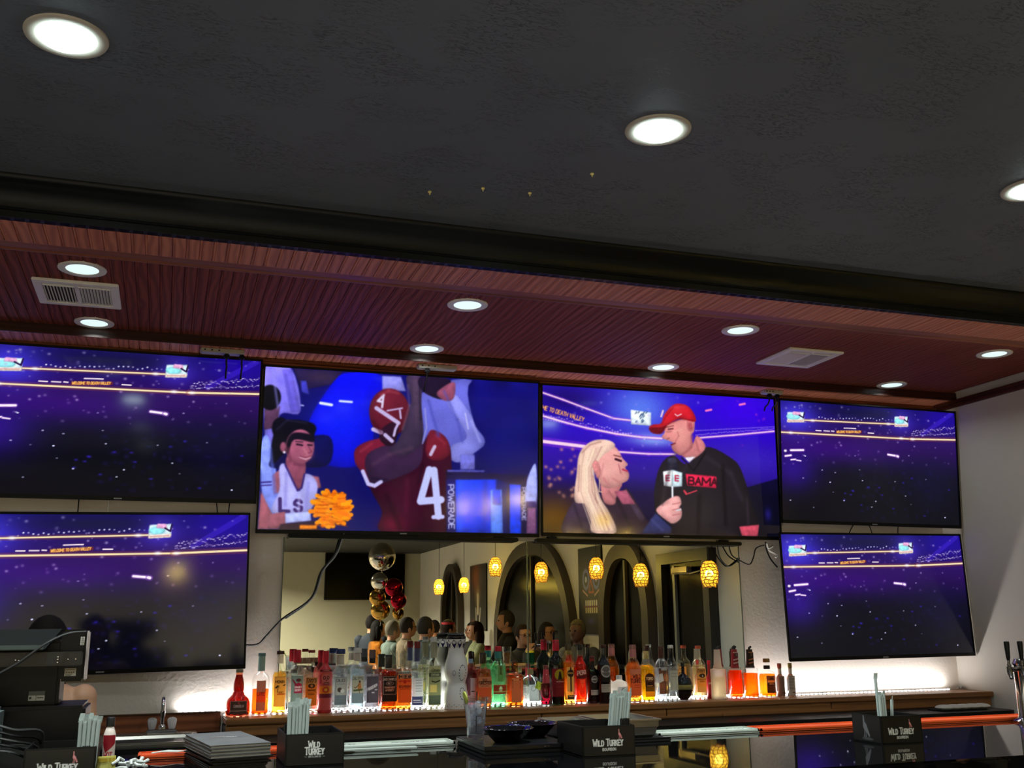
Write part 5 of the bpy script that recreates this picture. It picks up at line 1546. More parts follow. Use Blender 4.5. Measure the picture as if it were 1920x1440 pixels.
bottle('faceted whisky decanter bottle with a gold crown label', 3.086, .204, .085, 'decant', CLEAR, (LQ((250, 140, 20), .4), .60), (.90, 1.0, .42, pm('amber_stopper', (150, 110, 56), .3, .4)),
       [(.12, .56, .66, (84, 50, 28), [('e', .5, .3, .46, .32, (120, 76, 40)), ('p', [(.28, .34), (.34, .18), (.42, .26), (.5, .14), (.58, .26), (.66, .18), (.72, .34)], (50, 20, 16)), ('r', .1, .42, .9, .6, (206, 158, 88)), ('r', .12, .64, .88, .9, (40, 24, 30)), ('t', 'ROYAL', .5, .8, .12, (210, 170, 100), {'wt': .2})])], collar=(.73, .82, .40, c_blk), sq=2.6)
for x_, cm, lb, bg in ((3.164, pm('rust_cap', (150, 62, 48), .4), 'small bitters bottle in an oversized paper wrap, rust red cap', (150, 120, 104)), (3.230, c_yel, 'small bitters bottle in an oversized white paper wrap, mustard cap', (206, 200, 186))):
    t = bottle(lb, x_, .177, .044, 'small', glass('brown_glass', (90, 50, 34)), (LQ((70, 30, 16), .2), .5), (.86, 1.0, .5, cm), [(.02, .62, 1.35, bg, [('r', .1, .08 + i * .13, .9, .12 + i * .13, (120, 112, 104)) for i in range(9)] + [('r', .4, 1.4, .7, 1.5, (130, 60, 50))], 1.02)], (.66, .84, .46, .44, foil_w))
# ------------------------------------------------------------------ front bar
ZB = 1.10
t = thing('bar_counter', 'long polished black stone bar counter in the foreground', 'bar counter', (0, 0, 0))
MB().box((.2, -2.437, ZB - .02), (6.6, .896, .04), bev=.006).build('worktop', M_GRANITE, t)
MB().box((.2, -2.30, .52), (6.4, .46, 1.04)).build('panel', M_MATTE, t, smooth=False)


def dashes(w, h, bg, ink, word):
    p = lab(w, h, bg, [], int(90 + w * 250))
    a = h / w
    n = max(2, int(w / .16))
    for i in range(n):
        p.text(word, (i + .5) / n, a * .42, a * .3, ink, .2, anchor=1, cw=.8)
    return p


def rail_mat(x0, x1, y, col, ink, word, label):
    L = x1 - x0
    t = thing('rail_mat', label, 'bar mat', ((x0 + x1) / 2, y, ZB))
    m = pm('rubber_%d_%d' % (col[0], col[1]), col, .5)
    MB().box((0, 0, .004), (L, .09, .008), bev=.002).build('base', m, t)
    b = MB()
    for cx, cy, sx, sy in ((0, -.041, L, .008), (0, .041, L, .008), (-L / 2 + .004, 0, .008, .09), (L / 2 - .004, 0, .008, .09)):
        b.box((cx, cy, .007), (sx, sy, .010), bev=.002)
    b.build('rim', m, t)
    p = dashes(L - .02, .05, col, ink, word)
    o = put('print', p.mesh('print', L - .02, .05, printed('mat_print', 0)), t)
    o.rotation_euler = (-PI / 2, 0, 0)
    o.location = (0, .012, .0086)
    return t


rail_mat(.365, .795, -2.09, (166, 173, 163), (40, 44, 42), 'BREWING', 'white rubber rail mat on the bar, left of the black tray')
rail_mat(1.40, 1.738, -2.13, (168, 176, 166), (36, 40, 38), 'BREWING CO', 'white rubber rail mat on the bar, right of the steel pan')
rail_mat(1.742, 2.86, -2.13, (188, 70, 20), (150, 50, 14), 'TEQUILA', 'long orange rubber rail mat behind the right caddy')
rail_mat(-.035, .36, -2.085, (186, 68, 20), (140, 46, 12), 'TEQUILA', 'orange rubber rail mat behind the stack of menus')
for i, (x, y, rz, dz) in enumerate(((.55, -2.165, .03, 0), (.56, -2.19, -.035, .0055), (.57, -2.165, -.01, .0055 * 2))):
    t = thing('plastic_strip', 'long white plastic strip lying in front of the white mat, ' + ('lowest', 'middle', 'topmost')[i] + ' of three', 'strip', (x, y, ZB + dz), rz)
    MB().box((0, 0, .0027), (.22, .02, .0052), bev=.001).build('strip', pm('white_plastic', (160, 168, 160), .45), t)
    MB().box((-.106, 0, .0055), (.006, .02, .0012)).build('end_tab', M_MATTE, t, smooth=False)


def turkey(p, x, y, s, c):
    """small bird emblem: neck, body, tail and two legs"""
    q = lambda pts: [(x + a * s, y + b * s) for a, b in pts]
    p.ell(x - .02 * s, y - .94 * s, .07 * s, .08 * s, c)
    p.poly(q([(-.06, -.92), (.03, -.92), (.06, -.62), (.22, -.44), (.46, .12), (.36, .2), (.2, -.02), (.06, -.12), (-.1, -.3), (-.08, -.6)]), c)
    p.line(q([(.02, -.14), (-.02, .14), (-.08, .18)]), .06 * s, c)
    p.line(q([(.12, -.08), (.12, .16), (.04, .2)]), .06 * s, c)


def caddy_print(two, w, h):
    a = h / w
    p = Paint(150, int(150 * a), (15, 15, 14), [(0, 0), (1, 0), (1, a), (0, a)])
    c = (232, 232, 226)
    kw = dict(anchor=1, cw=.46, gap=.26, wt=.19, serif=.10)
    if two:
        p.text('Wild', .5, a * .42, a * .21, c, **kw)
        p.text('Turkey', .5, a * .65, a * .23, c, **kw)
        p.text('DISTILLING CO', .5, a * .75, a * .05, c, anchor=1, wt=.2, cw=.62)
        p.line([(.32, a * .725), (.36, a * .725)], .006, c); p.line([(.64, a * .725), (.68, a * .725)], .006, c)
    else:
        p.text('Wild Turkey', .5, a * .66, a * .23, c, **kw)
        p.text('BOURBON', .5, a * .83, a * .09, c, anchor=1, wt=.22, cw=.62, gap=.42)
        turkey(p, .70, a * .38, .14, (226, 150, 150))
        p.line([(.71, a * .33), (.74, a * .37)], .012, (196, 80, 86))
    return p


M_CADDY = pm('caddy_black', (13, 13, 12), .45, spec=.3)


def caddy(label, x0, x1, y0, y1, h, two, side=False):
    """open napkin box: front at y0 (towards the camera), back at y1"""
    w, d = x1 - x0, y1 - y0
    t = thing('napkin_caddy', label, 'caddy', ((x0 + x1) / 2, (y0 + y1) / 2, ZB))
    MB().box((0, 0, .002), (w, d, .004)).build('base_plate', M_CADDY, t, smooth=False)
    for nm, c, s in (('panel', (0, -d / 2 + .002, h / 2), (w, .004, h)), ('panel', (0, d / 2 - .002, h / 2), (w, .004, h)),
                     ('panel', (-w / 2 + .002, 0, h / 2), (.004, d - .008, h)), ('panel', (w / 2 - .002, 0, h / 2), (.004, d - .008, h)),
                     ('divider', (0, -d / 2 + .055, h / 2 - .004), (w - .008, .003, h - .012))):
        MB().box(c, s, bev=.0012).build(nm, M_CADDY, t)
    o = put('logo_print', caddy_print(two, w - .008, h - .006).mesh('logo_print', w - .008, h - .006, printed('caddy_print', 0, .38)), t)
    o.location = (0, -d / 2 - .0006, h / 2)
    if side:
        a = h / d
        p = Paint(90, int(90 * a), (15, 15, 14), [(0, 0), (1, 0), (1, a), (0, a)])
        turkey(p, .42, a * .68, .42, (92, 92, 94))
        p.ell(.52, a * .88, .2, .03, (60, 60, 60))
        o = put('emblem_print', p.mesh('emblem_print', d - .008, h - .006, MATS['caddy_print']), t)
        o.rotation_euler = (0, 0, -PI / 2)
        o.location = (-w / 2 - .0006, 0, h / 2)
    return t


caddy('black napkin caddy with a two line logo, beside the stack of menus', .300, .441, -2.40, -2.21, .074, True)
caddy('black napkin caddy in front of the steel pan, pink bird above its lettering', 1.022, 1.166, -2.51, -2.33, .074, False)
caddy('black napkin caddy near the right end of the bar, grey bird on its side', 1.872, 2.006, -2.572, -2.445, .074, False, True)
caddy('black napkin caddy in the lower left corner in front of the till', -.264, -.118, -2.46, -2.29, .072, False)

M_STRAW = pm('straw_paper', (158, 170, 166), .6)
M_STIR = pm('stirrer_black', (14, 14, 14), .35)


def straw(x, y, z0, top, lean, m, name, label, group, r=.0044, crimp=True):
    t = thing(name, label, 'straw', (x, y, z0), 0, group)
    L = top - z0
    ax = (lean[0] * L, lean[1] * L)
    pts = [(ax[0] * k, ax[1] * k, L * k) for k in (0, .3, .6, .93)]
    MB().tube(pts, r, 10).build('sleeve' if crimp else 'tube', m, t)
    if crimp:
        e = Vector(pts[-1])
        a = rng.uniform(-.8, .8)
        q = MB()
        dx, dy = math.cos(a) * r * 1.35, math.sin(a) * r * 1.35
        px, py = -math.sin(a) * .0006, math.cos(a) * .0006
        q.add([(e.x - dx + px, e.y - dy + py, e.z - .004), (e.x + dx + px, e.y + dy + py, e.z - .004), (e.x + dx - px, e.y + dy - py, e.z - .004), (e.x - dx - px, e.y - dy - py, e.z - .004),
               (e.x - dx + .003, e.y - dy, L), (e.x + dx + .002, e.y + dy, L), (e.x + dx + .002, e.y + dy - .0008, L), (e.x - dx + .003, e.y - dy - .0008, L)],
              [(0, 1, 5, 4), (1, 2, 6, 5), (2, 3, 7, 6), (3, 0, 4, 7), (4, 5, 6, 7)])
        q.build('crimped_end', m, t, smooth=False)


for i in range(12):
    straw(.310 + .0078 * (i % 6) + rng.uniform(-.001, .001), -2.385 + .012 * (i // 6), ZB + .005, 1.252 + rng.uniform(-.006, .004), (.006 * (i % 6), rng.uniform(0, .05)), M_STRAW, 'paper_straw', 'white paper-wrapped straw standing in the two line logo caddy', 'straws in the caddy by the menus')
for i in range(14):
    straw(1.112 + .0066 * (i % 7) + rng.uniform(-.001, .001), -2.468 + .012 * (i // 7), ZB + .005, 1.258 + rng.uniform(-.012, .004), (.006 * (i % 7) + .12, rng.uniform(-.02, .03)), M_STRAW, 'paper_straw', 'white paper-wrapped straw standing in the caddy before the steel pan', 'straws in the middle caddy')
for i in range(12):
    straw(1.136 + .0042 * (i % 6), -2.496 + .006 * (i // 6), ZB + .005, 1.194 + rng.uniform(-.002, .002), (0, 0), M_STIR, 'stir_straw', 'thin black stirring straw in front of the straws of the middle caddy', 'black stirrers in the middle caddy', .0018, False)
for i in range(8):
    straw(.306 + .004 * (i % 4), -2.352 + .006 * (i // 4), ZB + .005, 1.198 + rng.uniform(-.004, .004), (-.05, 0), M_STIR, 'stir_straw', 'thin black stirring straw behind the straws of the two line logo caddy', 'black stirrers in the caddy by the menus', .0018, False)
for i, (dx, tp) in enumerate(((0, 1.236), (.0068, 1.232), (.0136, 1.238))):
    straw(1.893 + dx, -2.55, ZB + .005, tp, (.01, .03), M_STRAW, 'paper_straw', 'white paper straw of the short trio in the right caddy, ' + ('left', 'middle', 'right')[i] + ' one', 'short straws in the right caddy')
straw(1.897, -2.535, ZB + .005, 1.285, (.0, .02), M_STRAW, 'paper_straw', 'tallest paper straw, sticking up above the others in the right caddy', None)
straw(1.925, -2.545, ZB + .005, 1.222, (.11, .02), M_STRAW, 'paper_straw', 'single unwrapped straw leaning right in the right caddy', None)
for i in range(10):
    straw(-.155 + .008 * (i % 5), -2.44 + .012 * (i // 5), ZB + .005, 1.236 + rng.uniform(-.005, .006), (.012 * (i % 5) - .01, rng.uniform(0, .04)), M_STRAW, 'paper_straw', 'white paper-wrapped straw in the lower left corner caddy', 'straws in the corner caddy')
for i in range(8):
    straw(-.146 + .0042 * (i % 4), -2.453 + .005 * (i // 4), ZB + .005, 1.178, (0, 0), M_STIR, 'stir_straw', 'short black stirring straw in the lower left corner caddy', 'black stirrers in the corner caddy', .0018, False)

# black tray, glass of ice water, two fluted bowls
t = thing('service_tray', 'black layered serving tray under the water glass and bowls', 'tray', (.925, -2.24, ZB))
MB().box((0, 0, .005), (.235, .268, .010), bev=.002).build('board', M_MATTE, t)
MB().box((0, 0, .016), (.240, .272, .011), bev=.002).build('board', pm('tray_top', (16, 16, 17), .25), t)
for s in (-1, 1):
    MB().box((.05 + s * .005, -.1365, .016), (.006, .002, .003)).build('rivet', M_CHROME, t, smooth=False)
t = thing('water_glass', 'tall fluted glass of ice water standing on the black tray', 'glass', (.835, -2.195, ZB + .0215))
MB().lathe([(.0005, .002), (.022, .0), (.0235, .004), (.0265, .05), (.0315, .085), (.0335, .11), (.0325, .1105), (.0305, .085), (.0255, .05), (.0220, .012), (.0005, .011)], n=48, flute=.018, fn=16, cap=False).build('tumbler', glass('water_tumbler', (232, 233, 236), 1.0, .1), t)
MB().lathe([(.0005, .013), (.0212, .013), (.0245, .05), (.0290, .085), (.0300, .098), (.0005, .099)], n=32, cap=False).build('water', liquid('iced_water', (236, 238, 240), .24), t)
me = MB().box((0, 0, 0), (.018, .016, .016), bev=.004).mesh('ice_cube', liquid('ice', (236, 240, 244), .35))
for i in range(7):
    o = put('ice_cube', me, t)
    o.location = (rng.uniform(-.011, .011), rng.uniform(-.011, .011), .040 + .0088 * i)
    o.rotation_euler = tuple(rng.uniform(0, 3, 3))
MB().tube([(.0, -.005, .02), (.004, .0, .125)], .0017, 8).build('stir_straw', M_STIR, t)
MB().lathe([(.006, -.002), (.0165, -.002), (.0175, 0), (.0165, .002), (.006, .002)], n=20, T=Matrix.Translation((-.031, -.006, .110)) @ Matrix.Rotation(1.35, 4, 'Y')).build('lime_slice', pm('lime', (150, 156, 60), .5), t)
for x, y, r, lab_ in ((.893, -2.295, .068, 'shiny black fluted bowl on the tray, nearer of the two'), (1.0, -2.195, .070, 'shiny black fluted bowl behind and right of the first one')):
    t = thing('snack_bowl', lab_, 'bowl', (x, y, ZB + .0215))
    MB().lathe([(.0005, .002), (.032, 0), (.036, .003), (.052, .02), (.066, .034), (r + .003, .036), (r + .001, .0375), (.064, .0355), (.050, .022), (.034, .006), (.0005, .005)], n=64, flute=.02, fn=16, cap=False).build('bowl', pm('black_melamine', (8, 8, 9), .08, spec=.7), t, ang=60)
    MB().lathe([(.030, -.0012), (.033, -.0012), (.033, .001)], n=32, cap=False).build('foot_ring', M_MATTE, t)

# steel pans on a black mat
t = thing('drip_mat', 'flat black rubber mat under the steel pans', 'mat', (1.22, -2.145, ZB))
MB().box((0, 0, .004), (.345, .245, .008), bev=.002).build('mat', M_MATTE, t)
MB().box((0, -.119, .009), (.345, .006, .004), bev=.001).build('lip', M_BLACK, t)


def pan(x0, x1, y0, y1, h, label):
    t = thing('steel_pan', label, 'pan', ((x0 + x1) / 2, (y0 + y1) / 2, ZB + .008))
    w, d = (x1 - x0) / 2, (y1 - y0) / 2
    b = MB()
    ring = lambda a, c, z: [(sx * a, sy * c, z) for sx, sy in ((-1, -1), (1, -1), (1, 1), (-1, 1))]
    L = [ring(w - .022, d - .022, .0), ring(w - .014, d - .014, .008), ring(w - .010, d - .010, h * .55), ring(w - .007, d - .007, h * .58), ring(w - .006, d - .006, h - .004), ring(w, d, h - .004), ring(w, d, h), ring(w - .007, d - .007, h), ring(w - .012, d - .012, h * .5), ring(w - .024, d - .024, .004)]
    vs = [p for q in L for p in q]
    fs = [(0, 3, 2, 1)]
    for i in range(len(L) - 1):
        for k in range(4):
            fs.append((i * 4 + k, i * 4 + (k + 1) % 4, i * 4 + 4 + (k + 1) % 4, i * 4 + 4 + k))
    fs.append([len(vs) - 4 + k for k in range(4)])
    b.add(vs, fs)
    b.build('pan_body', M_STEEL, t, smooth=False)
    MB().box((0, .0, h * .62), (2 * w - .036, 2 * d - .036, .004)).build('contents', pm('pan_contents', (120, 112, 100), .5, var=(60, .4)), t, smooth=False)


pan(1.20, 1.375, -2.245, -2.04, .052, 'larger steel food pan behind the middle caddy, on its right')
pan(1.068, 1.192, -2.235, -2.05, .050, 'smaller steel food pan behind the middle caddy, on its left')
t = thing('folded_towel', 'small white and black folded towel on the back counter behind the bowls', 'towel', (1.66, -.44, .962))
b = MB()
for i in range(4):
    b.ell((-.04 + i * .035, 0, .022), (.03, .04, .014 + .003 * (i % 2)), 14, 8)
b.build('cloth', MATS['towel_grey'], t)
MB().ell((-.05, 0, .014), (.06, .045, .014), 14, 8).build('dark_fold', M_MATTE, t)

# menus
M_MENU = pm('menu_grey', (88, 88, 88), .5, var=(14, .15))
M_MENUE = pm('menu_edges', (150, 146, 136), .6)
M_MENUB = pm('menu_black', (14, 14, 14), .4)
z = ZB
for i in range(9):
    t = thing('menu', 'thin black menu in the lower half of the menu stack', 'menu', (.172 + rng.uniform(-.006, .006), -2.255 + rng.uniform(-.004, .004), z), .17 + rng.uniform(-.03, .03), 'black menus in the stack')
    MB().box((0, 0, .0013), (.138, .296, .0026), bev=.0006).build('cover', M_MENUB, t)
    MB().box((-.066, 0, .0029), (.008, .29, .0005)).build('spine_band', M_MATTE, t, smooth=False)
    z += .0032
for i in range(4):
    t = thing('menu', 'grey booklet menu in the upper half of the stack, ' + ('lowest', 'second', 'third', 'topmost, with a small printed title')[i], 'menu', (.170 + rng.uniform(-.002, .002), -2.255, z), .173 + rng.uniform(-.012, .012), 'grey menus in the stack')
    MB().box((0, 0, .0006), (.142, .305, .0012)).build('cover', M_MENU, t, smooth=False)
    MB().box((.0008, 0, .0035), (.139, .302, .0046)).build('pages', M_MENUE, t, smooth=False)
    MB().box((0, 0, .0064), (.142, .305, .0012)).build('cover', M_MENU, t, smooth=False)
    z += .0074
p = lab(.09, .03, (88, 88, 88), [('t', 'DRINK', .3, .14, .1, (150, 130, 126), {'wt': .2}), ('t', 'MENU', .62, .26, .1, (176, 174, 170), {'wt': .2})], 70)
o = put('cover_print', p.mesh('cover_print', .09, .03, printed('menu_print', 0)), t)
o.rotation_euler = (-PI / 2, 0, 0)
o.location = (.005, .03, .0072)

# small things at the left end of the bar
M_WRAP = pm('crumpled_paper', (172, 176, 172), .7)
for i in range(13):
    x, y, a = -.045 + rng.uniform(-.03, .03), -2.335 + rng.uniform(-.03, .03), rng.uniform(0, PI)
    t = thing('straw_wrapper', 'crumpled white straw wrapper in the loose heap beside the corner caddy', 'wrapper', (x, y, ZB + .003 + .0035 * (i // 2)), a, 'crumpled straw wrappers')
    MB().tube([(-.02, 0, 0), (-.008, rng.uniform(-.006, .006), rng.uniform(0, .008)), (.006, rng.uniform(-.006, .006), rng.uniform(.0, .012)), (.02, 0, rng.uniform(0, .01))], [.003, .0042, .0034, .004], 7).build('paper', M_WRAP, t)
t = thing('paper_napkin', 'torn white paper scrap lying on the left orange mat', 'paper', (.04, -2.10, ZB + .0125), .1)
b = MB()
prf = [(-.045, -.012), (-.02, -.016), (.02, -.011), (.045, -.014), (.04, .012), (0, .016), (-.04, .01)]
b.add([(x, y, .001 + .003 * (i % 2)) for i, (x, y) in enumerate(prf)] + [(x, y, .0025 + .003 * (i % 2)) for i, (x, y) in enumerate(prf)], [list(range(7)), list(range(7, 14))[::-1]] + [(i, (i + 1) % 7, 7 + (i + 1) % 7, 7 + i) for i in range(7)])
b.build('sheet', M_WRAP, t, smooth=False)
t = thing('sauce_bottle', 'narrow sauce bottle with black cap and red print beside the corner caddy', 'bottle', (-.097, -2.345, ZB))
MB().lathe([(.0005, .001), (.012, 0), (.0135, .003), (.0135, .085), (.010, .097), (.0075, .104), (.0005, .105)], n=24, cap=False).build('bottle_body', pm('white_bottle', (214, 200, 190), .35), t)
MB().lathe([(.0005, .104), (.0095, .104), (.0095, .122), (.0085, .124), (.0005, .124)], n=20, cap=False).build('cap', c_blk, t)
p = lab(.044, .06, (206, 190, 180), [('r', 0, 0, 1, .35, (150, 22, 36)), ('p', [(0, .35), (1, .35), (.3, .75)], (150, 22, 36)), ('t', 'HOT', .5, .98, .24, (170, 30, 40), {'wt': .2}), ('r', 0, 1.1, 1, 1.36, (206, 176, 40))])
o = put('paper_label', p.mesh('paper_label', .034, .07, LAB, radius=.0138), t)
o.location = (0, 0, .05)
for i in range(3):
    t = thing('sweetener_packet', 'pale yellow sweetener packet leaning by the sauce bottle, ' + ('left', 'middle', 'right')[i] + ' of three', 'packet', (-.106 + i * .008, -2.385 + i * .003, ZB), .2 * i)
    MB().box((0, 0, .021), (.024, .0016, .042), bev=.0006).build('sachet', pm('packet_yellow', (206, 200, 110), .5), t)
    MB().box((0, -.0012, .034), (.02, .0006, .008)).build('print_band', pm('packet_print', (176, 150, 40), .5), t, smooth=False)
t = thing('shot_glass', 'small clear ribbed shot glass on the back counter left of the sink', 'glass', (-.262, -.33, .962))
MB().lathe([(.0005, .003), (.017, 0), (.0215, .05), (.0205, .05), (.016, .008), (.0005, .008)], n=36, flute=.03, fn=18, cap=False).build('tumbler', glass('shot_tumbler', (232, 236, 240), 1.0, .05), t)
MB().lathe([(.0171, .0008), (.0185, .002), (.0182, .006)], n=36, cap=False).build('base_ring', CLEAR, t)

# beer tap tower at the right edge
t = thing('beer_tower', 'chrome beer tower with black tap handles at the right edge', 'beer tower', (2.702, -2.24, ZB))
MB().lathe([(.045, 0), (.045, .006), (.03, .012), (.027, .02), (.026, .18), (.028, .185), (.022, .20), (.0005, .203)], n=32, cap=False).build('column', M_CHROME, t)
for i, dx in enumerate((-.081, -.026, .06)):
    f = MB()
    f.tube([(dx * .3, 0, .168), (dx, -.03, .168)], .008, 12)
    f.tube([(dx, -.03, .178), (dx, -.03, .160), (dx - .006, -.042, .142)], [.008, .009, .0065], 12)
    f.lathe([(.004, .176), (.006, .182), (.004, .190), (.005, .198)], n=12, c=(dx, -.03, 0))
    fa = f.build('faucet', pm('dark_chrome', (96, 92, 90), .2, .9), t)
    MB().lathe([(.004, .196), (.0065, .205), (.0088, .25), (.0084, .257), (.0005, .258)], n=16, c=(dx, -.03, 0), cap=False).build('tap_handle', M_BLACK, fa, label='black tap handle')

# till
t = thing('point_of_sale_terminal', 'bulky black till seen from behind at the lower left edge', 'till', (-.33, -2.14, ZB))
O = Vector((.33, 2.14, -ZB))
bx = lambda x0, x1, y0, y1, z0, z1, bev=.004: MB().box(((x0 + x1) / 2 + .33, (y0 + y1) / 2 + 2.14, (z0 + z1) / 2 - ZB), (x1 - x0, y1 - y0, z1 - z0), bev=bev)
bx(-.47, -.160, -2.24, -2.02, ZB, 1.245, .008).build('base', M_BLACK, t)
bx(-.50, -.155, -2.262, -2.0, ZB, 1.162, .006).build('cash_drawer', pm('drawer_black', (20, 21, 22), .45), t)
bx(-.40, -.226, -2.20, -2.06, 1.24, 1.40, .008).build('column', M_BLACK, t)
q = MB()
q.add([(x + .33, y + 2.14, z - ZB) for x, y, z in ((-.62, -2.20, 1.425), (-.232, -2.20, 1.425), (-.262, -2.25, 1.378), (-.62, -2.25, 1.374), (-.62, -2.02, 1.425), (-.232, -2.02, 1.425), (-.262, -2.06, 1.365), (-.62, -2.06, 1.365))],
      [(0, 1, 2, 3), (4, 7, 6, 5), (0, 4, 5, 1), (3, 2, 6, 7), (1, 5, 6, 2), (0, 3, 7, 4)])
q.build('monitor_back', pm('hood_grey', (16, 18, 18), .85, spec=.08), t, smooth=False)
bx(-.62, -.264, -2.254, -2.246, 1.376, 1.388, .002).build('monitor_lip', pm('lip_grey', (66, 74, 69), .7, spec=.2), t)
bx(-.62, -.178, -2.235, -2.205, 1.338, 1.371, .002).build('mounting_arm', pm('arm_black', (12, 12, 13), .4), t)
d = bx(-.230, -.172, -2.205, -2.175, 1.300, 1.424, .006).build('customer_display', M_BLACK, t)
bx(-.176, -.1665, -2.20, -2.168, 1.302, 1.420, .003).build('display_edge', pm('edge_grey', (160, 150, 148), .35), d, label='pale edge of the small display')
p = lab(.026, .018, (176, 172, 158), [('r', .05, .06, .9, .16, (120, 116, 106))] + [('e', .2 + i * .2, .36, .05, .06, BK) for i in range(4)] + [('r', .1, .52, .7, .56, BK), ('r', .1, .62, .6, .66, BK)], 60)
put('rating_label', p.mesh('rating_label', .026, .018, printed('sticker', 0)), d, 'white rating sticker').location = (-.204 + .33, -2.2065 + 2.14, 1.322 - ZB)
p = lab(.009, .020, (190, 186, 176), [('r', .15, .1 + i * .17, .85, .17 + i * .17 + .03 * (i % 3), BK) for i in range(12)], 26)
put('barcode_label', p.mesh('barcode_label', .009, .020, MATS['sticker']), d, 'white barcode sticker').location = (-.182 + .33, -2.2065 + 2.14, 1.396 - ZB)
p = lab(.036, .022, (70, 70, 66), [('r', 0, .28, 1, .61, (170, 168, 156)), ('r', .06, .36, .2, .5, BK), ('r', .46, .28, .48, .6, BK), ('r', .54, .40, .92, .46, BK)], 60)
put('asset_label', p.mesh('asset_label', .036, .022, MATS['sticker']), t, 'grey and white asset sticker').location = (-.275 + .33, -2.2018 + 2.14, 1.268 - ZB)
for i, (x, z_) in enumerate(((-.209, 1.354), (-.192, 1.354), (-.232, 1.360), (-.232, 1.354), (-.232, 1.347), (-.325, 1.354), (-.318, 1.353))):
    MB().lathe([(.0022, 0), (.0015, .0016), (.0005, .0018)], n=10, T=Matrix.Translation((x + .33, -2.2365 + 2.14, z_ - ZB)) @ Matrix.Rotation(PI / 2, 4, 'X')).build('screw', M_CHROME, t)
t = thing('receipt_printer', 'blue-grey receipt printer standing at the left end of the bar', 'printer', (-.435, -2.31, ZB + .062))
t.location.z = ZB
MB().box((0, 0, .075), (.20, .11, .15), bev=.008).build('housing', pm('printer_grey', (70, 80, 80), .45), t)
MB().box((.02, -.045, .165), (.13, .012, .05), bev=.002, T=Matrix.Rotation(.25, 4, 'X')).build('paper_flap', pm('flap_grey', (104, 110, 112), .4), t)
MB().box((0, -.05, .155), (.19, .02, .012), bev=.002).build('cutter_bar', M_BLACK, t)
for i in range(5):
    zz = 1.118 + .016 * i
    cable([(-.36, -2.36, zz + .045), (-.30, -2.368, zz + .04 - .004 * i), (-.262 + .004 * i, -2.30, zz + .01), (-.255, -2.272, ZB + .008 + .004 * i)], .0032, M_BLACK if i % 2 else pm('grey_lead', (30, 31, 31), .5), 'dark lead looping down from the receipt printer to the bar, ' + ('first', 'second', 'third', 'fourth', 'fifth')[i] + ' from below')
cable([(-.176, -2.212, 1.418), (-.215, -2.245, 1.414), (-.262, -2.262, 1.39), (-.32, -2.262, 1.345), (-.40, -2.258, 1.30)], .003, pm('grey_lead', (30, 31, 31), .5), 'thin dark cable crossing the back of the till')
# ------------------------------------------------------------------ people


def fingers(b, w, d, side, s):
    """palm, four unequal fingers and a thumb at wrist w pointing along d"""
    d = d.normalized()
    u = d.cross(Vector((0, 0, 1)))
    u = u.normalized() if u.length > .1 else Vector((1, 0, 0))
    v = u.cross(d)
    c = w + d * .045 * s
    q = Matrix((u, d, v)).transposed().to_4x4()
    q.translation = c
    b.ell((0, 0, 0), (.038 * s, .052 * s, .016 * s), 12, 8, T=q)
    for i, L in enumerate((.068, .076, .072, .056)):
        o = c + u * ((i - 1.5) * .02 * s) + d * .04 * s
        k = o + d * L * .5 * s - v * .006 * s
        b.tube([o, k, k + d * L * .42 * s - v * .02 * s], [.0105 * s, .0095 * s, .008 * s], 8)
    o = c - d * .015 * s + u * side * .034 * s
    b.tube([o, o + (d * .6 + u * side * .8) * .035 * s, o + (d * .9 + u * side * .8) * .06 * s - v * .01 * s], [.0125 * s, .011 * s, .009 * s], 8)


SKINS = {}


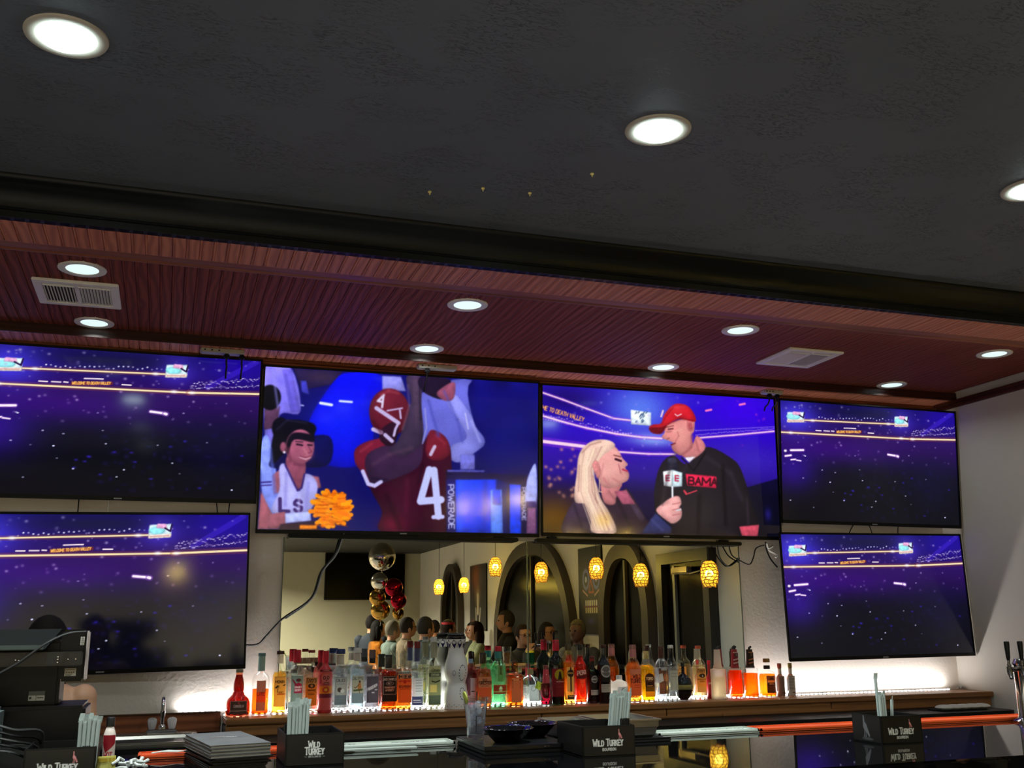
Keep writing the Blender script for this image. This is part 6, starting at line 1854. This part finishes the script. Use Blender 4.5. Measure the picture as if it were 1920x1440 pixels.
def person(label, loc, rz, h=1.7, seat=None, skin=(196, 140, 110), shirt=(60, 70, 80), legs=(30, 32, 38), hair=(30, 22, 18), long_hair=False, bare=False, lean=0.0, chin_hand=False, glasses=False, cap=None, sequin=False, turn=0.0):
    s = h / 1.7
    t = thing('person', label, 'person', loc, rz)
    drop = 0.0
    if seat is not None:
        drop = .90 * s - (seat + .09)
    V = lambda x, y, z: Vector((x * s, y * s + lean * max(0, z - .95) * s, z * s - drop))
    b, c, l = MB(), MB(), MB()

    def loft(mb, secs, add=0.0):
        n = 20
        vs, fs = [], []
        for z, cy, rx, ry in secs:
            o = V(0, cy, z)
            for i in range(n):
                a = 2 * PI * i / n
                vs.append((o.x + (rx * s + add) * math.cos(a), o.y + (ry * s + add) * math.sin(a), o.z))
        for j in range(len(secs) - 1):
            for i in range(n):
                fs.append((j * n + i, j * n + (i + 1) % n, (j + 1) * n + (i + 1) % n, (j + 1) * n + i))
        fs += [list(range(n))[::-1], [(len(secs) - 1) * n + i for i in range(n)]]
        mb.add(vs, fs)
    torso = [(.86, .0, .13, .10), (.95, 0, .165, .115), (1.04, 0, .15, .10), (1.12, 0, .138, .095), (1.22, 0, .15, .105), (1.32, .0, .165, .11), (1.38, .005, .165, .095), (1.43, .01, .12, .075), (1.455, .012, .06, .06)]
    loft(b, torso)
    b.tube([V(0, .012, 1.42), V(0, .0, 1.50), V(0, -.01, 1.56)], [.06 * s, .052 * s, .054 * s], 14)
    hc = V(0, -.018, 1.598)
    b.ell(hc, (.073 * s, .092 * s, .108 * s), 18, 14)
    b.ell(hc + Vector((0, -.035, -.055)) * s, (.05 * s, .055 * s, .05 * s), 14, 10)
    b.ell(hc + Vector((0, -.096, -.022)) * s, (.013 * s, .018 * s, .022 * s), 8, 6)
    for e in (-1, 1):
        b.ell(hc + Vector((e * .074, .008, -.015)) * s, (.009 * s, .02 * s, .03 * s), 8, 6)
    arms = []
    for e in (-1, 1):
        sh = V(e * .165, .01, 1.385)
        if seat is None:
            el, wr = V(e * .215, .03, 1.12), V(e * .20, -.10, .92)
        elif chin_hand and e > 0:
            el, wr = V(.16, -.28, 1.14), V(.05, -.15, 1.42)
        else:
            el, wr = V(e * .21, -.12, 1.14), V(e * .09, -.33, 1.10)
        b.tube([sh, sh.lerp(el, .35), el, el.lerp(wr, .35), wr], [.052 * s, .047 * s, .038 * s, .037 * s, .026 * s], 14)
        b.ell(sh, (.056 * s, .056 * s, .056 * s), 14, 10)
        fingers(b, wr, (wr - el) if not (chin_hand and e > 0) else Vector((-.4, .1, .5)), -e, s)
        arms.append((sh, el, wr))
    for e in (-1, 1):
        hp = V(e * .085, 0, .90)
        if seat is None:
            kn, an = V(e * .095, -.01, .49), V(e * .095, .02, .09)
        else:
            kn, an = V(e * .10, -.42, .88), V(e * .10, -.38, .46)
        b.tube([hp, hp.lerp(kn, .5), kn, kn.lerp(an, .35), an], [.082 * s, .072 * s, .052 * s, .05 * s, .036 * s], 14)
        b.ell(an + Vector((0, -.06, -.045)) * s, (.042 * s, .11 * s, .035 * s), 12, 8)
        l.tube([hp, hp.lerp(kn, .5), kn, kn.lerp(an, .35), an], [.095 * s, .084 * s, .066 * s, .064 * s, .056 * s], 14)
    loft(l, [(.86, .0, .14, .11), (.95, 0, .172, .122), (1.03, 0, .158, .108)], .004)
    o = b.build('body', pm('skin_%d_%d' % (skin[0], skin[1]), skin, .55), t)
    md = o.modifiers.new('blend', 'REMESH')
    md.mode = 'VOXEL'
    md.voxel_size = .011 * s
    md.use_smooth_shade = True
    top = torso[1:] if not bare else torso[1:6]
    loft(c, top, .010)
    if bare:
        for e in (-1, 1):
            c.tube([V(e * .08, -.09, 1.30), V(e * .095, -.06, 1.40), V(e * .085, .02, 1.45), V(e * .06, .09, 1.38), V(e * .04, .105, 1.26)], .006, 8)
    else:
        for sh, el, wr in arms:
            c.tube([sh, sh.lerp(el, .35), el, el.lerp(wr, .35), wr], [.064 * s, .058 * s, .05 * s, .047 * s, .036 * s], 14)
            c.ell(sh, (.067 * s, .066 * s, .066 * s), 14, 10)
        c.tube([V(0, .012, 1.42), V(0, .008, 1.475)], [.075 * s, .062 * s], 16)
    if sequin:
        sm_ = pm('gold_sequins', (196, 120, 40), .22, .9, bump=(90, 1.0))
    else:
        sm_ = pm('shirt_%d_%d_%d' % shirt, shirt, .8, var=(18, .25))
    c.build('top' if bare else 'shirt', sm_, t)
    l.build('trousers', pm('trousers_%d_%d' % legs[:2], legs, .8), t)
    hb = MB()
    hc2 = hc + Vector((0, .012, .016)) * s
    n, m = 20, 12
    vs, fs = [], []
    rx, ry, rz_ = .083 * s, .098 * s, .108 * s
    prof = [(max(.01, math.sin(PI * j / m)), -math.cos(PI * j / m)) for j in range(m + 1)]
    hb.lathe(prof, n=n, T=Matrix.Translation(hc2) @ Matrix.Diagonal((rx, ry, rz_, 1)))
    keep = []
    for f in hb.f:
        ctr = sum((Vector(hb.v[i]) for i in f), Vector()) / len(f) - hc2
        if ctr.y > -.035 * s and ctr.z > -.075 * s or ctr.z > .055 * s:
            keep.append(f)
    hb.f, hb.m = keep, [0] * len(keep)
    if long_hair:
        hb.ell(hc2 + Vector((0, .055, -.09)) * s, (.085 * s, .05 * s, .15 * s), 16, 12)
        for e in (-1, 1):
            hb.ell(hc2 + Vector((e * .068, .02, -.08)) * s, (.028 * s, .045 * s, .11 * s), 12, 10)
    hb.build('hair', pm('hair_%d_%d' % hair[:2], hair, .75, spec=.15, bump=(120, .3)), t)
    if cap:
        MB().lathe([(.088 * s, -.01 * s), (.09 * s, .02 * s)], n=24, c=tuple(hc2 + Vector((0, 0, .045)) * s), cap=False).build('headband', pm('headband_red', cap, .6), t)
    for e in (-1, 1):
        MB().ell(hc + Vector((e * .029, -.082, .008)) * s, (.011 * s, .008 * s, .008 * s), 10, 6).build('eye', pm('eye_dark', (24, 18, 16), .2), t)
    if glasses:
        g = MB()
        for e in (-1, 1):
            pts = [hc + Vector((e * .032 + .026 * math.cos(a), -.100, .008 + .02 * math.sin(a))) * s for a in [2 * PI * k / 16 for k in range(16)]]
            g.tube(pts, .0028 * s, 6, closed=True)
            g.tube([hc + Vector((e * .058, -.098, .012)) * s, hc + Vector((e * .08, .0, .008)) * s], .0022 * s, 6)
        g.tube([hc + Vector((-.008, -.101, .012)) * s, hc + Vector((.008, -.101, .012)) * s], .0025 * s, 6)
        g.build('glasses', M_BLACK, t)
    if seat is None or True:
        f = MB()
        for e in (-1, 1):
            an = V(e * .095, .02, .09) if seat is None else V(e * .10, -.38, .46)
            f.ell(an + Vector((0, -.055, -.05)) * s, (.05 * s, .125 * s, .042 * s), 14, 8)
        f.build('shoes', M_MATTE, t)
    return t


person('person with dark hair and bare shoulders standing with back turned behind the till', (-.385, -.93, 0), PI - .12, h=1.455, bare=True, skin=(186, 140, 110), shirt=(24, 22, 24), legs=(22, 22, 26), hair=(16, 11, 9), long_hair=True)

DN = (.62, None)
folk = [
    ('person with black hair in a navy jacket, farthest of the mirrored guests', 2.73, -9.20, 1.556, .5, dict(shirt=(24, 34, 48), hair=(18, 14, 14))),
    ('person with long black hair in a gold sequin top, in the mirror', 2.68, -8.50, 1.490, 1.5, dict(sequin=True, long_hair=True, hair=(14, 12, 12))),
    ('person with short grey hair in a grey-green shirt, in the mirror', 2.72, -7.80, 1.477, 1.4, dict(shirt=(100, 116, 110), hair=(120, 112, 100))),
    ('person with glasses in a beige checked shirt, in the mirror', 2.75, -7.10, 1.510, 1.5, dict(shirt=(150, 130, 104), hair=(44, 36, 30), glasses=True)),
    ('person with thinning dark hair in a grey-blue shirt, in the mirror', 2.77, -6.30, 1.510, 1.2, dict(shirt=(84, 92, 96), hair=(52, 46, 42), h=1.78)),
    ('person in a dark cap of hair behind the red headband, in the mirror', 3.80, -9.90, 1.485, .6, dict(shirt=(52, 50, 48), hair=(34, 28, 24))),
    ('person with a red headband facing right, in the mirror', 3.57, -8.30, 1.487, 1.5, dict(shirt=(150, 156, 150), hair=(40, 28, 22), cap=(190, 40, 50))),
    ('person with long brown hair in a pale green top facing left, in the mirror', 3.73, -7.50, 1.460, -1.5, dict(shirt=(156, 162, 120), hair=(50, 32, 24), long_hair=True)),
    ('person with glasses and cropped hair in black, in the mirror', 4.14, -9.05, 1.452, -1.8, dict(shirt=(24, 22, 22), hair=(24, 18, 16), skin=(150, 100, 76), glasses=True)),
    ('person with swept grey hair in a dark jacket facing left, in the mirror', 3.88, -6.75, 1.58, -1.45, dict(shirt=(38, 34, 32), hair=(60, 52, 44), h=1.8)),
    ('person with glasses resting the chin on one hand, in the mirror', 3.62, -5.45, 1.420, 2.9, dict(shirt=(30, 28, 30), hair=(40, 26, 20), glasses=True, chin_hand=True)),
    ('person with curly hair and glasses in a flowered top, in the mirror', 4.06, -5.90, 1.440, 2.7, dict(shirt=(110, 84, 92), hair=(34, 24, 20), glasses=True, long_hair=True, skin=(170, 118, 90))),
    ('person with grey braided hair in a grey jacket, rightmost of the mirrored guests', 3.97, -4.75, 1.463, -2.2, dict(shirt=(66, 62, 58), hair=(92, 84, 74), skin=(104, 70, 54))),
]
st = None
for lb, x, y, top, rz, kw in folk:
    h = kw.get('h', 1.7)
    # seat height that brings the top of the head where the mirror shows it
    seat = top - (1.72 - .90) * h / 1.7 - .09
    person(lb, (x, y, 0), rz, seat=seat, **kw)
    q = thing('bar_stool', 'dark bar stool under a mirrored guest', 'stool', (x, y, 0), rz, 'stools in the dining room')
    MB().lathe([(.0005, seat - .06), (.17, seat - .06), (.19, seat - .04), (.18, seat - .012), (.0005, seat - .008)], n=24, cap=False).build('seat', M_MATTE, q)
    for k in range(4):
        a = PI / 4 + k * PI / 2
        MB().tube([(.12 * math.cos(a), .12 * math.sin(a), seat - .05), (.2 * math.cos(a), .2 * math.sin(a), 0)], .014, 8).build('leg', M_MATTE, q)

# ------------------------------------------------------------------ dining room seen in the mirror
M_FRAME = pm('arch_frame_brown', (62, 52, 44), .45)
M_NIGHT = pm('night_glass', (6, 5, 4), .22, spec=.05)


def onwall(y):
    return Matrix(((0, 1, 0, XR), (1, 0, 0, y), (0, 0, 1, 0), (0, 0, 0, 1)))


def arch_outline(hw, spring, apex, base, n=14):
    L = [(-hw, base), (-hw, spring)]
    for i in range(1, n + 1):
        t_ = i / n
        L.append((-hw * math.cos(t_ * PI / 2) ** .8 if t_ < 1 else 0, spring + (apex - spring) * math.sin(t_ * PI / 2) ** 1.15))
    return L + [(-x, z) for x, z in L[-2::-1]]


for i, (yc, hw, spr, apx, fw) in enumerate(((-7.25, 1.42, 1.25, 2.43, .16), (-4.46, .585, 1.5, 2.20, .14), (-11.02, .54, 1.55, 2.36, .10))):
    out, inn = arch_outline(hw, spr, apx, .25), arch_outline(hw - fw, spr, apx - fw * 1.05, .25)
    T = onwall(yc)
    wn = MB().strip(out, inn, -.10, 0.0, T=T).build('window_%d' % (i + 1), M_FRAME, ang=40)
    struct(wn)
    MB().prism(inn, -.03, -.01, T=T).build('pane', M_NIGHT, wn, smooth=False)
    b = MB()
    b.box((0, -.045, (.25 + apx - fw) / 2), (.04, .03, apx - fw - .3), T=T)
    b.build('mullion', M_FRAME, wn, smooth=False)
    MB().box((0, -.08, .22), (2 * hw + .1, .16, .06), T=T, bev=.01).build('sill', M_FRAME, wn)
T = onwall(-3.2)
dr = struct(MB().strip([(-.48, 0), (-.48, 2.04), (.48, 2.04), (.48, 0)], [(-.38, 0), (-.38, 1.94), (.38, 1.94), (.38, 0)], -.09, 0, T=T).build('door_1', pm('door_frame_dark', (26, 24, 22), .4), smooth=False))
MB().box((0, -.02, .97), (.76, .03, 1.94), T=T).build('door_leaf', M_NIGHT, dr, smooth=False)
MB().box((-.2, -.045, .97), (.04, .03, 1.9), T=T).build('stile', pm('stile_grey', (120, 118, 108), .4), dr, smooth=False)
b = MB().box((.0, -.085, 1.87), (.30, .05, .06), T=T, bev=.006)
b.tube([T @ Vector((-.1, -.12, 1.85)), T @ Vector((.3, -.16, 1.83)), T @ Vector((.34, -.05, 1.86))], .008, 8)
b.build('door_closer', pm('closer_metal', (170, 160, 140), .35, .6), dr)


def poster(y, z, w, h, p, label):
    t = thing('wall_art', label, 'picture', (XR - .0125, y, z))
    MB().box((0, 0, 0), (.02, w, h), bev=.002).build('canvas_frame', M_MATTE, t)
    o = put('print', p.mesh('print', w - .004, h - .004, printed('art_print', 0)), t)
    o.rotation_euler = (0, 0, -PI / 2)
    o.location = (-.0112, 0, 0)


p = Paint(60, 90, (30, 22, 18), [(0, 0), (1, 0), (1, 1.5), (0, 1.5)])
p.ell(.6, .3, .4, .5, (170, 90, 30), .9, soft=.3); p.ell(.3, .3, .2, .3, (90, 84, 80), .8, soft=.3); p.ell(.5, .75, .18, .3, (220, 190, 130), .8, soft=.3)
p.line([(.5, .7), (.5, 1.1)], .1, (230, 214, 180)); p.line([(.35, 1.0), (.4, 1.3)], .06, (210, 200, 180)); p.line([(.62, 1.0), (.6, 1.3)], .06, (210, 200, 180)); p.ell(.8, 1.3, .16, .1, (150, 40, 30), .8, soft=.2)
poster(-9.67, 1.80, .82, .95, p, 'tall orange and dark abstract canvas between two arched windows')
p = Paint(60, 96, (16, 13, 16), [(0, 0), (1, 0), (1, 1.6), (0, 1.6)])
p.ell(.45, .6, .42, .5, (44, 44, 84), .8, soft=.25)
for ex in (.22, .66):
    p.ell(ex, .6, .15, .2, (90, 100, 170)); p.ell(ex, .6, .09, .13, (20, 16, 30)); p.ell(ex, .6, .05, .06, (150, 160, 210))
p.line([(.44, .62), (.34, .84), (.54, .84), (.46, .62)], .035, (170, 70, 50)); p.line([(.1, .8), (.3, .9)], .03, (200, 150, 150)); p.line([(.6, .9), (.8, .8)], .03, (200, 150, 150))
for i in range(6):
    p.rect(.2 + i * .09, .98, .26 + i * .09, 1.08, (214, 206, 196)); p.rect(.2 + i * .09, 1.12, .26 + i * .09, 1.22, (206, 190, 150))
p.line([(.18, 1.1), (.76, 1.1)], .02, (150, 40, 46)); p.ell(.47, 1.36, .26, .1, (60, 50, 140), .9, soft=.2)
poster(-5.43, 1.77, .64, .93, p, 'dark canvas of a painted festive skull beside the large arched window')
t = thing('television', 'switched-off black screen high on the far dining room wall', 'television', (3.4, YF + .05, 2.26))
MB().box((0, 0, 0), (1.44, .05, .82), bev=.006).build('housing', M_BLACK, t)
MB().box((0, .0265, .005), (1.41, .003, .78)).build('screen', M_NIGHT, t, smooth=False)

# basket pendants
prof = [(.35, 1.0), (.62, .95), (.86, .80), (.98, .58), (1.0, .42), (.93, .22), (.78, .06), (.70, 0)]
sr, shh = .072, .20
ring = MB()
for j in range(9):
    z = j / 8
    r_ = np.interp(z, [q[1] for q in prof[::-1]], [q[0] for q in prof[::-1]]) * sr
    ring.tube([(r_ * math.cos(a) * (1 + .02 * math.sin(8 * a + j)), r_ * math.sin(a) * (1 + .02 * math.sin(8 * a + j)), z * shh + .004 * math.sin(5 * a + j * 2)) for a in [2 * PI * k / 24 for k in range(24)]], .0032, 5, closed=True)
for k in range(11):
    a = 2 * PI * k / 11
    ring.tube([(np.interp(z, [q[1] for q in prof[::-1]], [q[0] for q in prof[::-1]]) * sr * math.cos(a + .35 * math.sin(9 * z)), np.interp(z, [q[1] for q in prof[::-1]], [q[0] for q in prof[::-1]]) * sr * math.sin(a + .35 * math.sin(9 * z)), z * shh) for z in [i / 8 for i in range(9)]], .0028, 5)
m_wick = pm('amber_wicker', (150, 92, 24), .5)
me_ring = ring.mesh('shade', m_wick)
me_liner = MB().lathe([(r_ * sr * .95, z * shh) for r_, z in prof[::-1]], n=24, cap=False).mesh('liner', liquid('amber_parchment', (255, 234, 104), .7))
me_bulb = MB().ell((0, 0, .09), (.024, .024, .032), 14, 10).mesh('bulb', pm('lit_bulb', (255, 230, 170), .4, emit=((255, 232, 160), 10.0)))
for i, (x, y, z, lb) in enumerate(((3.50, -8.5, 1.975, 'farthest basket pendant, leftmost in the mirror'), (3.85, -8.5, 2.0, 'basket pendant in front of the small arched window'), (3.42, -5.75, 2.095, 'high basket pendant in front of the orange canvas'), (3.66, -4.95, 2.0, 'basket pendant in front of the large arched window'), (3.93, -4.15, 2.0, 'basket pendant in front of the skull canvas'), (4.06, -3.45, 1.905, 'basket pendant in front of the narrow arched window'), (4.08, -2.25, 1.86, 'basket pendant in front of the dark door'), (-.35, -7.4, 1.9, 'basket pendant at the left of the dining room, behind the camera'))):
    t = thing('pendant_lamp', 'amber woven ' + lb, 'lamp', (x, y, z - .165), .7 * i, 'basket pendant lamps')
    put('shade', me_ring, t)
    put('liner', me_liner, t)
    put('bulb', me_bulb, t)
    zc = (ZC if y > -6.4 else 2.68) - z + .165
    MB().tube([(0, 0, shh), (0, 0, zc - .01)], .003, 6).build('cord', M_BLACK, t)
    MB().lathe([(.001, zc - .02), (.04, zc - .015), (.05, zc)], n=16, cap=False).build('canopy', M_MATTE, t)
    l = bpy.data.lights.new('lamp_glow', 'POINT')
    l.energy = PENDANT_W * (.16 if 4 < i < 7 else 1)
    l.color = (1, .80, .36)
    l.shadow_soft_size = .03
    o = bpy.data.objects.new('lamp_glow', l)
    COL.objects.link(o)
    o.parent = t
    o.location = (0, 0, .10)

# foil balloons
gold, rose, silv = pm('gold_foil', (196, 150, 70), .14, 1.0), pm('red_foil', (170, 24, 44), .14, 1.0), pm('silver_foil', (216, 206, 190), .1, 1.0)
for x, y, z, r_, m_, lb in ((2.62, -8.0, 2.27, .19, silv, 'large silver foil balloon at the top of the bunch'), (2.51, -7.6, 1.944, .115, silv, 'silver foil balloon below the large one'), (2.64, -7.35, 1.86, .12, rose, 'upper red foil balloon of the bunch'), (2.50, -7.65, 1.75, .11, gold, 'upper gold foil balloon of the bunch'), (2.70, -7.35, 1.707, .11, rose, 'lower red foil balloon of the bunch'), (2.55, -7.7, 1.60, .13, gold, 'largest gold foil balloon at the bottom of the bunch'), (2.73, -7.5, 1.565, .09, gold, 'small gold foil balloon at the bottom right of the bunch')):
    t = thing('foil_balloon', lb, 'balloon', (x, y, z), rng.uniform(-.5, .5))
    b = MB()
    nn, mm = 32, 12
    for j in range(1):
        r_ = r_ * .93
        b.lathe([(max(.001, math.sin(PI * k / mm)) * r_, -math.cos(PI * k / mm) * r_ * 1.0) for k in range(mm + 1)], n=nn, sy=.62, flute=.035, fn=16)
    b.build('foil', m_, t, ang=60)
    MB().tube([(0, 0, -r_ * .98), (0, 0, -r_ * 1.12)], [.004, .016], 8).build('neck_tail', m_, t)
    MB().tube([(0, 0, -r_ * 1.1), (.01, 0, -r_ * 1.3), (0, 0, -r_ * 1.6)], .0015, 5).build('ribbon', M_WHITE, t)

# a tall table with drinks, and ladder-back chairs
t = thing('pub_table', 'tall wooden table in the dining room behind the bar guests', 'table', (3.05, -3.85, 0))
MB().box((0, 0, 1.055), (.7, .55, .035), bev=.006).build('tabletop', M_SHELF, t)
for sx in (-1, 1):
    for sy in (-1, 1):
        MB().box((sx * .31, sy * .23, .52), (.05, .05, 1.04), bev=.004).build('leg', M_MATTE, t)
t = thing('beer_glass', 'tall beer glass on the pub table', 'glass', (2.95, -3.95, 1.073))
MB().lathe([(.0005, .004), (.03, 0), (.042, .15), (.040, .15), (.028, .01), (.0005, .01)], n=28, cap=False).build('tumbler', CLEAR, t)
MB().lathe([(.0005, .012), (.027, .012), (.035, .10), (.0005, .101)], n=24, cap=False).build('beer', LQ((190, 150, 110), .6), t)
t = thing('drink_jar', 'teal drink jar with a yellow lid on the pub table', 'jar', (3.10, -3.75, 1.073))
MB().lathe([(.0005, .002), (.036, 0), (.038, .01), (.038, .09), (.030, .10), (.0005, .101)], n=28, cap=False).build('jar_body', LQ((60, 150, 130), .5), t)
MB().lathe([(.0005, .1), (.037, .1), (.037, .118), (.0005, .119)], n=28, cap=False).build('lid', pm('yellow_lid', (206, 180, 30), .4), t)
ch = thing('ladder_back_chair', 'brown wooden chair by the far dining room wall, nearer one', 'chair', (1.75, -8.0, 0), 0, 'dining chairs')
for sx in (-1, 1):
    MB().box((sx * .2, .2, .56), (.04, .04, 1.12), bev=.005).build('post', M_FRAME, ch)
    MB().box((sx * .2, -.18, .28), (.04, .04, .56), bev=.005).build('leg', M_FRAME, ch)
MB().box((0, 0, .57), (.46, .44, .05), bev=.01).build('seat', pm('brown_leather', (92, 48, 34), .5), ch)
for k in range(3):
    MB().box((0, .2, .75 + k * .13), (.38, .025, .07), bev=.004).build('slat', pm('chair_slat', (104, 66, 44), .5), ch)
dup(ch, (1.15, -8.4, 0), 'brown wooden chair by the far dining room wall, farther one')
